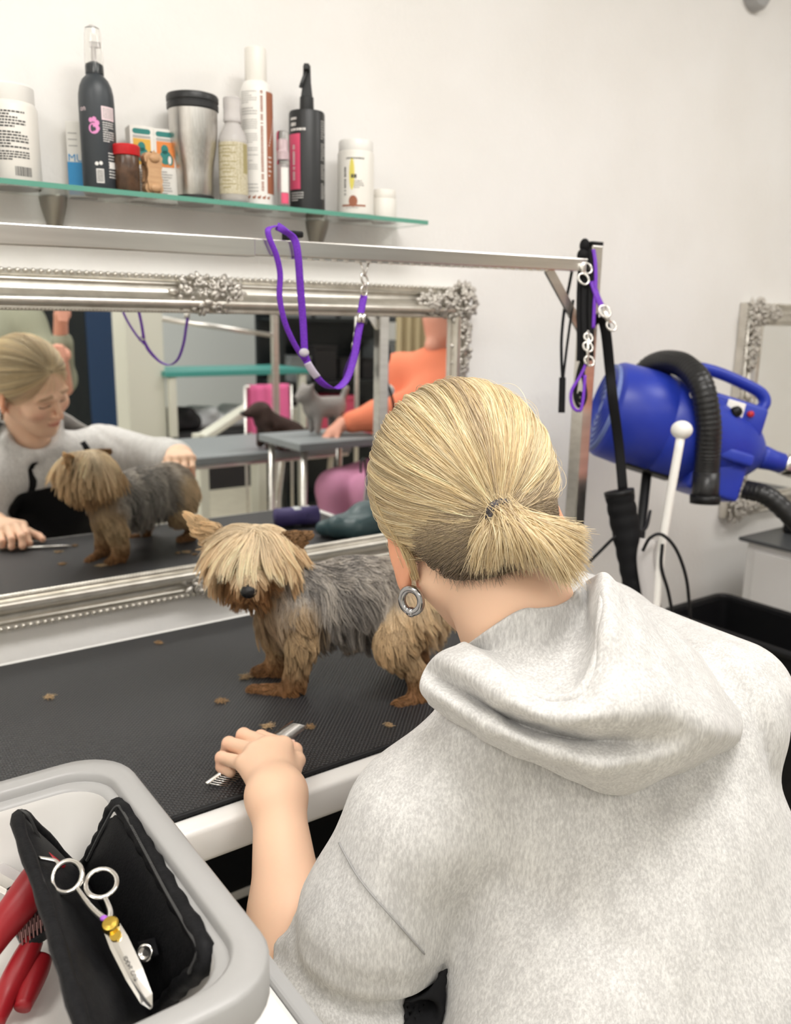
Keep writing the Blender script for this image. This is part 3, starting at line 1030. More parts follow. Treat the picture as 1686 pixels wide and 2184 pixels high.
def ring(bm, c, R, r, normal, n=20, k=8, squash=1.0):
    N = Vector(normal).normalized()
    u = N.orthogonal().normalized(); v = N.cross(u)
    pts = [Vector(c) + u * (R * math.cos(2 * PI * i / n)) + v * (R * squash * math.sin(2 * PI * i / n)) for i in range(n)]
    return tube(bm, pts, r, k, close=True)

# purple noose hanging from the bar
pl = thing('grooming_loop', 'bright purple webbing grooming loop hanging from the steel bar', 'leash')
strap('strand', [(0.6354, 1.1900, 1.5614), (0.6186, 1.1820, 1.5557), (0.6189, 1.1800, 1.5423), (0.6302, 1.1800, 1.5182), (0.6383, 1.1840, 1.4915), (0.6402, 1.1900, 1.4572), (0.6521, 1.1950, 1.4187), (0.6716, 1.1980, 1.3841), (0.6896, 1.2000, 1.3619)], 'purple_web', pl, 0.0045)
strap('strand', [(0.6359, 1.1880, 1.5613), (0.6453, 1.1820, 1.5549), (0.6608, 1.1800, 1.5436), (0.6671, 1.1800, 1.5201), (0.6753, 1.1880, 1.4757), (0.6844, 1.1960, 1.4190), (0.6888, 1.2000, 1.3752)], 'purple_web', pl, 0.0058)
strap('strand', [(0.6880, 1.2000, 1.3708), (0.6999, 1.2000, 1.3484), (0.7226, 1.2000, 1.3237), (0.7469, 1.2000, 1.3153), (0.7679, 1.2000, 1.3285), (0.7825, 1.2000, 1.3629), (0.7906, 1.2000, 1.4010), (0.7951, 1.2000, 1.4215)], 'purple_web', pl, 0.0062)
strap('strand', [(0.7958, 1.2000, 1.4366), (0.7994, 1.2000, 1.4540), (0.8021, 1.2000, 1.4653)], 'purple_web', pl, 0.0060)
strap('pale_patch', [(0.6930, 1.1985, 1.3575), (0.7007, 1.1985, 1.3462), (0.7111, 1.1985, 1.3340)], 'pale_web', pl, 0.0066, 0.0016)
cr = BM()
for (u0, v0) in (((0.7968, 1.2000, 1.4367), (0.7941, 1.2000, 1.4215)),):
    q0, q1 = Vector(u0), Vector(v0)
    for off in (-0.0038, 0.0038):
        tube(cr, [q0 + Vector((off, -0.003, 0)), q1 + Vector((off, -0.003, 0))], 0.0034, 8)
    tube(cr, [q0 + Vector((0, 0.002, 0)), q1 + Vector((0, 0.002, 0))], 0.005, 8)
obj('crimp', cr, 'chrome', pl, True)
sl = BM(); ball(sl, (0.6857, 1.1960, 1.3739), (0.009, 0.005, 0.007)); obj('slider', sl, 'milky_plastic', pl, True)
hk = BM()
ring(hk, (0.8020, 1.2000, 1.4728), 0.0085, 0.0012, (0.4, -1, 0))
ring(hk, (0.8027, 1.2000, 1.4907), 0.0075, 0.0018, (0.4, -1, 0.1), squash=1.5)
tube(hk, [(0.8019, 1.2000, 1.4788), (0.8028, 1.2000, 1.4848)], 0.0035, 8)
tube(hk, [(0.8027, 1.2000, 1.4952), (0.7998, 1.2000, 1.5061), (0.7942, 1.2000, 1.5169)], 0.0018, 8)
tube(hk, [(0.8027, 1.2000, 1.4952), (0.8063, 1.2000, 1.5064), (0.8117, 1.2000, 1.5193)], 0.0018, 8)
obj('snap_hook', hk, 'chrome', pl, True)

# leashes bundled on the post
t = thing('leash', 'thin black wrist-loop leash hanging from the arm brace', 'leash')
strap('cord', [(1.3146, 1.2189, 1.5416), (1.2986, 1.2117, 1.4975), (1.2818, 1.2047, 1.4519), (1.2708, 1.1974, 1.3976), (1.2653, 1.1885, 1.3523), (1.2625, 1.1804, 1.3162)], 'black_web', t, 0.003, 0.002)
strap('cord', [(1.3022, 1.2015, 1.4705), (1.2876, 1.1929, 1.4250), (1.2750, 1.1866, 1.3706), (1.2632, 1.1798, 1.3162)], 'black_web', t, 0.0026, 0.002)
strap('handle', [(1.2630, 1.1813, 1.3207), (1.2585, 1.1756, 1.2890), (1.2534, 1.1691, 1.2528)], 'black_web', t, 0.0066, 0.003)
t = thing('leash', 'thick bundle of black leads looped over the post top', 'leash')
for k, (du, dd) in enumerate(((-8, 0.0), (0, -0.006), (8, 0.002), (14, -0.008))):
    pts = [(1250, 530), (1246, 580), (1243, 650), (1244, 720), (1243, 770)]
    base = [(1.3274, 1.1985, 1.5699), (1.3189, 1.1919, 1.5247), (1.3091, 1.1812, 1.4615), (1.3022, 1.1683, 1.3984), (1.2961, 1.1601, 1.3533)]
    off = Vector((0.81, -0.585, 0.017)) * (du * 0.00092) + Vector((0.574, 0.788, -0.2)) * dd
    strap('lead', [tuple(Vector(b) + off * (1 if i else 0.6)) for i, b in enumerate(base)], 'black_web', t, 0.0062, 0.002)
strap('lead', [(1.2964, 1.1611, 1.3623), (1.2838, 1.1601, 1.3261), (1.2744, 1.1554, 1.2855), (1.2802, 1.1454, 1.2649), (1.2909, 1.1435, 1.2858), (1.2920, 1.1541, 1.3263), (1.2936, 1.1619, 1.3578)], 'black_web', t, 0.004, 0.0016)
strap('lead', [(1.2837, 1.1500, 1.2947), (1.2771, 1.1502, 1.2830), (1.2835, 1.1431, 1.2742), (1.2849, 1.1484, 1.2921)], 'black_web', t, 0.0036, 0.0016)
kb = BM(); ball(kb, (1.3226, 1.1996, 1.5750), (0.010, 0.010, 0.014)); ball(kb, (1.3151, 1.1972, 1.5558), (0.011, 0.010, 0.013)); obj('knot', kb, 'black_web', t, True)
t = thing('leash', 'purple lead with chrome snap hooks looped around the post', 'leash')
strap('lead', [(1.3280, 1.1808, 1.5672), (1.3264, 1.1724, 1.5421), (1.3228, 1.1649, 1.5063), (1.3168, 1.1591, 1.4616), (1.3123, 1.1536, 1.4168)], 'purple_web', t, 0.0036, 0.0014)
strap('lead', [(1.3193, 1.1713, 1.5064), (1.3211, 1.1585, 1.4796), (1.3266, 1.1483, 1.4574)], 'purple_web', t, 0.006, 0.0014)
strap('lead', [(1.2935, 1.1469, 1.3540), (1.2798, 1.1492, 1.3269), (1.2612, 1.1538, 1.2952), (1.2593, 1.1473, 1.2675), (1.2701, 1.1370, 1.2588), (1.2782, 1.1378, 1.2822), (1.2865, 1.1444, 1.3270)], 'purple_web', t, 0.0032, 0.0014)
for (c, R) in (((1.3110, 1.1805, 1.5311), 0.009), ((1.3040, 1.1797, 1.5104), 0.009), ((1.2980, 1.1525, 1.3988), 0.007), ((1.2951, 1.1496, 1.3809), 0.008), ((1.2941, 1.1427, 1.3542), 0.008), ((1.3301, 1.1435, 1.4494), 0.010), ((1.3371, 1.1306, 1.4219), 0.008)):
    obj('ring', ring(BM(), c, R, 0.0022, (-0.5, -0.8, 0.2), squash=1.3), 'chrome', t, True)
obj('snap_hook', tube(BM(), [(1.2996, 1.1551, 1.4122), (1.2901, 1.1431, 1.3452)], 0.0032, 8), 'chrome', t, True)
obj('snap_hook', tube(BM(), [(1.3288, 1.1467, 1.4574), (1.3311, 1.1400, 1.4396), (1.3354, 1.1330, 1.4264)], 0.0045, 8), 'chrome', t, True)
obj('buckle', box(BM(), (1.3065, 1.1837, 1.5310), (0.010, 0.008, 0.018), bev=0.002), 'chrome', t, True)

# black quilted sleeve on a long strap
t = thing('padded_sleeve', 'long black quilted sleeve hanging from a strap on the post', 'padded sleeve')
strap('strap', [(1.3387, 1.1812, 1.4257), (1.3442, 1.1677, 1.4369), (1.3669, 1.1709, 1.4169), (1.3925, 1.1727, 1.3322), (1.3904, 1.1583, 1.2759), (1.4211, 1.1586, 1.1765), (1.4170, 1.1350, 1.0824)], 'black_web', t, 0.0105, 0.002)
sb = BM()
sp = spline([(1.4100, 1.1406, 1.0842), (1.4154, 1.1254, 1.0217), (1.4197, 1.1005, 0.9449), (1.4224, 1.0767, 0.8680), (1.4270, 1.0408, 0.7527)], 12)
rr = [0.0285 + 0.0022 * abs(math.sin(i * 0.62)) for i in range(len(sp))]
rr[0] = 0.028; rr[1] = 0.0302
tube(sb, sp, rr, 20)
obj('sleeve', sb, 'black_web', t, True)
cb = BM(); tube(cb, sp[:3], [0.0315, 0.0315, 0.0312], 20); obj('cuff', cb, 'black_plastic', t, True)

# ================================================================== blue dryer on its stand
mat('blue_plastic', (0.015, 0.035, 0.36), 0.38, col2=(0.022, 0.05, 0.43), nscale=6)
mat('pale_blue', (0.16, 0.22, 0.50), 0.5, bump=0.6, bscale=160)
mat('hose_black', (0.013, 0.013, 0.014), 0.35)
mat('red_plastic', (0.50, 0.02, 0.03), 0.3)
dr = thing('pet_dryer', 'bright blue pet dryer with top handle tilted on a stand', 'dryer')
DA, DB = Vector((1.6335, 1.3922, 1.2257)), Vector((1.9697, 1.1384, 1.1040))
e1 = (DB - DA).normalized()
camd = Vector((-0.574, -0.788, 0.223))
e3 = (camd - e1 * camd.dot(e1)).normalized()
e2 = e3.cross(e1)
if e2.z < 0:
    e2 = -e2
K = (DB - DA).length / 374.0
MD = Matrix(((e2.x, e3.x, e1.x, DA.x), (e2.y, e3.y, e1.y, DA.y), (e2.z, e3.z, e1.z, DA.z), (0, 0, 0, 1)))
def dl(s, h, d):
    """dryer coordinates (along, up, toward the room) in dryer pixels"""
    return MD @ Vector((h * K, d * K, s * K))
bm = BM()
prof = [(88, 4), (97, 8), (101, 16), (104, 60), (105, 118), (103, 121), (103, 124), (105, 127), (104, 165), (99, 200), (90, 230), (80, 262), (72, 290), (64, 310), (50, 332), (36, 345), (26, 352)]
lathe(bm, [(r * K, s * K) for r, s in prof], 44, MD)
body = smooth_angle(obj('body', bm, 'blue_plastic', dr), 40)
obj('rear_grille', lathe(BM(), [(92 * K, -2 * K), (92 * K, 6 * K)], 40, MD), 'pale_blue', dr)
g = BM()
for k in range(6):
    ring(g, dl(-3, 0, 0), (18 + 13 * k) * K, 1.6 * K, e1, 28, 6)
obj('grille_rings', g, 'blue_plastic', dr, True)
bm = BM(); lathe(bm, [(27 * K, 345 * K), (25 * K, 362 * K), (22 * K, 380 * K), (21 * K, 420 * K)], 24, MD)
obj('nozzle', bm, 'blue_plastic', dr, True)
RD = Matrix((e1, e2, e3)).transposed()
bm = BM(); box(bm, dl(255, -70, 0), (110 * K, 90 * K, 120 * K), RD, bev=8 * K, seg=3); obj('motor_housing', bm, 'blue_plastic', dr, True)
bm = BM(); box(bm, dl(250, -28, 58), (120 * K, 26 * K, 44 * K), RD, bev=7 * K, seg=3); obj('side_rail', bm, 'blue_plastic', dr, True)
bm = BM(); box(bm, dl(262, 52, 8), (120 * K, 78 * K, 90 * K), RD, bev=10 * K, seg=3); obj('control_block', bm, 'blue_plastic', dr, True)
bm = BM()
hp = spline([dl(160, 90, 6), dl(158, 124, 6), dl(170, 137, 6), dl(215, 140, 6), dl(275, 134, 6), dl(312, 126, 6), dl(326, 108, 6), dl(316, 84, 6), dl(300, 66, 6)], 8)
tube(bm, hp, 1, 14, flat=(16 * K, 12 * K), ref=tuple(e3))
obj('handle', bm, 'blue_plastic', dr, True)
bm = BM(); box(bm, dl(250, 62, 55), (38 * K, 42 * K, 5 * K), RD, bev=2 * K); cp = obj('control_plate', bm, 'white_plastic', dr)
bm = BM(); tube(bm, [dl(250, 60, 56), dl(250, 60, 70)], 11 * K, 18); obj('dial', bm, 'black_plastic', cp, True)
bm = BM(); tube(bm, [dl(283, 66, 51), dl(283, 66, 60)], 6.5 * K, 14); obj('power_button', bm, 'red_plastic', dr, True)
bm = BM(); ball(bm, dl(150, 62, 86), (10 * K, 16 * K, 6 * K), 14, 10, RD); obj('badge', bm, 'white_plastic', dr, True)
# hose draped over the dryer
def corrug(pts, r, n=20, amp=0.05, per=2.2):
    sp = spline(pts, n)
    return tube(BM(), sp, [r * (1 + amp * math.sin(i * per)) for i in range(len(sp))], 18)
hs = thing('dryer_hose', 'thick black corrugated hose draped over the blue dryer', 'hose')
obj('hose', corrug([dl(66, 70, -60), dl(82, 118, -30), dl(100, 124, 30), dl(122, 112, 76), dl(148, 76, 116), dl(182, 12, 118), dl(204, -46, 106), dl(216, -84, 98)], 24 * K), 'hose_black', hs, True)
bm = BM(); tube(bm, [dl(214.5, -80, 98.5), dl(226, -116, 93), dl(229, -126, 91.5)], [26 * K, 26 * K, 27 * K], 22); obj('hose_end', bm, 'hose_black', hs, True)
bm = BM(); tube(bm, [dl(228.4, -124, 91.8), dl(233, -140, 90)], [30 * K, 29 * K], 22); obj('end_ring', bm, 'black_plastic', hs, True)
h2 = thing('dryer_hose', 'black air hose leading away from the dryer nozzle', 'hose')
obj('hose', corrug([dl(412, 0, 0), dl(450, -6, 0), dl(520, -30, 0), dl(560, -70, 20), dl(540, -120, 60), dl(450, -125, 80), dl(370, -85, 60), dl(330, -80, 30)], 20 * K, 16), 'hose_black', h2, True)
bm = BM(); lathe(bm, [(23 * K, 402 * K), (24 * K, 406 * K), (24 * K, 426 * K), (22 * K, 430 * K)], 20, MD); obj('cuff', bm, 'chrome', h2, True)
# stand of the dryer
st = thing('dryer_stand', 'slim dark floor stand carrying the blue dryer', 'stand')
pb = Vector(dl(130, -96, 0))
bm = BM(); tube(bm, [pb, (pb.x - 0.02, pb.y, 0.5), (pb.x - 0.03, pb.y, 0.03)], 0.012, 12); obj('pole', bm, 'black_metal', st, True)
bm = BM(); box(bm, dl(130, -100, 0), (110 * K, 10 * K, 60 * K), RD, bev=3 * K); obj('cradle', bm, 'black_metal', st)
for k in range(4):
    a = k * PI / 2 + 0.4
    bm = BM(); tube(bm, [(pb.x - 0.03, pb.y, 0.06), (pb.x - 0.03 + 0.2 * math.cos(a), pb.y + 0.13 * math.sin(a), 0.012)], 0.011, 8); obj('foot', bm, 'black_metal', st, True)
# white rod with ball
wr = thing('ball_rod', 'slim white rod topped by a white ball standing before the dryer', 'rod')
bm = BM(); tube(bm, [(1.4746, 1.0469, 1.2110), (1.4661, 1.0440, 1.1785), (1.4494, 1.0419, 1.0836), (1.4320, 1.0389, 0.9829), (1.4166, 1.0286, 0.8623), (1.3967, 1.0153, 0.6744)], 0.0088, 12); obj('rod', bm, 'white_plastic', wr, True)
bm = BM(); ball(bm, (1.4763, 1.0478, 1.2184), (0.0215, 0.0215, 0.019), 20, 14); obj('ball', bm, 'white_plastic', wr, True)
q = Vector((1.3967, 1.0153, 0.6744))
bm = BM(); tube(bm, [q, (q.x, q.y, 0.03)], 0.0095, 10); obj('lower_rod', bm, 'white_plastic', wr, True)
obj('base', lathe(BM(), [(0.12, 0), (0.12, 0.014), (0.02, 0.03)], 28, Matrix.Translation((q.x, q.y, 0))), 'white_plastic', wr)
bm = BM(); tube(bm, spline([(1.4159, 1.0604, 0.9952), (1.4055, 1.0546, 0.9482), (1.4108, 1.0302, 0.8528)], 8), 1, 10, flat=(0.018, 0.006), ref=(0.8, -0.6, 0)); obj('guard', bm, 'milky_plastic', wr, True)
# loose cables
for lab, pts in (('thin black cable looping behind the padded sleeve', [(1.3523, 1.1583, 0.9309), (1.3677, 1.1421, 0.9582), (1.3891, 1.1229, 0.9902), (1.4122, 1.1081, 0.9973), (1.4736, 1.1143, 0.9980), (1.5361, 1.1519, 1.0224)]),
                 ('black cable hanging in a loop below the white rod', [(1.3836, 1.0474, 0.9781), (1.3900, 1.0378, 1.0058), (1.4100, 1.0254, 1.0136), (1.4297, 1.0035, 0.9865), (1.4483, 0.9862, 0.9286), (1.4635, 0.9804, 0.8573), (1.5064, 0.9868, 0.7214)]),
                 ('second black cable dangling straight beside the looped one', [(1.4258, 1.0327, 0.9901), (1.4187, 1.0247, 0.9435), (1.4324, 1.0121, 0.8894), (1.4493, 1.0060, 0.8218), (1.4734, 1.0052, 0.7014)])):
    tag(obj('cable', tube(BM(), spline(pts, 8), 0.0035, 8), 'black_plastic', None, True), lab, 'cable')

# ================================================================== counter and bin to the right
mat('counter_top', (0.07, 0.075, 0.08), 0.35)
ct = thing('side_counter', 'white counter with dark grey top below the second mirror', 'counter', (2.85, 1.15, 0))
obj('top', box(BM(), (0, 0, 0.775), (0.93, 0.60, 0.012), bev=0.002), 'counter_top', ct)
obj('body', box(BM(), (0, 0, 0.384), (0.89, 0.56, 0.768), bev=0.004), 'white_enamel', ct)
for k in range(3):
    d_ = obj('drawer', box(BM(), (-0.448, 0, 0.66 - 0.2 * k), (0.012, 0.50, 0.17), bev=0.003), 'white_enamel', ct)
    obj('handle', box(BM(), (-0.459, 0, 0.70 - 0.2 * k), (0.012, 0.16, 0.012), bev=0.003), 'chrome', d_)
t = thing('clipper_case', 'small black case on the dark counter', 'case', (2.62, 1.36, 0.781))
obj('body', box(BM(), (0, 0, 0.04), (0.14, 0.09, 0.08), bev=0.008), 'black_plastic', t)
obj('lid', box(BM(), (0, 0, 0.086), (0.144, 0.094, 0.014), bev=0.004), 'black_metal', t)
# bin
bn = thing('waste_bin', 'tall open black plastic bin beside the counter', 'bin', (1.99, 1.05, 0))
bm = BM()
o_, i_ = rrect(0.26, 0.54, 0.03), rrect(0.236, 0.516, 0.02)
ro = [bm.verts.new((x, y, 0.67)) for x, y in o_]; ri = [bm.verts.new((x, y, 0.67)) for x, y in i_]
bo = [bm.verts.new((x * 0.9, y * 0.94, 0.0)) for x, y in o_]; bi = [bm.verts.new((x * 0.9, y * 0.94, 0.012)) for x, y in i_]
n = len(o_)
for k in range(n):
    k2 = (k + 1) % n
    bm.faces.new((ro[k], ro[k2], ri[k2], ri[k])); bm.faces.new((bo[k], bo[k2], ro[k2], ro[k])); bm.faces.new((ri[k], ri[k2], bi[k2], bi[k]))
bm.faces.new(bo); bm.faces.new(bi)
obj('body', bm, 'black_plastic', bn)
bm = BM(); tube(bm, [(x * 1.03, y * 1.015, 0.672) for x, y in o_], 0.010, 8, close=True); obj('rim', bm, 'black_plastic', bn, True)

# ================================================================== trolley, tray, scissor case
mat('tray_grey', (0.36, 0.355, 0.35), 0.38, spec=0.5)
mat('tray_white', (0.78, 0.76, 0.73), 0.35)
mat('case_cloth', (0.006, 0.006, 0.007), 0.6, spec=0.15, col2=(0.010, 0.010, 0.011), nscale=200, bump=0.15, bscale=500)
mat('case_lining', (0.005, 0.005, 0.006), 0.7, spec=0.1)
mat('zip_teeth', (0.05, 0.05, 0.05), 0.5, metal=0.2)
mat('gold', (0.72, 0.50, 0.10), 0.22, metal=1.0)
mat('red_rubber', (0.32, 0.012, 0.018), 0.4)
mat('violet', (0.35, 0.10, 0.55), 0.3)

tr = thing('tool_trolley', 'white tool trolley with dark grey edge strip under the tray', 'trolley', (0.06, 0.60, 0))
obj('top', box(BM(), (0, 0, 0.865), (0.44, 0.44, 0.03), bev=0.006), 'white_enamel', tr)
obj('edge_strip', box(BM(), (0.226, 0, 0.872), (0.014, 0.45, 0.024), bev=0.003), 'grey_plastic', tr)
obj('shelf', box(BM(), (0, 0, 0.45), (0.42, 0.42, 0.02), bev=0.004), 'white_enamel', tr)
for sx in (-0.19, 0.19):
    for sy in (-0.19, 0.19):
        obj('leg', box(BM(), (sx, sy, 0.455), (0.03, 0.03, 0.79), bev=0.003), 'white_enamel', tr)
        obj('caster', lathe(BM(), [(0.028, -0.012), (0.03, -0.009), (0.03, 0.009), (0.028, 0.012)], 20, Matrix.Translation((sx, sy, 0.031)) @ Matrix.Rotation(PI / 2, 4, 'X')), 'black_plastic', tr)

ty = thing('tool_tray', 'grey plastic tool tray with wide rounded rim', 'tray', (0.045, 0.615, 0.88))
W_, H_ = 0.385, 0.37
levels = [  # inset, z, radius
    (0.010, 0.086, 0.045), (0.000, 0.090, 0.052), (0.000, 0.116, 0.052), (0.003, 0.1195, 0.050), (0.020, 0.1195, 0.042), (0.0225, 0.117, 0.041), (0.0235, 0.110, 0.040), (0.031, 0.109, 0.036), (0.033, 0.106, 0.035)]
lev_in = [(0.033, 0.106, 0.035), (0.0345, 0.100, 0.034), (0.046, 0.008, 0.026), (0.050, 0.004, 0.022)]
def loft(levels, closed_end=False):
    bm = BM(); prev = None
    for ins, z, r in levels:
        ring_ = [bm.verts.new((x, y, z)) for x, y in rrect(W_ - 2 * ins, H_ - 2 * ins, r, 8)]
        if prev:
            for k in range(len(ring_)):
                k2 = (k + 1) % len(ring_)
                bm.faces.new((prev[k], prev[k2], ring_[k2], ring_[k]))
        prev = ring_
    if closed_end:
        bm.faces.new(prev)
    return bm
smooth_angle(obj('rim', loft(levels), 'tray_grey', ty), 50)
smooth_angle(obj('basin', loft(lev_in, True), 'tray_white', ty), 50)
smooth_angle(obj('outer_wall', loft([(0.012, 0.088, 0.045), (0.030, 0.0, 0.035)], True), 'tray_white', ty), 50)

# --- black zip case, open, standing in the tray
cs = thing('scissor_case', 'open black zip-up scissor case standing in the tray', 'case')
def patch(name, a, b, c, d, th, m, parent, nu=10, nv=6, bulge=0.0, puff=0.0):
    """thick panel between corners a-b (edge 1) and d-c (edge 2)"""
    a, b, c, d = (Vector(q) for q in (a, b, c, d))
    nrm = (b - a).cross(d - a).normalized()
    bm = BM(); top, bot = [], []
    for i in range(nu + 1):
        u = i / nu; r0, r1 = [], []
        for j in range(nv + 1):
            v = j / nv
            p = (a * (1 - u) + b * u) * (1 - v) + (d * (1 - u) + c * u) * v
            q = p + nrm * (bulge * math.sin(PI * u) * math.sin(PI * v))
            edge = min(1.0, 6 * min(u, 1 - u, v, 1 - v) + 0.35)
            w = puff * 0.5 * (math.sin(u * 40) * 0.25 + math.sin(v * 17) * 0.25)
            r0.append(bm.verts.new(q + nrm * (th / 2 * edge + w))); r1.append(bm.verts.new(q - nrm * (th / 2 * edge)))
        top.append(r0); bot.append(r1)
    for i in range(nu):
        for j in range(nv):
            bm.faces.new((top[i][j], top[i + 1][j], top[i + 1][j + 1], top[i][j + 1]))
            bm.faces.new((bot[i][j], bot[i][j + 1], bot[i + 1][j + 1], bot[i + 1][j]))
    for i in range(nu):
        bm.faces.new((top[i][0], bot[i][0], bot[i + 1][0], top[i + 1][0])); bm.faces.new((top[i][nv], top[i + 1][nv], bot[i + 1][nv], bot[i][nv]))
    for j in range(nv):
        bm.faces.new((top[0][j], top[0][j + 1], bot[0][j + 1], bot[0][j])); bm.faces.new((top[nu][j], bot[nu][j], bot[nu][j + 1], top[nu][j + 1]))
    return obj(name, bm, m, parent, True)
Lf, Ln = (0.1266, 0.7203, 1.0050), (0.1050, 0.4460, 1.0000)
Bf, Bn = (0.1809, 0.7494, 0.9050), (0.1798, 0.5513, 0.9000)
Rf, Rn = (0.2099, 0.7140, 0.9880), (0.2010, 0.4975, 0.9840)
Lf2 = (0.1198, 0.7246, 1.0020)
patch('left_cover', Lf, Ln, Bn, Bf, 0.010, 'case_cloth', cs, 18, 10, 0.004, 0.002)
ext = lambda p, q, f: tuple(Vector(p) + (Vector(p) - Vector(q)) * f)
patch('right_cover', ext(ext(Rf, Bf, 0.05), Rn, 0.025), ext(Rn, Bn, 0.05), Bn, Bf, 0.010, 'case_cloth', cs, 18, 10, -0.004, 0.002)
def along(a, b, n):
    return [tuple(Vector(a).lerp(Vector(b), i / n)) for i in range(n + 1)]
def gusset(name, pts, r):
    sp = spline(pts, 10)
    return obj(name, tube(BM(), sp, [r * (1 + 0.12 * math.sin(i * 1.7)) for i in range(len(sp))], 8), 'case_cloth', cs, True)
gusset('binding', [Bf, Lf, tuple(Vector(Lf).lerp(Vector(Ln), 0.5)), Ln], 0.0055)
gusset('binding', [tuple(Vector(Bf).lerp(Vector(Rf), 0.1)), tuple(Vector(Bf).lerp(Vector(Rf), 0.6)), Rf, tuple(Vector(Rf).lerp(Vector(Rn), 0.33) + Vector((0.001, 0, 0.002))), tuple(Vector(Rf).lerp(Vector(Rn), 0.66) + Vector((0.001, 0, 0.002))), Rn, tuple(Vector(Rn).lerp(Vector(Bn), 0.5)), Bn], 0.0070)
def zipper(pts):
    bm = BM(); sp = spline(pts, 26)
    for i in range(len(sp) - 1):
        box(bm, sp[i], (0.0021, 0.0021, 0.0012))
    o = obj('zipper_teeth', bm, 'zip_teeth', cs); o['kind'] = 'stuff'
zipper([(0.1781, 0.7114, 0.9450), (0.1921, 0.7026, 0.9780), (0.2030, 0.6995, 0.9960), (0.2061, 0.6884, 0.9960), (0.2028, 0.6291, 0.9950), (0.1993, 0.5716, 0.9930), (0.1974, 0.5250, 0.9910), (0.1961, 0.5007, 0.9880), (0.1891, 0.5006, 0.9720)])
zipper([(0.1282, 0.7164, 1.0110), (0.1317, 0.7039, 1.0100), (0.1373, 0.6972, 0.9900), (0.1441, 0.7004, 0.9650)])
patch('inner_pocket', (0.1291, 0.6801, 0.9850), (0.1184, 0.5045, 0.9850), (0.1557, 0.5391, 0.9350), (0.1695, 0.7057, 0.9350), 0.004, 'case_lining', cs, 12, 6, 0.004, 0.002)
patch('strap_band', (0.1158, 0.5271, 0.9900), (0.1131, 0.5064, 0.9900), (0.1525, 0.5458, 0.9500), (0.1540, 0.5633, 0.9500), 0.004, 'case_cloth', cs, 6, 6, 0.003)
patch('snap_tab', (0.1778, 0.5780, 0.9500), (0.1724, 0.5546, 0.9500), (0.1823, 0.5424, 0.9620), (0.1863, 0.5607, 0.9620), 0.003, 'case_lining', cs, 5, 5)
sb = BM(); c_ = Vector((0.1761, 0.5535, 0.9585)); nn = (Vector((0, 0, 1.43)) - c_).normalized() + Vector((-0.25, 0, 0)); nn.normalize()
Ms = Matrix.Translation(c_) @ nn.to_track_quat('Z', 'Y').to_matrix().to_4x4()
lathe(sb, [(0.0062, 0), (0.0066, 0.001), (0.0060, 0.0024), (0.0042, 0.0026), (0.0034, 0.0014), (0.0018, 0.0012)], 22, Ms)
obj('snap_button', sb, 'chrome', cs, True)

# --- scissors lying on the case
sc = thing('scissors', 'chrome grooming scissors with gold screw lying on the black case', 'scissors')
PV = Vector((0.1547, 0.5593, 0.9850)); TP = Vector((0.1596, 0.4961, 0.9620))
R1 = Vector((0.1392, 0.6186, 1.0000)); R2 = Vector((0.1601, 0.6012, 0.9960))
ax = (TP - PV).normalized(); view = (Vector((0, 0, 1.43)) - PV).normalized()
sd = view.cross(ax).normalized(); up = ax.cross(sd).normalized()
if up.dot(view) < 0:
    up = -up
def blade(name, hring, side, zoff):
    bm = BM()
    off = up * zoff
    path = [PV + off - ax * 0.004, PV + off + ax * 0.012, PV + off + ax * 0.04, PV + off + (TP - PV) * 0.9, TP + off * 0.2]
    wid = [0.0065, 0.0078, 0.0072, 0.005, 0.0012]
    rings = []
    for p, w in zip(path, wid):
        rings.append([bm.verts.new(p + sd * (w * side * 0.9) - up * 0.0004), bm.verts.new(p - sd * (w * side * 0.55) - up * 0.0004), bm.verts.new(p - sd * (w * side * 0.55) + up * 0.0008), bm.verts.new(p - sd * (w * 0.1 * side) + up * 0.0018), bm.verts.new(p + sd * (w * side * 0.9) + up * 0.0002)])
    for a, b in zip(rings, rings[1:]):
        for k in range(5):
            bm.faces.new((a[k], a[(k + 1) % 5], b[(k + 1) % 5], b[k]))
    bm.faces.new(rings[0]); bm.faces.new(rings[-1])
    bl = obj('blade', bm, 'chrome', sc)
    d = (PV - hring).normalized()
    bm = BM()
    st = hring + d * 0.0125
    mid = (st + PV) / 2 + sd * side * 0.0015
    sp = spline([st, mid, PV + off - ax * 0.004, PV + off + ax * 0.004], 8)
    tube(bm, sp, [0.0019 + 0.0028 * (i / (len(sp) - 1)) ** 1.5 for i in range(len(sp))], 12)
    obj('shank', bm, 'chrome', sc, True)
    nrm = (up * 0.95 + sd * 0.2 * side).normalized()
    bm = BM(); u = d; v = nrm.cross(u).normalized()
    tube(bm, [hring + u * (0.0135 * math.cos(2 * PI * i / 28)) + v * (0.0115 * math.sin(2 * PI * i / 28)) for i in range(28)], 0.0021, 10, close=True)
    obj('finger_ring', bm, 'chrome', sc, True)
    return bl
bl0 = blade('blade', R1, -1, 0.0)
blade('blade', R2, 1, 0.0022)
bm = BM(); tube(bm, spline([R1 - (PV - R1).normalized() * 0.013, R1 - (PV - R1).normalized() * 0.019 + sd * 0.001, Vector((0.1251, 0.6465, 1.0060))], 6), 0.0017, 8); obj('finger_rest', bm, 'chrome', sc, True)
Mv = Matrix.Translation(PV + up * 0.003) @ up.to_track_quat('Z', 'Y').to_matrix().to_4x4()
bm = BM(); lathe(bm, [(0.0058, 0), (0.0062, 0.001), (0.0062, 0.0055), (0.0052, 0.0068), (0.002, 0.0072)], 20, Mv); sw = obj('screw', bm, 'gold', sc, False)
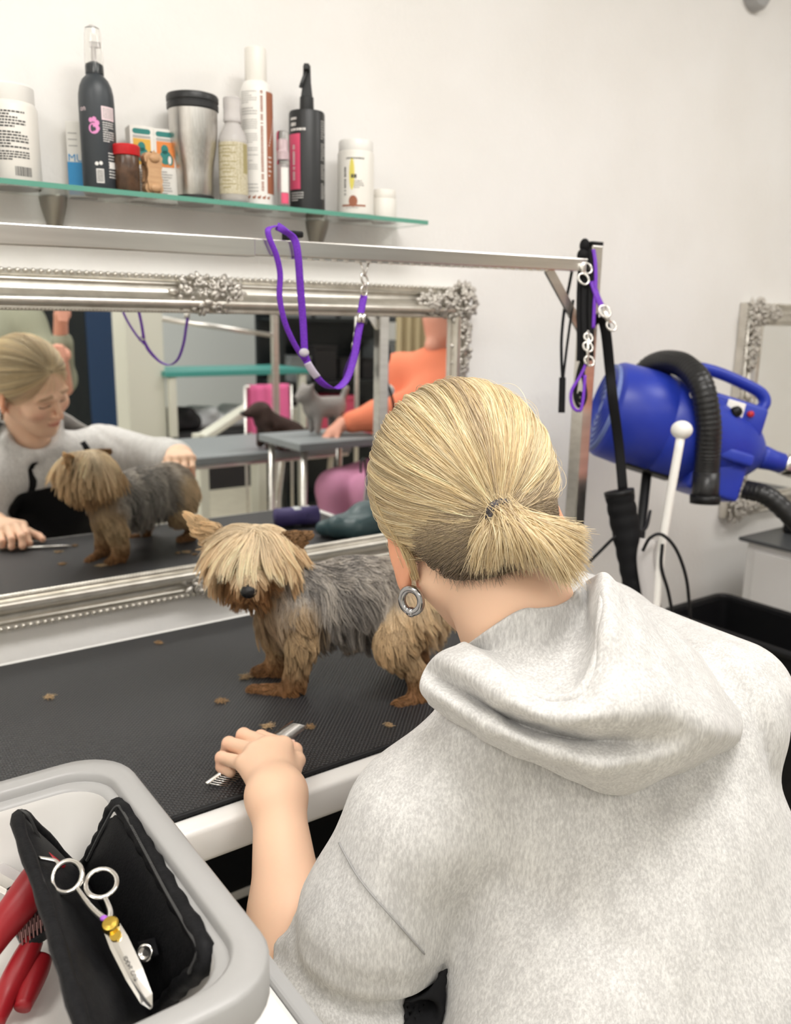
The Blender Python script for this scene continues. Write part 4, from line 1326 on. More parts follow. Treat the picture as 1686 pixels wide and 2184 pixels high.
bm = BM(); lathe(bm, [(0.0042, 0.0), (0.0042, 0.003)], 14, Matrix.Translation(ax * 0.0085) @ Mv); obj('screw_spring', bm, 'gold', sw)
bm = BM(); ball(bm, PV - ax * 0.0095 - sd * 0.002 + up * 0.004, (0.0028, 0.0028, 0.0018), 12, 8); obj('violet_stud', bm, 'violet', sc, True)
V, F = text_geo('IDEAL CUT', 0.0042)
bm = BM(); o3 = PV + ax * 0.026 + up * 0.0046 - sd * 0.0008
sgn = 1 if sd.dot(Vector((0.81, -0.585, 0))) > 0 else -1
tv = -sd * sgn
add_geo(bm, V, F, lambda x, y, z: o3 + ax * x + sd * sgn * (0.0016 - y))
obj('engraving', bm, 'zip_teeth', bl0)

# --- red-handled brushes in the tray
GB = 'red-handled brushes in the tray'
mat('bristle', (0.30, 0.16, 0.15), 0.6)
def brush(label, pts, r, head=None):
    t = thing('grooming_brush', label, 'brush', group=GB)
    sp = spline(pts, 8); n = len(sp)
    obj('handle', tube(BM(), sp, [r * (0.75 + 0.35 * math.sin(PI * min(1, i / n + 0.1))) for i in range(n)], 14), 'red_rubber', t, True)
    if head:
        c, d = Vector(head[0]), Vector(head[1])
        hb = BM(); Mh = (d - c).normalized().to_track_quat('X', 'Z').to_matrix()
        box(hb, (c + d) / 2, ((d - c).length, 0.04, 0.008), Mh, bev=0.003); hd = obj('head', hb, 'black_plastic', t)
        bb = BM()
        for i in range(9):
            for j in range(6):
                p = (c + d) / 2 + Mh @ Vector(((i / 8 - 0.5) * 0.9 * (d - c).length, (j / 5 - 0.5) * 0.034, 0.004))
                tube(bb, [p, p + Vector((0, 0, 0.012))], 0.0007, 4)
        o = obj('pins', bb, 'bristle', hd); o['kind'] = 'stuff'
    return t
brush('brush with fat curved crimson handle leaning on the black case', [(0.1454, 0.6825, 0.9780), (0.1312, 0.6787, 0.9680), (0.1136, 0.6707, 0.9550), (0.0953, 0.6658, 0.9400), (0.0786, 0.6578, 0.9250)], 0.0135)
brush('slicker brush with black head and slim crimson handle', [(0.1185, 0.6588, 0.9250), (0.1053, 0.6472, 0.9150), (0.0913, 0.6346, 0.9050), (0.0783, 0.6144, 0.9000)], 0.0095, ((0.1343, 0.6712, 0.9320), (0.1075, 0.6697, 0.9250)))
brush('brush with ribbed crimson handle lying beside the slicker', [(0.1232, 0.6516, 0.9120), (0.1125, 0.6393, 0.9060), (0.0988, 0.6188, 0.9000)], 0.0090)
nb = thing('nail_clipper', 'small steel and pale plastic clipper lying among the red handles', 'clipper')
obj('body', box(BM(), (0.1211, 0.7393, 0.9300), (0.022, 0.045, 0.008), (0.3, 0.2, 0.7), bev=0.002), 'milky_plastic', nb)
obj('jaw', box(BM(), (0.1085, 0.7196, 0.9450), (0.014, 0.02, 0.006), (0.3, 0.2, 0.7), bev=0.001), 'chrome', nb)

# ================================================================== the rest of the salon, behind the camera and seen in the mirror
mat('column_paint', (0.66, 0.66, 0.58), 0.7)
mat('dark_frame', (0.012, 0.016, 0.018), 0.4)
mat('night_glass', (0.03, 0.06, 0.13), 0.08, spec=0.6)
mat('grey_top', (0.22, 0.24, 0.25), 0.5)
mat('teal_top', (0.06, 0.30, 0.27), 0.4)
mat('pink_towel', (0.80, 0.16, 0.36), 0.9, bump=0.4, bscale=200)
mat('pale_linen', (0.62, 0.64, 0.66), 0.9)
mat('dark_fabric', (0.03, 0.028, 0.03), 0.9)
mat('orange_knit', (0.82, 0.24, 0.13), 0.9)
mat('pink_trousers', (0.55, 0.24, 0.38), 0.9)
mat('olive_cloth', (0.30, 0.31, 0.23), 0.9)
mat('curtain_beige', (0.50, 0.42, 0.26), 0.9)
mat('brown_coat', (0.045, 0.025, 0.02), 0.9, bump=1.0, bscale=160)
mat('grey_coat', (0.30, 0.28, 0.27), 0.9, bump=1.0, bscale=160)
mat('teal_vinyl', (0.045, 0.085, 0.095), 0.4)
mat('violet_roll', (0.06, 0.045, 0.16), 0.6)
mat('plain_skin', (0.74, 0.36, 0.26), 0.55)
mat('brown_hair', (0.05, 0.03, 0.02), 0.5)
mat('olive_jeans', (0.04, 0.05, 0.08), 0.9)
# door and column
dz_ = Y0 + 0.03
d1 = struct(obj('door_1', box(BM(), (1.90, dz_, 1.06), (0.98, 0.06, 2.12), bev=0.01), 'dark_frame'))
obj('pane', box(BM(), (2.07, dz_ + 0.035, 1.25), (0.26, 0.012, 1.50)), 'night_glass', d1)
obj('pane', box(BM(), (1.68, dz_ + 0.035, 1.25), (0.30, 0.012, 1.50)), 'dark_frame', d1)
obj('handle', box(BM(), (2.30, dz_ + 0.05, 1.02), (0.03, 0.05, 0.16), bev=0.008), 'chrome', d1)
cx0 = (1.5583, -1.3212, 0.9908)
struct(obj('column', box(BM(), (cx0[0], cx0[1], CEIL / 2), (0.20, 0.20, CEIL), bev=0.006), 'column_paint'))

# second grooming station: table, arm, sitting brown dog
c0 = (1.4892, -0.3235, 0.8744)
zt2 = c0[2]
t = thing('grooming_table', 'grey topped folding grooming table in the far part of the salon', 'table', (c0[0] + 0.10, c0[1], 0))
obj('top', box(BM(), (0, 0, zt2 - 0.02), (0.95, 0.55, 0.035), bev=0.006), 'grey_top', t)
obj('edge', box(BM(), (0, 0, zt2 - 0.045), (0.93, 0.53, 0.016), bev=0.004), 'steel', t)
for sx in (-1, 1):
    for sy in (-1, 1):
        obj('leg', tube(BM(), [(sx * 0.40, sy * 0.22, zt2 - 0.05), (sx * 0.30, sy * 0.24, 0.012)], 0.014, 8), 'steel', t, True)
    obj('brace', tube(BM(), [(sx * 0.36, -0.22, zt2 * 0.5), (sx * 0.36, 0.22, zt2 * 0.5)], 0.010, 8), 'steel', t, True)
t = thing('grooming_gantry', 'slim grey grooming frame standing behind the grey topped table', 'grooming arm')
pz_ = (1.9820, -0.6130, 1.1476)
obj('post', box(BM(), (pz_[0], pz_[1], 0.80), (0.03, 0.03, 1.60), bev=0.003), 'steel', t)
q0, q1 = Vector((2.0046, -0.6496, 1.3354)), Vector((1.4909, -0.7903, 1.4077))
obj('bar', tube(BM(), [q0, q1], 0.012, 8), 'steel', t, True)
obj('foot', box(BM(), (pz_[0], pz_[1], 0.01), (0.16, 0.30, 0.02), bev=0.004), 'steel', t)

def blob(name, prims, k, m, parent, step=0.010, pad=0.03):
    """smooth union of tapered capsules (a, b, ra, rb)"""
    pts = np.array([p for pr in prims for p in (pr[0], pr[1])], float)
    rm = max(max(pr[2], pr[3]) for pr in prims)
    def fn(P):
        d = None
        for a, b, ra, rb in prims:
            e = s_cap(P, a, b, ra, rb)
            d = e if d is None else smin(d, e, k)
        return d
    V, F = sdf_mesh(fn, pts.min(0) - rm - pad, pts.max(0) + rm + pad, step)
    return obj(name, mesh_np(name, relax(V, F, 1), F), m, parent)

# brown dog sitting on the grey table
b0 = np.array((1.7202, -0.1093, 0.9361)); b0[2] = zt2 + 0.11
t = thing('dog', 'dark brown curly dog sitting on the far grooming table', 'dog', (b0[0], b0[1], zt2))
t.scale = (0.78, 0.78, 0.62)
pr = [((0.08, 0, 0.10), (-0.06, 0, 0.19), 0.085, 0.07), ((-0.06, 0, 0.19), (-0.10, 0, 0.27), 0.06, 0.055), ((-0.10, 0, 0.27), (-0.18, 0, 0.25), 0.05, 0.028),
      ((0.06, -0.06, 0.08), (-0.02, -0.07, 0.025), 0.05, 0.024), ((0.06, 0.06, 0.08), (-0.02, 0.07, 0.025), 0.05, 0.024), ((-0.06, -0.05, 0.16), (-0.08, -0.05, 0.024), 0.035, 0.022), ((-0.06, 0.05, 0.16), (-0.08, 0.05, 0.024), 0.035, 0.022),
      ((-0.09, -0.055, 0.28), (-0.09, -0.075, 0.20), 0.022, 0.018), ((-0.09, 0.055, 0.28), (-0.09, 0.075, 0.20), 0.022, 0.018), ((0.15, 0, 0.09), (0.22, 0, 0.13), 0.02, 0.014)]
blob('body', pr, 0.025, 'brown_coat', t)
nb_ = BM(); ball(nb_, (-0.207, 0, 0.255), 0.013); obj('nose', nb_, 'dog_nose_far' if 'dog_nose_far' in MATS else mat('dog_nose_far', (0.01, 0.01, 0.01), 0.3), t, True)

# teal work top with linen below, towel on a rail
c1 = (2.0677, -1.3688, 1.1246)
t = thing('work_bench', 'tall teal-topped work bench with dark shelf under it', 'bench', (c1[0], c1[1], 0))
obj('top', box(BM(), (0, 0, c1[2]), (0.86, 0.42, 0.03), bev=0.004), 'teal_top', t)
obj('shelf', box(BM(), (0, 0, c1[2] - 0.34), (0.82, 0.40, 0.03), bev=0.004), 'dark_fabric', t)
for sx in (-1, 1):
    for sy in (-1, 1):
        obj('leg', box(BM(), (sx * 0.39, sy * 0.18, (c1[2] - 0.015) / 2), (0.04, 0.04, c1[2] - 0.015), bev=0.003), 'column_paint', t)
obj('cabinet', box(BM(), (-0.05, 0, c1[2] - 0.36 - 0.14), (0.68, 0.36, 0.28), bev=0.004), 'dark_fabric', t)
for k, (dx, w, m, lab) in enumerate(((-0.16, 0.10, 'pale_linen', 'pale folded linen heap on the bench shelf'), (0.04, 0.08, 'pale_linen', 'smaller pale towel heap beside the folded linen'), (-0.28, 0.07, 'dark_fabric', 'black cloth bag on the bench shelf'))):
    o = thing('towel_heap', lab, 'towels', (c1[0] + dx, c1[1], c1[2] - 0.325))
    blob('cloth', [((-w, 0, 0.04), (w, 0.02, 0.05), 0.045, 0.05), ((-w * 0.4, -0.05, 0.09), (w * 0.5, 0.05, 0.10), 0.045, 0.035)], 0.03, m, o)
    blob('fold', [((-w * 0.8, -0.07, 0.035), (w * 0.8, -0.07, 0.035), 0.03, 0.026)], 0.02, m, o)
c2 = (2.0095, -0.7397, 0.9933)
t = thing('pink_towel', 'bright pink towel hanging over a slim stand', 'towel', (c2[0], c2[1], 0))
pn = BM(); n = 16
for s in (-1, 1):
    rows = []
    for i in range(9):
        z = c2[2] + 0.10 - 0.24 * i / 8
        rows.append([pn.verts.new((-0.11 + 0.22 * j / n, s * (0.012 + 0.012 * (i / 8)) + 0.006 * math.sin(j * 1.3 + s), z)) for j in range(n + 1)])
    for a, b in zip(rows, rows[1:]):
        for j in range(n):
            pn.faces.new((a[j], a[j + 1], b[j + 1], b[j]))
    if s == -1:
        top0 = rows[0]
    else:
        for j in range(n):
            pn.faces.new((top0[j], top0[j + 1], rows[0][j + 1], rows[0][j]))
obj('cloth', pn, 'pink_towel', t, True)
obj('rail', tube(BM(), [(-0.13, 0, c2[2] + 0.092), (0.13, 0, c2[2] + 0.092)], 0.006, 8), 'steel', t, True)
for s in (-1, 1):
    obj('upright', tube(BM(), [(s * 0.13, 0, c2[2] + 0.092), (s * 0.13, 0, 0.008)], 0.007, 8), 'steel', t, True)
# white leaning ramp board
r0_, r1_ = Vector((1.7088, -0.9156, 0.8416)), Vector((1.9616, -0.7703, 0.9785))
t = thing('ramp', 'pale folding ramp board leaning against the bench', 'ramp')
obj('board', box(BM(), (r0_ + r1_) / 2, ((r1_ - r0_).length, 0.10, 0.03), Matrix.Rotation(-math.atan2(r1_.z - r0_.z, r1_.x - r0_.x), 3, 'Y'), bev=0.004), 'column_paint', t)
obj('prop', box(BM(), (r1_.x, r1_.y, r1_.z / 2), (0.05, 0.09, r1_.z), bev=0.004), 'column_paint', t)
obj('prop', box(BM(), (r0_.x, r0_.y, r0_.z / 2), (0.05, 0.09, r0_.z), bev=0.004), 'column_paint', t)

# dark shelving on the rear wall with boxes
c3 = (3.2221, -2.0787, 1.2225)
t = thing('shelf_rack', 'tall dark metal rack crowded with boxes near the rear wall', 'rack', (c3[0], c3[1], 0))
for sx in (-1, 1):
    for sy in (-1, 1):
        obj('upright', box(BM(), (sx * 0.50, sy * 0.17, 0.95), (0.03, 0.03, 1.9)), 'dark_frame', t)
for k in range(5):
    obj('shelf', box(BM(), (0, 0, 0.15 + 0.42 * k), (1.0, 0.36, 0.02)), 'dark_frame', t)
obj('back', box(BM(), (0, -0.185, 0.95), (1.0, 0.01, 1.9)), 'dark_frame', t)
cols = ['dark_fabric', 'print_magenta', 'grey_top', 'print_brown', 'dark_fabric', 'column_paint', 'grey_top', 'print_magenta']
labs_ = ['black', 'crimson', 'grey', 'brown', 'black', 'cream', 'grey', 'crimson']
rd = random.Random(3)
kk = 0
for k in range(1, 4):
    x = -0.42; ji = 0
    while x < 0.38:
        w, h = rd.uniform(0.11, 0.2), rd.uniform(0.14, 0.33)
        i = rd.randrange(8)
        o = thing('storage_box', '%s storage box, %s from the door side on the %s rack shelf' % (labs_[i], ('first', 'second', 'third', 'fourth', 'fifth', 'sixth')[ji], ('', 'lower', 'middle', 'upper')[k]), 'box', (c3[0] + x + w / 2, c3[1], 0.16 + 0.42 * k), group='boxes on the dark rack')
        obj('body', box(BM(), (0, 0, h * 0.44), (w * 0.92, 0.26, h * 0.88), bev=0.004), cols[i], o)
        obj('lid', box(BM(), (0, 0, h * 0.94), (w * 0.96, 0.27, h * 0.10), bev=0.004), cols[i], o)
        x += w + 0.02; kk += 1; ji += 1
# beige curtain
c4 = (2.9344, -0.6537, 1.2760)
t = thing('curtain', 'tall beige curtain hanging in soft folds', 'curtain', (c4[0], c4[1], 0))
cu = BM(); rows = []
for z in (0.02, 0.7, 1.4, 2.1):
    for s in (0, 1):
        pass
    rows.append([cu.verts.new((-0.20 + 0.40 * j / 40 * (1.0 - 0.12 * z / 2.1), 0.03 * math.sin(j * 0.95) , z)) for j in range(41)])
for a, b in zip(rows, rows[1:]):
    for j in range(40):
        cu.faces.new((a[j], a[j + 1], b[j + 1], b[j]))
co = obj('cloth', cu, 'curtain_beige', t, True)
md = co.modifiers.new('thickness', 'SOLIDIFY'); md.thickness = 0.006
obj('rail', tube(BM(), [(-0.45, 0, 2.11), (0.45, 0, 2.11)], 0.012, 10), 'steel', t, True)
for s in (-1, 1):
    obj('pole', tube(BM(), [(s * 0.45, 0, 2.11), (s * 0.45, 0, 0.0)], 0.012, 10), 'steel', t, True)

# seated groomer in orange with pink trousers
hip = np.array((2.1543, 0.3728, 0.7975)); sh = np.array((2.2820, 0.2894, 1.1967)); hd_ = np.array((2.2881, 0.3049, 1.3819))
el = np.array((1.9779, 0.3014, 1.0446)); ha = np.array((1.8276, 0.2403, 1.0084)); hb2 = np.array((1.7670, 0.2560, 0.9762))
kn = np.array((1.7661, 0.4137, 0.7751)); ft = np.array((kn[0] - 0.02, kn[1] + 0.02, 0.07))
t = thing('person', 'person in orange sweater and pink trousers working at the far table', 'person', (hip[0], hip[1], 0))
O3 = -np.array((hip[0], hip[1], 0))
def rel(*prs):
    return [(np.array(a) + O3, np.array(b) + O3, ra, rb) for a, b, ra, rb in prs]
sx_ = np.array((0.10, 0.14, 0.0))
fing = [(hb2 + np.array((0, 0.012 * k - 0.018, 0)), hb2 + np.array((-0.055, 0.013 * k - 0.02, -0.035)), 0.0085, 0.0075) for k in range(4)] + [(ha + np.array((-0.02, 0.02, 0)), hb2 + np.array((0.0, 0.045, -0.02)), 0.010, 0.008)]
blob('body', rel((hd_, hd_ + np.array((-0.02, 0, 0.05)), 0.080, 0.075), (hd_ + np.array((-0.05, 0, -0.06)), hd_ + np.array((-0.02, 0, -0.03)), 0.04, 0.055), (sh, hd_, 0.055, 0.052), (el, ha, 0.036, 0.028), (ha, hb2, 0.027, 0.026), *fing), 0.012, 'plain_skin', t, 0.007)
blob('hair', rel((hd_ + np.array((0.025, 0, 0.03)), hd_ + np.array((0.0, 0, 0.065)), 0.086, 0.082), (hd_ + np.array((0.05, 0.0, 0.0)), hd_ + np.array((0.07, 0.0, -0.12)), 0.06, 0.04)), 0.03, 'brown_hair', t)
blob('sweater', rel((hip + np.array((0, 0, 0.05)), sh, 0.15, 0.13), (sh - sx_, sh + sx_, 0.085, 0.085), (sh + sx_, el, 0.075, 0.060), (el, ha * 0.75 + el * 0.25, 0.058, 0.045), (sh - sx_, sh - sx_ + np.array((-0.12, 0.05, -0.24)), 0.075, 0.055)), 0.05, 'orange_knit', t)
blob('trousers', rel((hip - sx_ * 0.6, kn - sx_ * 0.4, 0.10, 0.075), (hip + sx_ * 0.6, kn + sx_ * 0.5, 0.10, 0.075), (kn - sx_ * 0.4, ft - sx_ * 0.4, 0.070, 0.05), (kn + sx_ * 0.5, ft + sx_ * 0.5, 0.070, 0.05)), 0.04, 'pink_trousers', t)
for s in (-0.4, 0.5):
    blob('shoe', rel((ft + sx_ * s + np.array((0.02, 0, -0.03)), ft + sx_ * s + np.array((-0.13, 0.02, -0.035)), 0.042, 0.034)), 0.02, 'shoe_far' if 'shoe_far' in MATS else mat('shoe_far', (0.6, 0.6, 0.6), 0.6), t)
st2 = thing('stool', 'dark stool under the person in orange', 'stool', (hip[0], hip[1], 0))
obj('seat', lathe(BM(), [(0.16, hip[2] - 0.16), (0.18, hip[2] - 0.15), (0.18, hip[2] - 0.12), (0.15, hip[2] - 0.10)], 28), 'dark_fabric', st2, True)
for k in range(4):
    a = k * PI / 2 + 0.5
    obj('leg', tube(BM(), [(0.10 * math.cos(a), 0.10 * math.sin(a), hip[2] - 0.16), (0.19 * math.cos(a), 0.19 * math.sin(a), 0.006)], 0.013, 8), 'steel', st2, True)
# the grey dog being groomed and its table
gd = np.array((1.7772, 0.1856, 1.0717)); gz = float((1.7650, 0.2054, 0.9704)[2])
t = thing('grooming_table', 'small square grey grooming table before the person in orange', 'table', (gd[0] - 0.02, gd[1] + 0.02, 0))
obj('top', box(BM(), (0, 0, gz - 0.02), (0.40, 0.34, 0.03), bev=0.004), 'grey_top', t)
for sx in (-1, 1):
    for sy in (-1, 1):
        obj('leg', tube(BM(), [(sx * 0.16, sy * 0.13, gz - 0.035), (sx * 0.17, sy * 0.14, 0.008)], 0.013, 8), 'steel', t, True)
t = thing('dog', 'small grey fluffy dog standing on the small square table', 'dog', (gd[0], gd[1], gz))
t.scale = (0.7, 0.7, 0.7)
pr = [((-0.07, 0, 0.15), (0.08, 0, 0.15), 0.062, 0.06), ((-0.07, 0, 0.17), (-0.12, 0, 0.23), 0.05, 0.052), ((-0.12, 0, 0.22), (-0.17, 0, 0.205), 0.04, 0.024), ((0.12, 0, 0.18), (0.15, 0, 0.25), 0.018, 0.02)]
for sx in (-0.06, 0.075):
    for sy in (-0.035, 0.035):
        pr.append(((sx, sy, 0.12), (sx - 0.005, sy, 0.018), 0.030, 0.018))
for s in (-1, 1):
    pr.append(((-0.115, s * 0.04, 0.26), (-0.105, s * 0.055, 0.29), 0.018, 0.008))
blob('body', pr, 0.02, 'grey_coat', t, 0.008)
nb_ = BM(); ball(nb_, (-0.195, 0, 0.208), 0.011); obj('nose', nb_, 'dog_nose_far', t, True)

# things lying at the far end of the grooming table, hidden from here by the groomer's head but seen in the mirror
t = thing('towel_roll', 'violet rolled towel lying on the grooming table end', 'towel', (1.145, 1.080, 0.8805))
obj('roll', tube(BM(), [(-0.060, -0.012, 0), (0.060, 0.016, 0)], 0.0265, 20), 'violet_roll', t, True)
obj('band', tube(BM(), [(-0.010, -0.0022, 0), (0.010, 0.0026, 0)], 0.0275, 20), 'pale_linen', t, True)
t = thing('folded_jacket', 'dark teal jacket lying folded on the grooming table end', 'jacket', (1.215, 1.270, 0.8535))
blob('body', [((-0.05, 0.0, 0.034), (0.055, -0.01, 0.036), 0.033, 0.035), ((-0.02, 0.05, 0.034), (0.06, 0.045, 0.045), 0.033, 0.034), ((0.03, 0.0, 0.06), (0.065, 0.03, 0.075), 0.034, 0.030), ((-0.07, -0.045, 0.022), (0.03, -0.055, 0.024), 0.021, 0.022)], 0.03, 'teal_vinyl', t, 0.006)
nb_ = BM()
for k in range(3):
    ball(nb_, (-0.02 + 0.035 * k, -0.079, 0.026 + 0.001 * k), (0.006, 0.003, 0.006), 10, 8)
bo_ = obj('snap_buttons', nb_, 'chrome', t, True); bo_['kind'] = 'stuff'
t = thing('leaflet', 'open white leaflet lying beside the violet roll', 'leaflet', (1.245, 1.150, 0.8535))
for s_ in (-1, 1):
    pg = BM(); rows = []
    for i in range(7):
        x = s_ * 0.052 * i / 6; z = 0.002 + 0.010 * math.sin(PI * i / 6)
        rows.append([pg.verts.new((x, -0.035, z)), pg.verts.new((x, 0.035, z))])
    for p_, q_ in zip(rows, rows[1:]):
        pg.faces.new((p_[0], p_[1], q_[1], q_[0]))
    o = obj('page', pg, 'white_plastic', t, True)
    md = o.modifiers.new('thickness', 'SOLIDIFY'); md.thickness = 0.0012

# standing person in an olive jacket behind the camera's right
DV = np.array((0.13, -0.72, 0.0))
hp = np.array((0.60, -0.30, 0.92)) + DV
t = thing('person', 'person standing in pale olive jacket with both hands raised', 'person', (hp[0], hp[1], 0))
O3 = -np.array((hp[0], hp[1], 0))
shl, shr = np.array((0.44, -0.24, 1.38)) + DV, np.array((0.80, -0.26, 1.38)) + DV; hd_ = np.array((0.62, -0.20, 1.62)) + DV
h1, h2 = np.array((0.9937, -0.5843, 1.4185)), np.array((0.9627, -0.5099, 1.2547))
e1_ = np.array((0.90, -0.12, 1.14)) + DV; e2_ = np.array((0.40, -0.08, 1.16)) + DV
fg = []
for hnd, dr_ in ((h1, np.array((0.02, 0.09, 0.01))), (h2, np.array((-0.01, 0.09, 0.02)))):
    for k in range(4):
        o = np.array((0.0, 0.0, 0.030 - 0.019 * k))
        fg += [(hnd + o, hnd + o + dr_ * 0.45 + np.array((-0.012, 0, 0)), 0.0095, 0.0088), (hnd + o + dr_ * 0.45 + np.array((-0.012, 0, 0)), hnd + o + dr_ * 0.6 + np.array((-0.045, 0, 0)), 0.0088, 0.0078)]
    fg.append((hnd + np.array((-0.01, -0.03, 0.02)), hnd + np.array((-0.035, 0.035, 0.045)), 0.012, 0.0085))
    fg.append((hnd + np.array((0, -0.04, 0.0)), hnd + np.array((0, 0.0, 0.006)), 0.026, 0.030))
blob('body', rel((hd_, hd_ + np.array((0, 0.02, 0.05)), 0.078, 0.082), (hd_ + np.array((0, 0.05, -0.05)), hd_ + np.array((0, 0.05, -0.02)), 0.042, 0.055), ((shl + shr) / 2, hd_, 0.06, 0.055), (e1_, h1 + np.array((0, -0.04, 0)), 0.038, 0.027), (e1_ + np.array((0.01, 0.02, -0.04)), h2 + np.array((0, -0.04, 0)), 0.036, 0.027), *fg), 0.010, 'plain_skin', t, 0.006)
blob('hair', rel((hd_ + np.array((0, -0.02, 0.04)), hd_ + np.array((0, -0.01, 0.075)), 0.085, 0.084), (hd_ + np.array((0, -0.05, 0.0)), hd_ + np.array((0, -0.06, -0.10)), 0.065, 0.05)), 0.03, 'brown_hair', t)
blob('jacket', rel((hp, (shl + shr) / 2 - np.array((0, 0, 0.06)), 0.16, 0.15), (shl, shr, 0.085, 0.085), (shr, e1_, 0.078, 0.062), (e1_, h1 * 0.6 + e1_ * 0.4, 0.06, 0.045), (shl, e2_, 0.078, 0.06), (e2_, h2 * 0.45 + e2_ * 0.55, 0.058, 0.05)), 0.05, 'olive_cloth', t)
blob('trousers', rel((hp + np.array((-0.09, 0, 0)), np.array((0.51, -0.29, 0.50)) + DV, 0.11, 0.075), (hp + np.array((0.09, 0, 0)), np.array((0.69, -0.29, 0.50)) + DV, 0.11, 0.075), (np.array((0.51, -0.29, 0.50)) + DV, np.array((0.51, -0.31, 0.10)) + DV, 0.072, 0.05), (np.array((0.69, -0.29, 0.50)) + DV, np.array((0.69, -0.31, 0.10)) + DV, 0.072, 0.05)), 0.04, 'olive_jeans', t)
for xx in (0.51, 0.69):
    blob('shoe', rel((np.array((xx, -0.33, 0.045)) + DV, np.array((xx, -0.18, 0.040)) + DV, 0.044, 0.038)), 0.02, 'shoe_far', t)

# ================================================================== the little dog
attr_mat('dog_skin', 0.7, 0.2)
def fur_mat(name, rough=0.45, spec=0.35):
    m = mat(name, (0.5, 0.5, 0.5), rough, spec=spec)
    nt = m.node_tree
    a = nt.nodes.new('ShaderNodeAttribute')
    a.attribute_name = 'Col'
    b = nt.nodes['Principled BSDF']
    nt.links.new(a.outputs['Color'], b.inputs['Base Color'])
    tr = nt.nodes.new('ShaderNodeBsdfTranslucent')
    nt.links.new(a.outputs['Color'], tr.inputs['Color'])
    mx = nt.nodes.new('ShaderNodeMixShader')
    mx.inputs[0].default_value = 0.22
    out = nt.nodes['Material Output']
    nt.links.new(b.outputs[0], mx.inputs[1])
    nt.links.new(tr.outputs[0], mx.inputs[2])
    nt.links.new(mx.outputs[0], out.inputs['Surface'])
    return m
fur_mat('fur')
mat('dog_nose', (0.006, 0.006, 0.007), 0.25, bump=0.3, bscale=900)
mat('dog_eye', (0.008, 0.005, 0.004), 0.08)

A_ = lambda *p: np.array(p, np.float32)
D = dict(
    chest=A_(0.622, 1.118, 0.996), mid=A_(0.705, 1.085, 0.998), rump=A_(0.792, 1.045, 1.002),
    head=A_(*(0.5614, 1.1388, 1.0694)), nose=A_(*(0.5225, 1.0753, 1.0497)), brow=A_(*(0.5569, 1.1288, 1.0895)),
    ear_l0=A_(*(0.5192, 1.1768, 1.0950)), ear_l1=A_(*(0.5009, 1.2171, 1.1232)), ear_r0=A_(*(0.5951, 1.1017, 1.0923)), ear_r1=A_(*(0.6380, 1.0938, 1.1073)),
    f_sh=A_(*(0.6094, 1.0801, 0.9852)), f_el=A_(*(0.6066, 1.0760, 0.9413)), f_wr=A_(*(0.6021, 1.0868, 0.8780)), f_paw=A_(*(0.5943, 1.0943, 0.8534)), f_toe=A_(*(0.5530, 1.1319, 0.8528)),
    g_sh=A_(0.600, 1.150, 0.960), g_el=A_(0.612, 1.165, 0.930), g_wr=A_(0.618, 1.170, 0.885), g_paw=A_(0.612, 1.172, 0.862), g_toe=A_(0.585, 1.182, 0.858),
    h_hip=A_(0.785, 1.010, 0.995), h_kn=A_(*(0.7192, 0.9880, 0.9420)), h_hk=A_(*(0.7560, 0.9692, 0.8898)), h_paw=A_(*(0.7481, 0.9633, 0.8486)), h_toe=A_(*(0.7150, 0.9649, 0.8498)),
    k_hip=A_(0.805, 1.080, 0.985), k_kn=A_(0.800, 1.085, 0.930), k_hk=A_(0.838, 1.075, 0.900), k_paw=A_(0.832, 1.070, 0.862), k_toe=A_(0.805, 1.076, 0.858),
    tail0=A_(0.832, 1.030, 1.020), tail1=A_(*(0.8142, 0.9848, 0.9736)))
e_f = (D['nose'] - D['head']); e_f = e_f / np.linalg.norm(e_f)
e_r = np.cross(e_f, A_(0, 0, 1)); e_r /= np.linalg.norm(e_r)      # dog's right
e_u = np.cross(e_r, e_f)
HM = np.stack([e_r, e_f, e_u], 1)

def ear_sdf(P, a, b, w):
    ax = (b - a); L = np.linalg.norm(ax); ax = ax / L
    th = e_f - ax * (e_f @ ax); th /= np.linalg.norm(th)
    si = np.cross(ax, th)
    q = P - a
    t = np.clip((q @ ax) / L, 0, 1)
    half = w * (1 - t) ** 0.8 + 0.002
    dx = np.abs(q @ si) - half
    dy = np.abs(q @ th - 0.006 * np.cos(np.clip((q @ si) / w, -1, 1) * 1.5)) - 0.0022
    dz = np.abs(q @ ax - L / 2) - L / 2
    return np.maximum(np.maximum(dx, dy), dz)

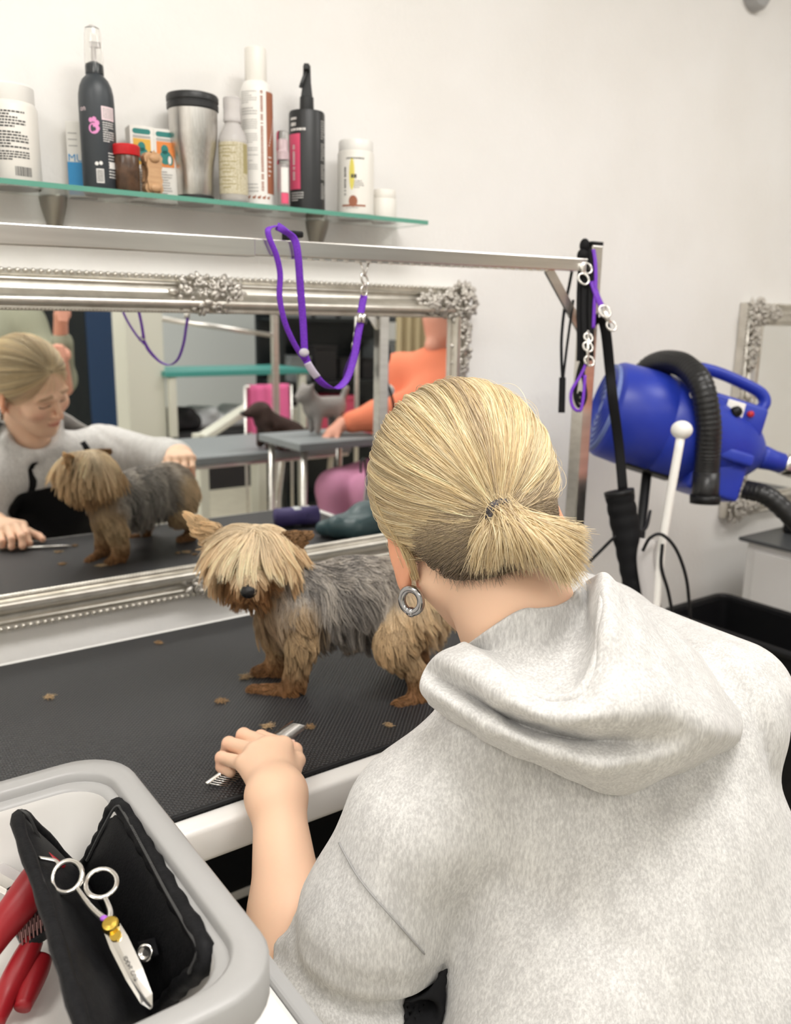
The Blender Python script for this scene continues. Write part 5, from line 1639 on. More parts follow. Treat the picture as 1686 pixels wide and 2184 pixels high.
def dog_sdf(P):
    d = s_chain(P, [D['chest'], D['mid'], D['rump']], [0.052, 0.054, 0.056], 0.03)
    d = smin(d, s_cap(P, D['chest'], D['head'] * 0.5 + D['chest'] * 0.5 + A_(0, 0, 0.01), 0.044, 0.038), 0.03)
    d = smin(d, s_cap(P, D['head'] * 0.5 + D['chest'] * 0.5 + A_(0, 0, 0.01), D['head'], 0.042, 0.044), 0.02)
    d = smin(d, s_ell(P, D['head'], (0.052, 0.050, 0.047), HM), 0.012)
    d = smin(d, s_cap(P, D['head'] + e_u * -0.012, D['nose'] - e_f * 0.006, 0.034, 0.017), 0.012)
    for p in 'fg':
        d = smin(d, s_chain(P, [D[p + '_sh'], D[p + '_el'], D[p + '_wr'], D[p + '_paw']], [0.028, 0.021, 0.015, 0.014], 0.012), 0.02)
        d = smin(d, s_cap(P, D[p + '_paw'], D[p + '_toe'], 0.0145, 0.0095), 0.008)
    for p in 'hk':
        d = smin(d, s_chain(P, [D[p + '_hip'], D[p + '_kn'], D[p + '_hk'], D[p + '_paw']], [0.044, 0.027, 0.013, 0.013], 0.014), 0.025)
        d = smin(d, s_cap(P, D[p + '_paw'], D[p + '_toe'], 0.0145, 0.0105), 0.008)
    d = smin(d, s_cap(P, D['tail0'], D['tail1'], 0.012, 0.006), 0.012)
    d = smin(d, ear_sdf(P, D['ear_l0'], D['ear_l1'], 0.022), 0.004)
    d = smin(d, ear_sdf(P, D['ear_r0'], D['ear_r1'], 0.021), 0.004)
    return np.maximum(d, 0.8505 - P[:, 2])

V, F = sdf_mesh(dog_sdf, (0.44, 0.90, 0.84), (0.90, 1.26, 1.18), 0.0035)
V = relax(V, F, 2)
V[:, 2] = np.maximum(V[:, 2], 0.8505)
N = vnormals(V, F)

TAN, GOLD, CREAM, RUST = A_(0.42, 0.27, 0.14), A_(0.60, 0.43, 0.25), A_(0.86, 0.71, 0.50), A_(0.19, 0.095, 0.040)
STEEL, ASH, SILV = A_(0.10, 0.092, 0.086), A_(0.30, 0.275, 0.25), A_(0.62, 0.56, 0.48)
def ss(x, a, b):
    t = np.clip((x - a) / (b - a), 0, 1)
    return t * t * (3 - 2 * t)
def regions(P):
    dh = np.minimum(s_ell(P, D['head'], (0.052, 0.050, 0.047), HM), s_cap(P, D['head'], D['nose'], 0.034, 0.017))
    de = np.minimum(ear_sdf(P, D['ear_l0'], D['ear_l1'], 0.022), ear_sdf(P, D['ear_r0'], D['ear_r1'], 0.021))
    dt = s_chain(P, [D['chest'], D['mid'], D['rump']], [0.060, 0.056, 0.058], 0.03)
    dl_ = np.full(len(P), 9.0, np.float32); dp = dl_.copy(); dth = dl_.copy()
    for p in 'fg':
        dl_ = np.minimum(dl_, s_chain(P, [D[p + '_sh'], D[p + '_el'], D[p + '_wr'], D[p + '_paw']], [0.034, 0.026, 0.018, 0.016]))
        dp = np.minimum(dp, s_cap(P, D[p + '_paw'], D[p + '_toe'], 0.0145, 0.0105))
    for p in 'hk':
        dth = np.minimum(dth, s_cap(P, D[p + '_hip'], D[p + '_kn'], 0.044, 0.028))
        dl_ = np.minimum(dl_, s_chain(P, [D[p + '_kn'], D[p + '_hk'], D[p + '_paw']], [0.030, 0.013, 0.013]))
        dp = np.minimum(dp, s_cap(P, D[p + '_paw'], D[p + '_toe'], 0.0145, 0.0105))
    return dh, de, dt, dl_, dp, dth
def base_color(P, r, jit=None):
    dh, de, dt, dl_, dp, dth = r
    n = len(P)
    ax = D['rump'] - D['chest']; ax = ax / np.linalg.norm(ax)
    s = (P - D['chest']) @ ax
    back = ss(s, 0.09, 0.20)[:, None]
    low = ss(-P[:, 2], -1.00, -0.95)[:, None]
    body = ASH * (1 - 0.75 * back * (0.35 + 0.65 * low)) + GOLD * (0.75 * back * (0.35 + 0.65 * low))
    fr = ss(-s, 0.005, 0.045)[:, None]
    body = body * (1 - 0.75 * fr) + TAN * 0.75 * fr
    leg = GOLD * 0.92 + 0 * body
    zz = ss(-P[:, 2], -0.93, -0.865)[:, None]
    leg = leg * (1 - zz) + (RUST * 1.7) * zz
    w_leg = ss(dt - dl_, -0.012, 0.02)[:, None]
    w_th = ss(dt - dth, -0.010, 0.014)[:, None]
    c = body * (1 - w_th) + (GOLD * 0.62 + CREAM * 0.38) * w_th
    c = c * (1 - w_leg) + leg * w_leg
    w_p = ss(np.minimum(dt, dl_) - dp, -0.004, 0.006)[:, None]
    c = c * (1 - w_p) + RUST * 1.5 * w_p
    # head: cream on top, gold at the sides, rust round the muzzle and beard
    q = (P - D['head']) @ HM
    w_h = ss(np.minimum(dt, dl_) - dh, -0.006, 0.010)[:, None]
    muz = (ss(q[:, 1], 0.020, 0.045) * ss(-q[:, 2], -0.016, 0.004))[:, None]
    chin = ss(-q[:, 2], 0.004, 0.030)[:, None]
    hc = GOLD * 1.05 + 0 * c
    topw = (ss(q[:, 2], -0.01, 0.035) * np.exp(-(q[:, 0] / 0.035) ** 2))[:, None]
    hc = hc * (1 - topw) + CREAM * topw
    m2 = np.clip(muz + 0.75 * chin, 0, 1)
    hc = hc * (1 - m2) + (RUST * 1.3 + TAN * 0.2) * m2
    c = c * (1 - w_h) + hc * w_h
    w_e = ss(np.minimum(dh, dt) - de, -0.002, 0.006)[:, None]
    c = c * (1 - w_e) + (RUST * 0.8 + TAN * 0.35) * w_e
    return c, w_h[:, 0], w_e[:, 0], w_leg[:, 0], w_p[:, 0], w_th[:, 0], q
rg = regions(V.astype(np.float32))
cb, wh, we, wl, wp, wt, qv = base_color(V.astype(np.float32), rg)
dog = thing('dog', 'small tan and grey long-haired terrier standing on the grooming table', 'dog', (0.70, 1.08, 0.85))
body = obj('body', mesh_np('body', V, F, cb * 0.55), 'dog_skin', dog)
OFF = Vector((0.70, 1.08, 0.85))
body.location = -OFF

def sample_surface(V, F, n, seed, wfun=None):
    r = np.random.default_rng(seed)
    A, B, C_, E = V[F[:, 0]], V[F[:, 1]], V[F[:, 2]], V[F[:, 3]]
    ar = 0.5 * np.linalg.norm(np.cross(C_ - A, E - B), axis=1)
    if wfun is not None:
        ar = ar * wfun((A + C_) / 2)
    f = r.choice(len(F), n, p=ar / ar.sum())
    u, v = r.random(n)[:, None], r.random(n)[:, None]
    P = (A[f] * (1 - u) + B[f] * u) * (1 - v) + (E[f] * (1 - u) + C_[f] * u) * v
    nn = np.cross(C_[f] - A[f], E[f] - B[f])
    nn /= np.linalg.norm(nn, axis=1)[:, None] + 1e-12
    return P, nn

def unit(a):
    return a / (np.linalg.norm(a, axis=1)[:, None] + 1e-9)

def grow(P, Nn, dirv, L, lift, grav, n=8, clump=None, curl=0.0, seed=0, surf=None, keep=0.002):
    """strands that leave the skin, lean along dirv and bend down; clump=(count, strength)"""
    r = np.random.default_rng(seed)
    K_ = len(P)
    pts = np.zeros((K_, n, 3))
    p = P.copy(); pts[:, 0] = p
    ph = vnoise(P, 90, seed)[:, None]; side = unit(np.cross(dirv, Nn))
    step = (L / (n - 1))[:, None]
    for i in range(1, n):
        t = i / (n - 1)
        d = unit(dirv * (0.35 + 0.65 * t) + Nn * (lift * (1 - t) ** 1.2)[:, None] + A_(0, 0, -1) * (grav * t)[:, None] + side * (curl * np.sin(ph * 2.2 + 4 * t)))
        p = p + d * step
        if surf is not None:
            dd = surf(p.astype(np.float32))
            push = np.clip(keep - dd, 0, 0.02)
            p = p + Nn * push[:, None]
        p[:, 2] = np.maximum(p[:, 2], 0.852)
        pts[:, i] = p
    if clump:
        m, st = clump
        g = r.choice(K_, min(m, K_), replace=False)
        idx = np.zeros(K_, int)
        G = P[g]
        for a in range(0, K_, 4000):
            dd = ((P[a:a + 4000, None, :] - G[None]) ** 2).sum(2)
            idx[a:a + 4000] = dd.argmin(1)
        tt = (np.linspace(0, 1, n) ** 1.4)[None, :, None] * st
        pts = pts * (1 - tt) + (pts[g[idx]] + 0.25 * (pts[:, :1] - pts[g[idx]][:, :1])) * tt
    return pts

def fur_patch(name, n, seed, wfun, kind):
    P, Nn = sample_surface(V, F, n, seed, wfun)
    P32 = P.astype(np.float32)
    rg = regions(P32)
    c, wh, we, wl, wp, wt, q = base_color(P32, rg)
    r = np.random.default_rng(seed + 5)
    down = np.tile(A_(0, 0, -1), (n, 1))
    ax = (D['rump'] - D['chest']); ax = ax / np.linalg.norm(ax)
    if kind == 'body':
        rear = np.tile(ax, (n, 1))
        topw = ss(P[:, 2], 1.005, 1.055)
        dirv = rear * (0.55 + 0.8 * topw)[:, None] + down * (1.1 - 0.8 * topw)[:, None]
        L = 0.016 + 0.030 * (1 - topw) + 0.010 * vnoise(P, 60, 3) * (1 - topw)
        L = np.where(wt > 0.5, 0.036 + 0.010 * vnoise(P, 70, 4), L); L = np.where(wl > 0.5, 0.022, L); L = np.where(wp > 0.4, 0.010, L)
        L = np.where((P[:, 2] < 0.90), L * 0.65, L)
        dirv = dirv + 0.35 * np.stack([vnoise(P, 45, 11), vnoise(P, 45, 12), vnoise(P, 45, 13)], 1)
        dirv[wp > 0.4] = (D['f_toe'] - D['f_paw']) * 25 + A_(0, 0, -0.5)
        lift = 0.35 + 0 * L; grav = 0.5 + 0 * L
        cl = (max(60, n // 26), 0.75); curl = 0.35
    else:
        # head: hair parts along the middle and falls to each side and over the eyes
        side = np.sign(q[:, 0]) * ss(np.abs(q[:, 0]), 0.0, 0.02)
        front = ss(q[:, 1], -0.015, 0.03)
        top = ss(q[:, 2], 0.0, 0.03)
        dirv = down * (1.0 - 0.55 * top)[:, None] + e_r * (side * (0.25 + 0.45 * top))[:, None] + e_f * (0.75 * front * top)[:, None] - e_f * (0.25 * (1 - front))[:, None]
        L = 0.060 + 0.012 * vnoise(P, 40, 8)
        muz = (q[:, 1] > 0.035)
        L = np.where(muz & (q[:, 2] > -0.02), 0.022, L)
        L = np.where(muz & (q[:, 2] <= -0.02), 0.038, L)
        L = np.where((q[:, 2] < -0.025) & ~muz, 0.042, L)
        dirv = dirv + np.where(muz, 0.6, 0.0)[:, None] * e_r * np.sign(q[:, :1])
        nearear = we > 0.35
        de_l = (D['ear_l1'] - D['ear_l0']); de_r = (D['ear_r1'] - D['ear_r0'])
        isl = q[:, 0] > 0
        ed = np.where((((P - D['ear_l0']) ** 2).sum(1) < ((P - D['ear_r0']) ** 2).sum(1))[:, None], de_l / np.linalg.norm(de_l), de_r / np.linalg.norm(de_r))
        leftear = ((P - D['ear_l0']) ** 2).sum(1) < ((P - D['ear_r0']) ** 2).sum(1)
        dirv = np.where(nearear[:, None], ed, dirv)
        L = np.where(nearear, np.where(leftear, 0.026, 0.007), L)
        c = np.where((nearear & leftear)[:, None], GOLD * 1.15, c)
        dirv = dirv + 0.18 * np.stack([vnoise(P, 50, 21), vnoise(P, 50, 22), vnoise(P, 50, 23)], 1)
        lift = np.where(nearear, 0.1, 0.55); grav = np.where(nearear, 0.15, 0.75)
        cl = (max(60, n // 30), 0.8); curl = 0.25
    dirv = unit(dirv)
    dirv = unit(dirv - Nn * (dirv * Nn).sum(1)[:, None] * 0.6)
    L = np.maximum(L, 0.005) * r.uniform(0.7, 1.2, n)
    pts = grow(P, Nn, dirv, L, lift, grav, 8, cl, curl, seed, dog_sdf, 0.0015)
    v = vnoise(P, 140, seed + 1)[:, None] * 0.5 + r.normal(0, 0.5, (n, 1))
    if kind == 'body':
        greyish = np.clip(1 - np.abs(c[:, :1] - c[:, 2:3]) * 6, 0, 1)
        c = c * (1 - 0.8 * greyish * (v < -0.35)) + STEEL * (0.8 * greyish * (v < -0.35))
        c = c * (1 - 0.75 * greyish * (v > 0.30)) + SILV * (0.75 * greyish * (v > 0.30))
    c = c * np.clip(1 + 0.28 * v, 0.45, 1.6)
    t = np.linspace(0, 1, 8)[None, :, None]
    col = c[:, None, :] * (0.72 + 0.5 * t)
    rad = 0.00034 * np.array([1, 1, 0.95, 0.9, 0.82, 0.7, 0.5, 0.15])
    return pts - np.array(OFF), rad, np.clip(col, 0, 0.95)
inhead = lambda P: (regions(P.astype(np.float32))[0] < 0.010).astype(float)
notface = lambda P: 1.0 - inhead(P)
pts, rad, col = fur_patch('coat', 34000, 51, lambda P: notface(P) * (regions(P.astype(np.float32))[1] > 0.004), 'body')
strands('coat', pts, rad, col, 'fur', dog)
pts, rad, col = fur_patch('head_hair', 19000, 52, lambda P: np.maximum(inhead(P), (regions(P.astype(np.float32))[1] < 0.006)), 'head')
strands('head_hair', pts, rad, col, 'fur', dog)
nb_ = BM(); ball(nb_, Vector(D['nose'] + e_f * 0.013 - e_u * 0.004) - OFF, (0.0125, 0.010, 0.0105), 16, 12, Matrix(HM.tolist()))
obj('nose', nb_, 'dog_nose', dog, True)
for s in (-1, 1):
    eb_ = BM(); ball(eb_, Vector(D['head'] + e_f * 0.040 + e_r * 0.020 * s + e_u * 0.010) - OFF, 0.0075, 14, 10); obj('eye', eb_, 'dog_eye', dog, True)

# tufts of cut hair lying on the rubber top
mat('tuft', (0.42, 0.28, 0.16), 0.6)
for k, (p, sz) in enumerate((((0.4957, 1.1248, 0.8532), 0.010), ((0.5165, 1.0113, 0.8532), 0.009), ((0.5642, 0.9757, 0.8532), 0.007), ((0.7791, 1.1802, 0.8532), 0.010), ((0.7864, 1.2099, 0.8532), 0.007), ((0.5665, 1.1841, 0.8532), 0.012), ((0.5023, 1.4056, 0.8532), 0.007), ((0.2834, 1.2828, 0.8532), 0.008), ((0.7571, 1.1767, 0.8532), 0.006), ((0.6627, 0.9163, 0.8532), 0.006))):
    rr_ = np.random.default_rng(200 + k)
    m_ = 46
    a0 = rr_.uniform(0, 6.28)
    pts = np.zeros((m_, 6, 3))
    for i in range(m_):
        a = a0 + rr_.normal(0, 0.9); L = sz * rr_.uniform(0.3, 0.95); o = rr_.normal(0, sz * 0.32, 2)
        tt = np.linspace(-1, 1, 6); cv = rr_.normal(0, 0.35)
        pts[i, :, 0] = o[0] + L * tt * math.cos(a) - cv * L * tt ** 2 * math.sin(a)
        pts[i, :, 1] = o[1] + L * tt * math.sin(a) + cv * L * tt ** 2 * math.cos(a)
        pts[i, :, 2] = np.abs(rr_.normal(0.0012, 0.0012, 6)) + 0.0004
    col = np.clip((GOLD if k % 2 else TAN)[None] * rr_.uniform(0.4, 1.25, (m_, 1)), 0, 1)
    o = strands('hair_tuft', pts, np.full(6, 0.0003), col, 'fur', None)
    o.location = p
    labs = ['tuft of clipped fur before the dog\'s front paw', 'tuft of clipped fur just above the comb', 'tiny fur tuft touching the comb tip', 'fur tuft below the dog\'s belly', 'smaller fur tuft below the dog\'s belly', 'loose spread fur tuft beside the front paw', 'fur speck near the back rim of the table', 'fur speck lying alone near the tray end', 'faint fur wisp below the dog\'s belly', 'fur speck in front of the hind paw']
    tag(o, labs[k], 'fur tuft', 'clipped fur on the table')

# ================================================================== the groomer
def nrm3(v):
    v = np.asarray(v, float)
    return v / np.linalg.norm(v)
# WOMAN_SDF_BEGIN
SL = np.array((0.4453, 0.5822, 0.9560)); SR = np.array((0.8015, 0.4875, 1.0221))
EL = np.array((0.3906, 0.6060, 0.7646)); EF = np.array((0.3523, 0.6389, 0.7598)); WL = np.array((0.4114, 0.7852, 0.8912))
ER = np.array((0.905, 0.730, 1.010)); WR = np.array((0.868, 0.930, 1.055))
C7 = np.array((0.5598, 0.5419, 1.1307))
H0 = np.array((0.5643, 0.6363, 1.2201))
f0 = nrm3((0.53, 0.85, 0)); pit = math.radians(27)
hF = f0 * math.cos(pit) + np.array((0, 0, -math.sin(pit)))
r0 = nrm3((0.85, -0.53, 0)); u0 = np.cross(r0, hF); rol = math.radians(17)
hR = r0 * math.cos(rol) + u0 * math.sin(rol); hU = np.cross(hR, hF)
HD = np.stack([hR, hF, hU], 1)
def HL(x, y, z):
    return H0 + hR * x + hF * y + hU * z
tS = nrm3(SR - SL)
PEL = np.array((0.570, 0.375, 0.640))
SHM = (SL + SR) / 2
tU = SHM - PEL; tU = tU - tS * (tU @ tS); tU = nrm3(tU)
tF = np.cross(tU, tS)
TM = np.stack([tS, tF, tU], 1)
def torso_sdf(P):
    d = s_ell(P, SHM - tU * 0.150 + tS * 0.026, (0.186, 0.120, 0.235), TM)
    d = smin(d, s_cap(P, SL + tS * 0.045, SR - tS * 0.045, 0.070, 0.074), 0.05)
    d = smin(d, s_ell(P, PEL + tU * 0.07 + tS * 0.012, (0.184, 0.140, 0.20), TM), 0.07)
    d = smin(d, s_cap(P, SHM - tU * 0.02, C7 + tF * 0.01, 0.080, 0.046), 0.05)
    d = smin(d, s_cap(P, SL + tS * 0.02 + tU * 0.012, C7 - tU * 0.04 - tS * 0.03 + tF * 0.01, 0.056, 0.046), 0.03)
    return d
def sleeve_l(P):
    ax = EL - SL; L = np.linalg.norm(ax); ax = ax / L
    t = (P - SL) @ ax / L
    d = s_chain(P, [SL, SL * 0.5 + EL * 0.5, EL, EF * 0.95 + WL * 0.05], [0.066, 0.068, 0.072, 0.046], 0.03)
    q = P - SL - ((P - SL) @ ax)[:, None] * ax
    ph = np.arctan2(q @ nrm3(np.cross(ax, (0, 0, 1.0))), q @ np.array((-0.57, -0.79, 0.2)))
    w = np.clip((t - 0.45) / 0.4, 0, 1)
    wv = t * 19 + 1.1 * np.sin(ph * 2 + 0.6) + 0.8 * ph
    d = d + 0.013 * w * (np.exp(-6 * np.sin(wv / 2) ** 2) - 0.3) - 0.003 * w * np.sin(t * 37 - 2 * ph)
    return d
def sleeve_r(P):
    return s_chain(P, [SR, ER, ER * 0.25 + WR * 0.75], [0.074, 0.062, 0.044], 0.03)
def folds(P):
    q = (P - SHM) @ TM
    # soft drape: diagonal pulls from the arm pits, ripples by the right shoulder, sag at the waist
    f = 0.011 * (np.exp(-5 * np.sin((q[:, 0] * 30 + q[:, 2] * 24 + 1.2 * np.sin(q[:, 2] * 13)) / 2) ** 2) - 0.35) * np.exp(-((q[:, 0] + 0.13) / 0.075) ** 2) * np.clip((-q[:, 2] - 0.02) / 0.12, 0, 1)
    f += 0.010 * (np.exp(-4 * np.sin((q[:, 0] * 115 + 8 * q[:, 2]) / 2) ** 2) - 0.4) * np.exp(-((q[:, 0] - 0.175) / 0.055) ** 2) * np.exp(-((q[:, 2] + 0.03) / 0.12) ** 2)
    f += 0.0085 * np.sin(q[:, 2] * 40 - q[:, 0] * 16 + 2 * np.sin(q[:, 0] * 9)) * np.clip((-q[:, 2] - 0.20) / 0.15, 0, 1)
    f += 0.0045 * np.sin(q[:, 0] * 17 - q[:, 2] * 30 + 1.0)
    return f
def hoodie_sdf(P):
    d = torso_sdf(P)
    a = sleeve_l(P)
    d = smin(d, a, 0.028)
    d = smin(d, sleeve_r(P), 0.035)
    d = d + folds(P)
    d = smin(d, s_chain(P, [C7 - tS * 0.070 + tF * 0.045 - tU * 0.02, C7 - tS * 0.035 + tF * 0.105 - tU * 0.055, C7 + tS * 0.035 + tF * 0.105 - tU * 0.055, C7 + tS * 0.075 + tF * 0.045 - tU * 0.01], [0.022, 0.024, 0.024, 0.022], 0.02), 0.012)
    # neck opening and cut-off at the hem
    d = smax(d, -s_cap(P, C7 + tU * 0.02 + tF * 0.02, HL(0, 0.02, -0.10), 0.058, 0.075), 0.012)
    d = smax(d, -s_ell(P, np.array((0.5121, 0.4813, 1.1524)), (0.060, 0.060, 0.050)), 0.012)
    d = smax(d, -s_cap(P, EF * 0.72 + WL * 0.28, WL, 0.046, 0.060), 0.006)
    d = smax(d, (PEL[2] - 0.02) - P[:, 2], 0.01)
    return d
# WOMAN_SDF_END
attr_mat('skin', 0.5, 0.35, sss=0.12)
def heather():
    m = mat('hoodie_fleece', (0.5, 0.49, 0.47), 0.95, spec=0.1, sheen=0.25)
    nt = m.node_tree; b = nt.nodes['Principled BSDF']
    tc = nt.nodes.new('ShaderNodeTexCoord'); mp = nt.nodes.new('ShaderNodeMapping')
    mp.inputs['Rotation'].default_value = (0.3, 0.6, 0.5)
    mp.inputs['Scale'].default_value = (1.0, 1.0, 0.28)
    nt.links.new(tc.outputs['Object'], mp.inputs['Vector'])
    n = nt.nodes.new('ShaderNodeTexNoise'); n.inputs['Scale'].default_value = 420; n.inputs['Detail'].default_value = 5; n.inputs['Roughness'].default_value = 0.65
    n2 = nt.nodes.new('ShaderNodeTexNoise'); n2.inputs['Scale'].default_value = 60; n2.inputs['Detail'].default_value = 3
    nt.links.new(mp.outputs[0], n.inputs['Vector']); nt.links.new(mp.outputs[0], n2.inputs['Vector'])
    ad = nt.nodes.new('ShaderNodeMath'); ad.operation = 'MULTIPLY_ADD'; ad.inputs[1].default_value = 0.35
    nt.links.new(n2.outputs['Fac'], ad.inputs[0]); nt.links.new(n.outputs['Fac'], ad.inputs[2])
    r = nt.nodes.new('ShaderNodeValToRGB')
    r.color_ramp.elements[0].position = 0.55; r.color_ramp.elements[1].position = 0.92
    r.color_ramp.elements[0].color = (0.50, 0.49, 0.48, 1); r.color_ramp.elements[1].color = (0.77, 0.76, 0.74, 1)
    nt.links.new(ad.outputs[0], r.inputs[0]); nt.links.new(r.outputs[0], b.inputs['Base Color'])
    bp = nt.nodes.new('ShaderNodeBump'); bp.inputs['Strength'].default_value = 0.5; bp.inputs['Distance'].default_value = 0.002
    nt.links.new(ad.outputs[0], bp.inputs['Height']); nt.links.new(bp.outputs[0], b.inputs['Normal'])
heather()
mat('apron_black', (0.008, 0.008, 0.009), 0.8, spec=0.2)
mat('trouser_black', (0.012, 0.012, 0.014), 0.85)
mat('shoe_white', (0.7, 0.69, 0.67), 0.6)
mat('hair_tie', (0.035, 0.032, 0.035), 0.8, col2=(0.10, 0.09, 0.10), nscale=300)
mat('gunmetal', (0.42, 0.42, 0.43), 0.18, metal=1.0)
fur_mat('hair_strands', 0.38, 0.45)
attr_mat('hair_base', 0.6, 0.2)

woman = thing('person', 'person in light grey hoodie leaning over the table, blond low ponytail', 'person', (0.56, 0.42, 0.0))
WO = Vector((0.56, 0.42, 0.0))
def wchild(o):
    o.parent = woman; o.location = -WO
    return o

# ---------------------------------------------------------------- hoodie
V, F = sdf_mesh(hoodie_sdf, (0.26, 0.18, 0.60), (1.04, 1.02, 1.26), 0.0055)
V = relax(V, F, 2)
hoodie = wchild(obj('hoodie', mesh_np('hoodie', V, F), 'hoodie_fleece'))

# hood: rows neck, bowl, rim, roll, crease, second roll, hem; columns from the left front round the back to the right front
HOOD = [
    [(0.5058, 0.5720, 1.1292), (0.5058, 0.5676, 1.1231), (0.4913, 0.5606, 1.1325), (0.4813, 0.5546, 1.1395), (0.4704, 0.5522, 1.1390), (0.4555, 0.5591, 1.1337), (0.4504, 0.5706, 1.1162), (0.4428, 0.5651, 1.1045), (0.4608, 0.5739, 1.0787)],
    [(0.5011, 0.5417, 1.1540), (0.5055, 0.5376, 1.1325), (0.4898, 0.5241, 1.1343), (0.4758, 0.5125, 1.1381), (0.4656, 0.5071, 1.1372), (0.4536, 0.5089, 1.1308), (0.4658, 0.5338, 1.1069), (0.4414, 0.5193, 1.1047), (0.4712, 0.5383, 1.0692)],
    [(0.5208, 0.5220, 1.1750), (0.5227, 0.5165, 1.1381), (0.4914, 0.4844, 1.1236), (0.4762, 0.4713, 1.1281), (0.4670, 0.4651, 1.1270), (0.4615, 0.4633, 1.1200), (0.4813, 0.4869, 1.0929), (0.4560, 0.4692, 1.0954), (0.4861, 0.4956, 1.0599)],
    [(0.5368, 0.5132, 1.1763), (0.5434, 0.5038, 1.1377), (0.5034, 0.4639, 1.1180), (0.4860, 0.4481, 1.1249), (0.4790, 0.4402, 1.1237), (0.4746, 0.4313, 1.1170), (0.5008, 0.4498, 1.0882), (0.4792, 0.4271, 1.0869), (0.5307, 0.4660, 1.0339)],
    [(0.5541, 0.5095, 1.1763), (0.5646, 0.4998, 1.1421), (0.5216, 0.4505, 1.1262), (0.5047, 0.4316, 1.1327), (0.4994, 0.4203, 1.1328), (0.4981, 0.4015, 1.1261), (0.5375, 0.4088, 1.0918), (0.5182, 0.3980, 1.0756), (0.5809, 0.4420, 1.0111)],
    [(0.5729, 0.5116, 1.1781), (0.5807, 0.4973, 1.1570), (0.5497, 0.4571, 1.1500), (0.5328, 0.4384, 1.1572), (0.5293, 0.4259, 1.1578), (0.5477, 0.3937, 1.1363), (0.5971, 0.3759, 1.1019), (0.6370, 0.3853, 1.0673), (0.6676, 0.4257, 1.0196)],
    [(0.5772, 0.5070, 1.1868), (0.5920, 0.5055, 1.1745), (0.5715, 0.4799, 1.1794), (0.5562, 0.4577, 1.1872), (0.5547, 0.4460, 1.1867), (0.5937, 0.4310, 1.1533), (0.6571, 0.4232, 1.1096), (0.7067, 0.4166, 1.0659), (0.7580, 0.4369, 1.0227)],
    [(0.6007, 0.5212, 1.1853), (0.6068, 0.5199, 1.1874), (0.5974, 0.5043, 1.1977), (0.5905, 0.4901, 1.2061), (0.5963, 0.4848, 1.2021), (0.6291, 0.4848, 1.1744), (0.6904, 0.4927, 1.1361), (0.7359, 0.4889, 1.1048), (0.7875, 0.5032, 1.0641)]]
def grid_spline(G, nu, nv):
    rows = [spline(col, nv) for col in G]
    cols = list(zip(*rows))
    return [spline(c, nu) for c in cols]
G = grid_spline(HOOD, 12, 7)
nr, nc = len(G), len(G[0])
Vh = np.array(G).reshape(-1, 3)
Fh = np.array([(i * nc + j, i * nc + j + 1, (i + 1) * nc + j + 1, (i + 1) * nc + j) for i in range(nr - 1) for j in range(nc - 1)])
Nh = vnormals(Vh, Fh)
rowf = np.repeat(np.linspace(0, 1, nr), nc)
Vh = Vh + Nh * ((0.0022 * vnoise(Vh, 75, 31) + 0.0012 * vnoise(Vh, 160, 32)) * np.clip(rowf * 3, 0, 1))[:, None]
hood = wchild(obj('hood', mesh_np('hood', Vh, Fh), 'hoodie_fleece'))
md = hood.modifiers.new('thickness', 'SOLIDIFY'); md.thickness = 0.006; md.offset = 0
md = hood.modifiers.new('round', 'SUBSURF'); md.levels = 1; md.render_levels = 1
# stitched edge along the rim
mat('seam_thread', (0.34, 0.335, 0.33), 0.95, spec=0.1)
hem = [G[21][j] for j in range(4, nc - 2)]
hh = obj('hood_hem', tube(BM(), hem, [0.0015 + 0.0042 * min(1.0, 6 * min(i, len(hem) - 1 - i) / len(hem)) for i in range(len(hem))], 10), 'hoodie_fleece', hood, True)
st_ = [tuple(np.array(G[25][j]) + Nh[25 * nc + j] * s_) for j in range(4, nc - 3) for s_ in (0.0,)]
def seam(pts, r=0.0009):
    return wchild(obj('seam', tube(BM(), spline(pts, 6), r, 6), 'seam_thread', None, True))
seam([(0.3763, 0.5980, 0.9507), (0.3728, 0.5779, 0.9469), (0.3724, 0.5615, 0.9397), (0.3761, 0.5443, 0.9300), (0.3855, 0.5283, 0.9145), (0.4008, 0.5202, 0.8912), (0.4188, 0.5184, 0.8641)])

# ---------------------------------------------------------------- skin: head, neck, arms and hands
def hand_chain(pts, r):
    return pts, r
LH = dict(
    mcp=[(0.4665, 0.8731, 0.8990), (0.4484, 0.8763, 0.9030), (0.4309, 0.8778, 0.9000), (0.4133, 0.8710, 0.8920)],
    pip=[(0.4629, 0.9282, 0.8890), (0.4471, 0.9473, 0.8880), (0.4246, 0.9440, 0.8840), (0.4064, 0.9276, 0.8770)],
    dip=[(0.4641, 0.9449, 0.8690), (0.4449, 0.9593, 0.8670), (0.4216, 0.9501, 0.8660), (0.4052, 0.9258, 0.8650)],
    tip=[(0.4684, 0.9265, 0.8650), (0.4486, 0.9362, 0.8640), (0.4248, 0.9260, 0.8640), (0.4098, 0.9080, 0.8640)])
LT = [(0.4321, 0.8076, 0.8900), (0.4796, 0.8630, 0.8800), (0.4977, 0.9003, 0.8720), (0.5012, 0.9221, 0.8680)]
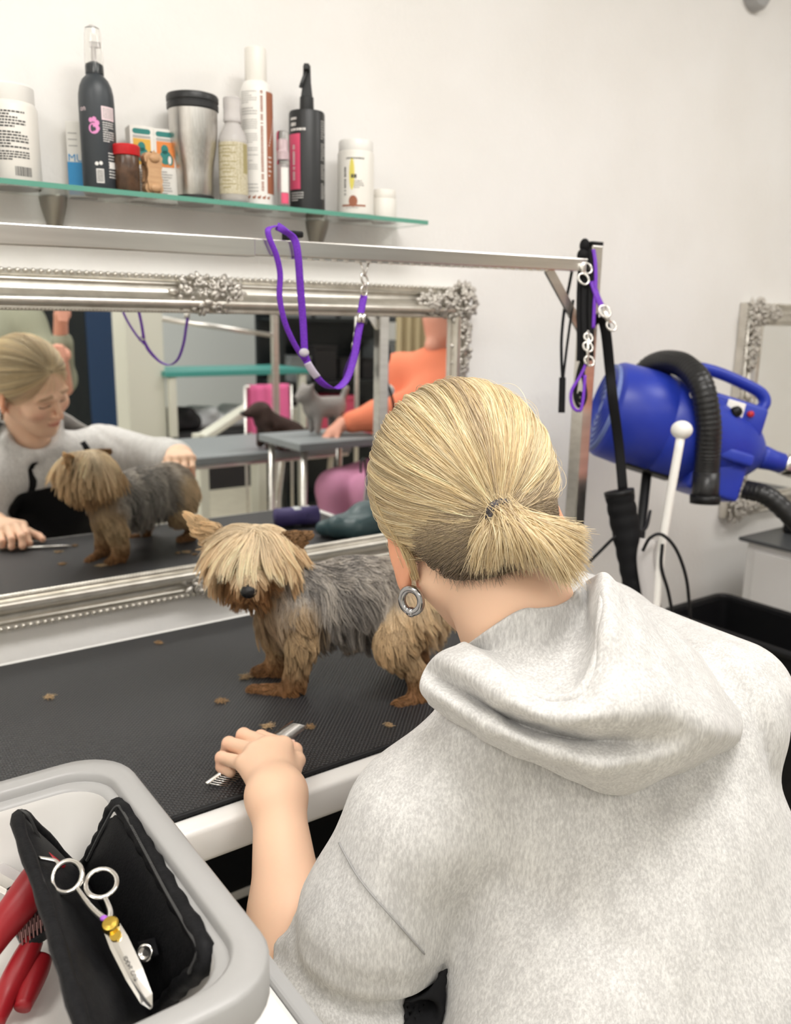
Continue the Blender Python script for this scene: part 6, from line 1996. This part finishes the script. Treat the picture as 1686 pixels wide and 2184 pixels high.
def arm_l(P):
    d = s_chain(P, [EF, EF * 0.62 + WL * 0.38, WL], [0.043, 0.040, 0.0275], 0.02)
    d = smin(d, s_cap(P, WL + np.array((0.008, 0.004, 0.002)), WL - np.array((0.010, -0.004, -0.002)), 0.0255, 0.0255), 0.012)
    palm = None
    for k in range(4):
        e = s_cap(P, WL, LH['mcp'][k], 0.022, 0.0125)
        palm = e if palm is None else smin(palm, e, 0.014)
    d = smin(d, palm, 0.02)
    R_ = (0.0088, 0.0092, 0.0088, 0.0078)
    fing = None
    for k in range(4):
        r = R_[k]
        e = s_chain(P, [LH['mcp'][k], LH['pip'][k], LH['dip'][k], LH['tip'][k]], [r * 1.25, r * 1.02, r * 0.9, r * 0.85], 0.004)
        fing = e if fing is None else smin(fing, e, 0.0022)
    d = smin(d, fing, 0.006)
    t = s_chain(P, LT, [0.016, 0.0105, 0.0095, 0.008], 0.005)
    return smin(d, t, 0.008)
RF_ = nrm3(np.array((0.835, 1.02, 1.045)) - WR)       # right hand over the dog's rump
RS_ = nrm3(np.cross(RF_, (0, 0, 1.0))); RU_ = np.cross(RS_, RF_)
def rp(s, f, u):
    return WR + RS_ * s + RF_ * f + RU_ * u
def arm_r(P):
    d = s_chain(P, [ER, WR], [0.040, 0.027], 0.02)
    palm = None; fing = None
    for k in range(4):
        s = (-0.030 + 0.020 * k)
        m = rp(s, 0.078 - 0.004 * abs(k - 1.2), 0.010)
        e = s_cap(P, rp(s * 0.5, 0.0, 0.0), m, 0.020, 0.0125)
        palm = e if palm is None else smin(palm, e, 0.014)
        r = (0.0086, 0.009, 0.0086, 0.0076)[k]
        e = s_chain(P, [m, rp(s, 0.112 - 0.004 * k, -0.006), rp(s, 0.116 - 0.004 * k, -0.030), rp(s, 0.098, -0.040)], [r * 1.2, r, r * 0.9, r * 0.85], 0.004)
        fing = e if fing is None else smin(fing, e, 0.0022)
    d = smin(smin(d, palm, 0.018), fing, 0.006)
    t = s_chain(P, [rp(-0.022, 0.02, -0.006), rp(-0.046, 0.05, -0.02), rp(-0.040, 0.082, -0.034), rp(-0.028, 0.10, -0.040)], [0.016, 0.0105, 0.0095, 0.008], 0.005)
    return smin(d, t, 0.008)
def HLs(x, y, z):
    return HL(x, y, z)
CR = (0.078, 0.097, 0.092)
def ear(P, s):
    c = HL(s * 0.083, -0.012, -0.006)
    Me = np.stack([nrm3(hR * s - hF * 0.45), nrm3(hF + hR * s * 0.45), hU], 1)
    q = (P - c) @ Me.astype(np.float32)
    tilt = 0.25
    y = q[:, 1] * math.cos(tilt) + q[:, 2] * math.sin(tilt); z = -q[:, 1] * math.sin(tilt) + q[:, 2] * math.cos(tilt)
    Q = np.stack([q[:, 0], y, z], 1).astype(np.float32)
    d = s_ell(Q, (0, 0, 0.004), (0.0075, 0.0185, 0.031))
    d = smin(d, s_ell(Q, (-0.001, 0.005, -0.028), (0.0055, 0.009, 0.0125)), 0.008)
    d = smax(d, -s_ell(Q, (0.010, 0.003, 0.006), (0.009, 0.012, 0.021)), 0.004)
    return d
def head_sdf(P):
    d = s_ell(P, HL(0, -0.006, 0.046), CR, HD)
    d = smin(d, s_ell(P, HL(0, 0.045, -0.012), (0.062, 0.052, 0.060), HD), 0.03)
    d = smin(d, s_ell(P, HL(0, 0.054, -0.058), (0.046, 0.040, 0.040), HD), 0.03)
    d = smin(d, s_cap(P, HL(0, 0.080, -0.092), HL(0, 0.072, -0.090), 0.018, 0.018), 0.022)
    for s in (-1, 1):
        d = smin(d, s_cap(P, HL(s * 0.058, 0.0, -0.040), HL(s * 0.022, 0.068, -0.088), 0.018, 0.014), 0.02)
        d = smin(d, s_ell(P, HL(s * 0.042, 0.066, -0.014), (0.026, 0.026, 0.024), HD), 0.016)
        d = smin(d, s_cap(P, HL(s * 0.012, 0.094, 0.034), HL(s * 0.045, 0.080, 0.036), 0.010, 0.009), 0.012)
        d = smax(d, -s_ell(P, HL(s * 0.031, 0.104, 0.015), (0.017, 0.014, 0.011), HD), 0.010)
        d = smin(d, s_ell(P, HL(s * 0.031, 0.0805, 0.013), (0.0135, 0.0125, 0.0125), HD), 0.003)
    nose = s_cap(P, HL(0, 0.094, 0.026), HL(0, 0.117, -0.018), 0.0065, 0.0090)
    nose = smin(nose, s_ell(P, HL(-0.010, 0.106, -0.022), (0.0075, 0.009, 0.0065), HD), 0.006)
    nose = smin(nose, s_ell(P, HL(0.010, 0.106, -0.022), (0.0075, 0.009, 0.0065), HD), 0.006)
    d = smin(d, nose, 0.010)
    up = s_ell(P, HL(0, 0.0985, -0.0455), (0.021, 0.0095, 0.0050), HD)
    lo = s_ell(P, HL(0, 0.0965, -0.0560), (0.018, 0.0100, 0.0060), HD)
    d = smin(smin(d, up, 0.004), lo, 0.004)
    neck = s_chain(P, [HL(0, -0.018, -0.02), C7 * 0.55 + HL(0, -0.01, -0.05) * 0.45, C7 - tU * 0.03 + tF * 0.045], [0.056, 0.052, 0.052], 0.03)
    d = smin(d, neck, 0.026)
    for s in (-1, 1):
        d = smin(d, ear(P, s), 0.005)
    return d
def skin_cols(V, head=True):
    n = len(V)
    base = np.array((0.86, 0.57, 0.40))
    c = np.tile(base, (n, 1))
    c *= (1 + 0.03 * vnoise(V, 60, 5))[:, None]
    if head:
        q = (V - H0) @ HD
        def mix(w, col):
            nonlocal c
            w = np.clip(w, 0, 1)[:, None]; c = c * (1 - w) + np.array(col) * w
        for s in (-1, 1):
            g = np.exp(-(((q[:, 0] - s * 0.045) / 0.020) ** 2 + ((q[:, 2] + 0.018) / 0.018) ** 2)) * (q[:, 1] > 0.03)
            mix(0.5 * g, (0.72, 0.30, 0.22))
            g = np.exp(-(((q[:, 2] - 0.040 + 0.0035 * (np.abs(q[:, 0]) - 0.030) / 0.015) / 0.0042) ** 4)) * ss(np.abs(q[:, 0]), 0.010, 0.016) * ss(-np.abs(q[:, 0]), -0.054, -0.044) * (q[:, 1] > 0.05) * (np.sign(q[:, 0]) == s)
            mix(0.75 * g, (0.26, 0.16, 0.09))
            g = np.exp(-(((q[:, 2] - 0.0085 + 9 * (q[:, 0] - s * 0.031) ** 2 * -1) / 0.0022) ** 2)) * (np.abs(q[:, 0] - s * 0.031) < 0.0150) * (q[:, 1] > 0.06)
            mix(0.95 * g, (0.05, 0.03, 0.025))
            g = np.exp(-(((q[:, 0] - s * 0.031) / 0.017) ** 2 + ((q[:, 2] - 0.020) / 0.008) ** 2)) * (q[:, 1] > 0.05)
            mix(0.45 * g, (0.50, 0.26, 0.18))
            g = (np.abs(q[:, 0]) > 0.074) * (q[:, 2] < 0.035) * (q[:, 1] > -0.05) * (q[:, 1] < 0.03) * (q[:, 2] > -0.05)
            mix(0.45 * g, (0.80, 0.32, 0.18))
        g = np.exp(-((q[:, 0] / 0.021) ** 4 + ((q[:, 2] + 0.0508) / 0.0088) ** 4)) * (q[:, 1] > 0.08)
        mix(0.8 * g, (0.58, 0.18, 0.15))
        g = np.exp(-(((q[:, 2] + 0.0508) / 0.0012) ** 2)) * (np.abs(q[:, 0]) < 0.02) * (q[:, 1] > 0.08)
        mix(0.7 * g, (0.25, 0.06, 0.05))
        g = np.exp(-((q[:, 0] / 0.014) ** 2 + ((q[:, 2] + 0.016) / 0.012) ** 2)) * (q[:, 1] > 0.09)
        mix(0.35 * g, (0.80, 0.36, 0.26))
    return c
Vs, Fs, Cs, off = [], [], [], 0
for fn, lo, hi, st, hd in ((head_sdf, H0 - 0.20, H0 + 0.20, 0.0028, True), (arm_l, (0.28, 0.54, 0.70), (0.52, 1.02, 0.94), 0.0022, False), (arm_r, (0.78, 0.68, 0.93), (0.98, 1.10, 1.12), 0.0026, False)):
    v, f = sdf_mesh(lambda P: fn(P), lo, hi, st)
    v = relax(v, f, 1)
    cc = skin_cols(v, hd)
    if not hd:
        # pinker finger ends and knuckles
        tips = np.array(LH['pip'] + LH['dip'] + [LT[-1], LT[-2]]) if fn is arm_l else np.array([rp(-0.03 + 0.02 * k, 0.114, -0.02) for k in range(4)])
        dd = np.sqrt(((v[:, None, :] - tips[None]) ** 2).sum(2)).min(1)
        w = np.exp(-(dd / 0.012) ** 2)[:, None] * 0.45
        cc = cc * (1 - w) + np.array((0.82, 0.36, 0.25)) * w
    Vs.append(v); Fs.append(f + off); Cs.append(cc); off += len(v)
wchild(obj('body', mesh_np('body', np.concatenate(Vs), np.concatenate(Fs), np.concatenate(Cs)), 'skin'))
# thumb nail
nb_ = BM(); ball(nb_, Vector(LT[3]) + Vector((0.003, -0.002, 0.006)), (0.005, 0.004, 0.0022), 12, 8); wchild(obj('thumb_nail', nb_, mat('nail', (0.85, 0.55, 0.45), 0.25), None, True))

# ---------------------------------------------------------------- hair
HC = HL(0, -0.012, 0.050)
HRAD = np.array((0.093, 0.110, 0.101))
def hairline(y):
    return np.interp(y, [-0.12, -0.085, -0.055, -0.030, -0.012, 0.010, 0.040, 0.070, 0.100], [-0.062, -0.060, -0.045, -0.012, 0.022, 0.036, 0.060, 0.094, 0.118])
def cap_sdf(P):
    q = (P - H0) @ HD
    d = s_ell(P, HC, HRAD * 0.955, HD)
    d = smin(d, s_ell(P, HL(0, -0.060, -0.018), (0.060, 0.040, 0.052), HD), 0.03)
    return smax(d, (hairline(q[:, 1]) - q[:, 2]).astype(np.float32), 0.006)
Vc, Fc = sdf_mesh(cap_sdf, H0 - 0.18, H0 + 0.18, 0.004)
Vc = relax(Vc, Fc, 2)
TIE = np.array((0.5136, 0.5444, 1.2585))
qt = (TIE - HC) @ HD / HRAD; qt_n = qt / np.linalg.norm(qt)
BLOND, PALE, ASHB, DARKB = np.array((0.74, 0.59, 0.35)), np.array((0.93, 0.82, 0.58)), np.array((0.40, 0.32, 0.23)), np.array((0.17, 0.13, 0.10))
def hair_color(q, phi, t, r):
    """q local root positions; phi angle round the tie; t along the strand"""
    n = len(q)
    k = np.clip(0.55 + 0.32 * np.interp(phi, np.linspace(-PI, PI, 70), np.random.default_rng(13).normal(0, 1, 70)), 0, 1); k2 = np.clip(0.55 + 0.4 * np.interp(phi, np.linspace(-PI, PI, 260), np.random.default_rng(14).normal(0, 1, 260)), 0, 1)
    m = np.clip(0.55 * k + 0.45 * k2 + r.normal(0, 0.22, n), 0, 1)[:, None]
    base = np.where(m > 0.5, BLOND + (PALE - BLOND) * (m - 0.5) * 2, ASHB * 1.25 + (BLOND - ASHB * 1.25) * m * 2)
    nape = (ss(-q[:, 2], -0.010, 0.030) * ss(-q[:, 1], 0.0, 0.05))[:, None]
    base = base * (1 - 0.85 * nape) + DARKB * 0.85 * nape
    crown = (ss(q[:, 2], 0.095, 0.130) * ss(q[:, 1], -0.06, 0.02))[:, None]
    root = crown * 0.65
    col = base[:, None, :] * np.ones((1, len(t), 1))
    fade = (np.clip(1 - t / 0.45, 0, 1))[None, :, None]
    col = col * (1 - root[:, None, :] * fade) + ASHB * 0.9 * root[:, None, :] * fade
    tipw = np.clip((t - 0.5) * 2, 0, 1)[None, :, None] * nape[:, None, :] * 0.5
    return col * (1 - tipw) + BLOND * 0.8 * tipw
qc = (Vc - H0) @ HD
capc = hair_color(qc, np.zeros(len(qc)) + 0.3, np.array([0.6]), np.random.default_rng(1))[:, 0, :] * 0.6
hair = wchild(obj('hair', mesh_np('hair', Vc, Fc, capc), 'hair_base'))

def hair_pull(n, seed, npt=14):
    r = np.random.default_rng(seed)
    P, Nn = sample_surface(Vc, Fc, n, seed)
    q0 = (P - HC) @ HD / HRAD
    rr = np.linalg.norm(q0, axis=1)
    a = q0 / rr[:, None]
    om = np.arccos(np.clip(a @ qt_n, -1, 1))
    t = np.linspace(0, 1, npt)
    so = np.sin(om)[:, None] + 1e-6
    w0 = np.sin((1 - t)[None] * om[:, None]) / so; w1 = np.sin(t[None] * om[:, None]) / so
    path = w0[:, :, None] * a[:, None, :] + w1[:, :, None] * qt_n
    # angle of the root round the tie direction drives locks and colour
    u = np.cross(qt_n, (0, 0, 1.0)); u /= np.linalg.norm(u); v = np.cross(qt_n, u)
    phi = np.arctan2(a @ v, a @ u)
    lock = np.clip(0.5 + 0.30 * np.interp(phi, np.linspace(-PI, PI, 150), np.random.default_rng(3).normal(0, 1, 150)) + 0.25 * np.interp(phi + 0.25 * om, np.linspace(-PI, PI + 1, 60), np.random.default_rng(4).normal(0, 1, 60)), 0, 1)
    R0_ = rr
    prof = np.sin(np.clip(t * 1.05, 0, 1) * PI) ** 0.7
    rad = R0_[:, None] * (1 - t) + 0.985 * t + prof[None] * ((0.026 * lock + r.normal(0.014, 0.012, n))[:, None]) + 0.012
    path *= rad[:, :, None]
    # side hair sags on its way back
    sag = (np.abs(a[:, 0]) * ss(-a[:, 2], -0.5, 0.4))[:, None] * np.sin(t * PI)[None]
    path[:, :, 2] -= 0.06 * sag
    path += (r.normal(0, 0.009, (n, 1, 3)) * np.sin(t * PI)[None, :, None])
    wv = np.sin(om[:, None] * 5 * t[None] + (phi * 9)[:, None]) * 0.022 * np.sin(t * PI)[None] * (0.4 + lock)[:, None]
    path += np.cross(np.broadcast_to(a[:, None, :], path.shape), np.broadcast_to(qt_n, path.shape)) * wv[:, :, None]
    W3 = HC + (path * HRAD) @ HD.T
    # keep the nape strands close to the neck bulge
    W3[:, -1] = TIE + r.normal(0, 0.0045, (n, 3)); W3[:, -2] = W3[:, -2] * 0.6 + (TIE + r.normal(0, 0.005, (n, 3))) * 0.4
    W3[:, 0] = P
    col = hair_color((P - H0) @ HD, phi, t, r)
    col *= (0.80 + 0.34 * lock)[:, None, None]
    return W3, col
P1, C1 = hair_pull(34000, 61)
rad = 0.00026 * np.concatenate([np.ones(13), [0.8]])
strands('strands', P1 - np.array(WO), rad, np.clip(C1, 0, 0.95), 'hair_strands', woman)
# short under-hair combed up from the nape along the skull
def nape_hair(n, seed, npt=11):
    r = np.random.default_rng(seed)
    def w(P):
        q = (P - H0) @ HD
        return ((q[:, 2] < 0.045) & (q[:, 1] < 0.0)).astype(float) + 1e-6
    P, Nn = sample_surface(Vc, Fc, n, seed, w)
    p = P.copy(); out = [p.copy()]
    L = np.linalg.norm(TIE - P, axis=1) * r.uniform(0.55, 1.0, n)
    for i in range(1, npt):
        d = unit(TIE - p + r.normal(0, 0.004, (n, 3)))
        p = p + d * (L / (npt - 1))[:, None]
        dist = cap_sdf(p.astype(np.float32)); e = 0.002
        g = np.stack([cap_sdf((p + np.eye(3)[k] * e).astype(np.float32)) - dist for k in range(3)], 1)
        p = p + unit(g) * np.clip(0.0022 + 0.003 * r.random(n) - dist, 0, 0.02)[:, None]
        out.append(p.copy())
    q = (P - H0) @ HD
    lowf = ss(-q[:, 2], -0.025, 0.030)[:, None]
    m = r.uniform(0, 1, (n, 1))
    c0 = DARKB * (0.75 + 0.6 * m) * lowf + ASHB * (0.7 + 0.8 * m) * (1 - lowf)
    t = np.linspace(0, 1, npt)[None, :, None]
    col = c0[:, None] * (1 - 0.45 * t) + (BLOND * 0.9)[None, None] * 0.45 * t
    return np.stack(out, 1), col
P4, C4 = nape_hair(9000, 77)
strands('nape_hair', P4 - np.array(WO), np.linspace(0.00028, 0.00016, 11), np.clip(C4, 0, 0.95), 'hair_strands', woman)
def nape_fuzz(n, seed):
    r = np.random.default_rng(seed)
    def w(P):
        q = (P - H0) @ HD
        e = q[:, 2] - hairline(q[:, 1])
        return ((e < 0.012) & (q[:, 1] < -0.02)).astype(float) + 1e-9
    P, Nn = sample_surface(Vc, Fc, n, seed, w)
    dv = unit(-hU[None] + r.normal(0, 0.45, (n, 3)))
    pts = grow(P, unit(-hF[None] * np.ones((n, 1)) + hR * r.normal(0, 0.5, (n, 1))), dv, r.uniform(0.006, 0.018, n), 0.3 * np.ones(n), 0.1 * np.ones(n), 6, None, 0.1, seed, head_sdf, 0.0006)
    return pts, DARKB * r.uniform(0.8, 1.9, (n, 1))
P5, C5 = nape_fuzz(1500, 79)
strands('nape_fuzz', P5 - np.array(WO), np.linspace(0.00018, 0.00006, 6), np.clip(C5, 0, 0.95), 'hair_strands', woman)
# the stub of the ponytail
def pony(n, seed):
    r = np.random.default_rng(seed)
    ends = np.array([(0.4905, 0.5655, 1.2153), (0.4904, 0.5506, 1.2071), (0.4972, 0.5347, 1.2131), (0.5031, 0.5148, 1.2253), (0.5105, 0.5018, 1.2206), (0.5223, 0.4940, 1.2236), (0.5358, 0.4862, 1.2085), (0.5485, 0.4824, 1.2052), (0.5604, 0.4831, 1.2160), (0.5679, 0.4893, 1.2349), (0.5727, 0.4959, 1.2479)])
    mids = np.array([(0.4864, 0.5528, 1.2494), (0.4831, 0.5367, 1.2512), (0.4853, 0.5213, 1.2562), (0.4865, 0.5056, 1.2622), (0.4898, 0.4951, 1.2652), (0.4945, 0.4888, 1.2639), (0.5021, 0.4852, 1.2616), (0.5097, 0.4845, 1.2608), (0.5175, 0.4868, 1.2621), (0.5237, 0.4930, 1.2641), (0.5289, 0.5007, 1.2644)])
    k = r.uniform(0, len(ends) - 1.001, n) * 0.0 + r.choice(np.linspace(0, len(ends) - 1.001, 34), n) + r.normal(0, 0.10, n)
    k = np.clip(k, 0, len(ends) - 1.001); i = k.astype(int); f = (k - i)[:, None]
    E_ = ends[i] * (1 - f) + ends[i + 1] * f + r.normal(0, 0.0035, (n, 3)); M_ = mids[i] * (1 - f) + mids[i + 1] * f + r.normal(0, 0.0035, (n, 3))
    dep = r.uniform(0, 1, n)[:, None]
    back = np.array((0.574, 0.788, -0.22))
    E_ = E_ + back * 0.030 * dep; M_ = M_ + back * 0.040 * dep + np.array((0, 0, -0.012)) * dep
    S_ = TIE + r.normal(0, 0.005, (n, 3))
    t = np.linspace(0, 1, 10)[None, :, None] * r.uniform(0.75, 1.06, (n, 1, 1))
    W3 = S_[:, None] * (1 - t) ** 2 + 2 * M_[:, None] * t * (1 - t) + E_[:, None] * t ** 2
    m = np.clip(0.62 + 0.30 * np.sin(k * 19) + r.normal(0, 0.22, n) - 0.35 * dep[:, 0], 0, 1)[:, None]
    c = np.where(m > 0.5, BLOND + (PALE - BLOND) * (m - 0.5) * 2, ASHB * 1.3 + (BLOND - ASHB * 1.3) * m * 2)
    return W3, np.repeat(c[:, None, :], 10, 1)
P2, C2 = pony(7500, 71)
strands('ponytail', P2 - np.array(WO), 0.00032 * np.array([1, 1, 1, 1, 1, 1, 0.9, 0.8, 0.6, 0.3]), np.clip(C2, 0, 0.95), 'hair_strands', woman)
# fine loose hairs over the crown and a lock before the ear
def loose(n, seed):
    r = np.random.default_rng(seed)
    W3, col = hair_pull(n, seed)
    t = np.linspace(0, 1, W3.shape[1])[None, :, None]
    up = (W3 - HC); up /= np.linalg.norm(up, axis=2)[:, :, None]
    W3 = W3 + up * (np.sin(t * PI * 0.8) * r.uniform(0.001, 0.008, (n, 1, 1)))
    return W3[:, :11], col[:, :11]
P3, C3 = loose(260, 81)
strands('loose_hairs', P3 - np.array(WO), np.full(11, 0.00016), np.clip(C3 * 1.1, 0, 0.95), 'hair_strands', woman)
tt = []
rL = np.random.default_rng(9)
for k in range(240):
    o = rL.normal(0, 1, 3) * np.array((0.0025, 0.0025, 0.002)); o2 = rL.normal(0, 0.0018, 3)
    tt.append(np.array(spline([np.array((0.4781, 0.6874, 1.2778)) + o, np.array((0.4687, 0.6684, 1.2535)) + o, np.array((0.4712, 0.6506, 1.2285)) + o * 0.6, np.array((0.4823, 0.6416, 1.2028)) + o * 0.4 + o2, np.array((0.4909, 0.6400, 1.1792)) + o2], 3)))
tt = np.array(tt)
strands('ear_lock', tt - np.array(WO), np.full(tt.shape[1], 0.00024), np.clip(BLOND * rL.uniform(0.7, 1.25, (240, 1)), 0, 0.95), 'hair_strands', woman)
# hair tie
tn = nrm3(np.array((0.4909, 0.4855, 1.2698)) - TIE)
bm = BM()
for rr_, of in ((0.0115, -0.003), (0.0125, 0.001), (0.0115, 0.005)):
    ring(bm, TIE + tn * of, rr_, 0.0034, tn, 24, 8)
wchild(obj('hair_tie', bm, 'hair_tie', None, True))
# earring
er = np.array((0.4856, 0.6376, 1.1569)); en = nrm3((-0.90, -0.40, 0.05))
bm = BM(); u = Vector(nrm3(np.cross(en, (0, 0, 1.0)))); w = Vector((0, 0, 1))
tube(bm, [Vector(er) + u * (0.0108 * math.cos(2 * PI * i / 36)) + w * (0.0120 * math.sin(2 * PI * i / 36)) for i in range(36)], 0.0040, 12, close=True)
eo = wchild(obj('earring', bm, 'gunmetal', None, True)); eo['label'] = 'thick gunmetal ring earring with a bead'
bm = BM(); ball(bm, Vector(er) - w * 0.0120, 0.0052, 16, 12)
bo = obj('bead', bm, 'gunmetal', eo, True)

# ---------------------------------------------------------------- apron, trousers, shoes
def apron_sdf(P):
    q = (P - SHM) @ TM
    h_ = hoodie_sdf(P)
    d = smax(h_ - 0.008, torso_sdf(P) - 0.040, 0.004)
    d = smax(d, 0.010 - q[:, 1], 0.004)
    d = smax(d, q[:, 2] - 0.005 + 0.9 * np.maximum(np.abs(q[:, 0]) - 0.145, 0), 0.004)
    return smax(d, -(h_ - 0.0015), 0.002)
Va, Fa = sdf_mesh(apron_sdf, (0.28, 0.30, 0.50), (1.0, 0.90, 1.06), 0.004)
wchild(obj('apron', mesh_np('apron', relax(Va, Fa, 1), Fa), 'apron_black'))
for s in (-1, 1):
    pts = []
    for j in range(9):
        f = j / 8
        base = SHM + tS * (s * (0.112 - 0.03 * f)) + tU * (-0.02 + 0.10 * f)
        # push out to the chest surface along the front
        ds = np.linspace(0.25, -0.05, 60)
        Pq = (base + tF * ds[:, None]).astype(np.float32)
        val = hoodie_sdf(Pq)
        i_ = int(np.argmax(val < 0.0)); 
        pts.append(tuple(base + tF * (ds[i_] + 0.004)))
    wchild(obj('apron_strap', tube(BM(), pts, 1, 8, flat=(0.011, 0.0015), ref=tuple(tS)), 'apron_black', None, True))
KL, KR = np.array((0.50, 0.735, 0.60)), np.array((0.74, 0.690, 0.60))
FL, FR = np.array((0.49, 0.66, 0.09)), np.array((0.76, 0.62, 0.09))
HPL, HPR = PEL - tS * 0.085 - np.array((0, 0, 0.035)), PEL + tS * 0.085 - np.array((0, 0, 0.035))
def trouser_sdf(P):
    d = s_ell(P, PEL - np.array((0, 0, 0.01)), (0.165, 0.125, 0.105), TM)
    for h, k, f in ((HPL, KL, FL), (HPR, KR, FR)):
        d = smin(d, s_chain(P, [h, k, f], [0.085, 0.065, 0.045], 0.04), 0.04)
    return d
Vt, Ft = sdf_mesh(trouser_sdf, (0.30, 0.18, 0.02), (0.96, 0.88, 0.80), 0.009)
wchild(obj('trousers', mesh_np('trousers', relax(Vt, Ft, 1), Ft), 'trouser_black'))
for f in (FL, FR):
    def shoe(P):
        d = s_cap(P, f + np.array((-0.01, -0.03, -0.045)), f + np.array((0.01, 0.14, -0.052)), 0.042, 0.036)
        d = smin(d, s_cap(P, f + np.array((0, 0, -0.02)), f + np.array((0, 0, 0.02)), 0.045, 0.045), 0.03)
        return smax(d, 0.002 - P[:, 2], 0.004)
    Vx, Fx = sdf_mesh(shoe, f - np.array((0.09, 0.12, 0.095)), f + np.array((0.09, 0.24, 0.09)), 0.006)
    wchild(obj('shoe', mesh_np('shoe', Vx, Fx), 'shoe_white'))
# stool
sto = thing('stool', 'round black padded stool under the seated person', 'stool', (PEL[0], PEL[1] - 0.005, 0))
zt = 0.512
obj('seat', lathe(BM(), [(0.15, zt - 0.05), (0.17, zt - 0.045), (0.175, zt - 0.02), (0.165, zt - 0.004), (0.13, zt)], 32), 'black_plastic', sto, True)
obj('column', lathe(BM(), [(0.022, 0.07), (0.022, zt - 0.05)], 16), 'chrome', sto, True)
for k in range(5):
    a = 2 * PI * k / 5 + 0.3
    lg = obj('leg', tube(BM(), [(0, 0, 0.09), (0.23 * math.cos(a), 0.23 * math.sin(a), 0.062)], 0.013, 8), 'chrome', sto, True)
    obj('caster', lathe(BM(), [(0.024, -0.01), (0.026, 0), (0.024, 0.01)], 16, Matrix.Translation((0.23 * math.cos(a), 0.23 * math.sin(a), 0.027)) @ Matrix.Rotation(PI / 2, 4, 'X')), 'black_plastic', lg)

# ================================================================== comb under the hand, scissors by the hind leg
cb_ = thing('comb', 'long steel grooming comb held under the hand on the table', 'comb')
S0, S1 = Vector((0.3772, 0.9092, 0.8585)), Vector((0.5457, 0.9918, 0.8605))
T1 = Vector((0.5659, 0.9732, 0.8545)) - Vector((0.5444, 0.9868, 0.8600))
obj('spine', tube(BM(), [S0, S1], 0.0026, 10), 'chrome', cb_, True)
bm = BM()
n = 62; s = 0.0; k = 0
pos = []
while s < 1.0:
    pos.append(s); s += 0.0265 if s < 0.48 else 0.0125
for s in pos:
    p = S0.lerp(S1, 0.012 + 0.976 * s)
    tube(bm, [p, p + T1], [0.00085, 0.00055] if s < 0.48 else [0.0006, 0.0004], 5)
o = obj('teeth', bm, 'chrome', cb_, True); o['kind'] = 'stuff'
sx = thing('scissors', 'slim steel scissors lying behind the dog\'s hind leg', 'scissors')
a0, a1 = Vector((0.8940, 1.0871, 0.8555)), Vector((0.9411, 1.0508, 0.8555))
dd = (a1 - a0).normalized(); pp = Vector((-dd.y, dd.x, 0))
for s in (-1, 1):
    bm = BM(); tube(bm, [a0 + pp * s * 0.0005, a0 + dd * 0.03 + pp * s * 0.0022, a1 + pp * s * 0.006], [0.0008, 0.0024, 0.002], 8); obj('blade', bm, 'chrome', sx, True)
    bm = BM(); ring(bm, a1 + dd * 0.012 + pp * s * 0.013, 0.011, 0.002, (0, 0, 1), 22, 8); obj('finger_ring', bm, 'chrome', sx, True)
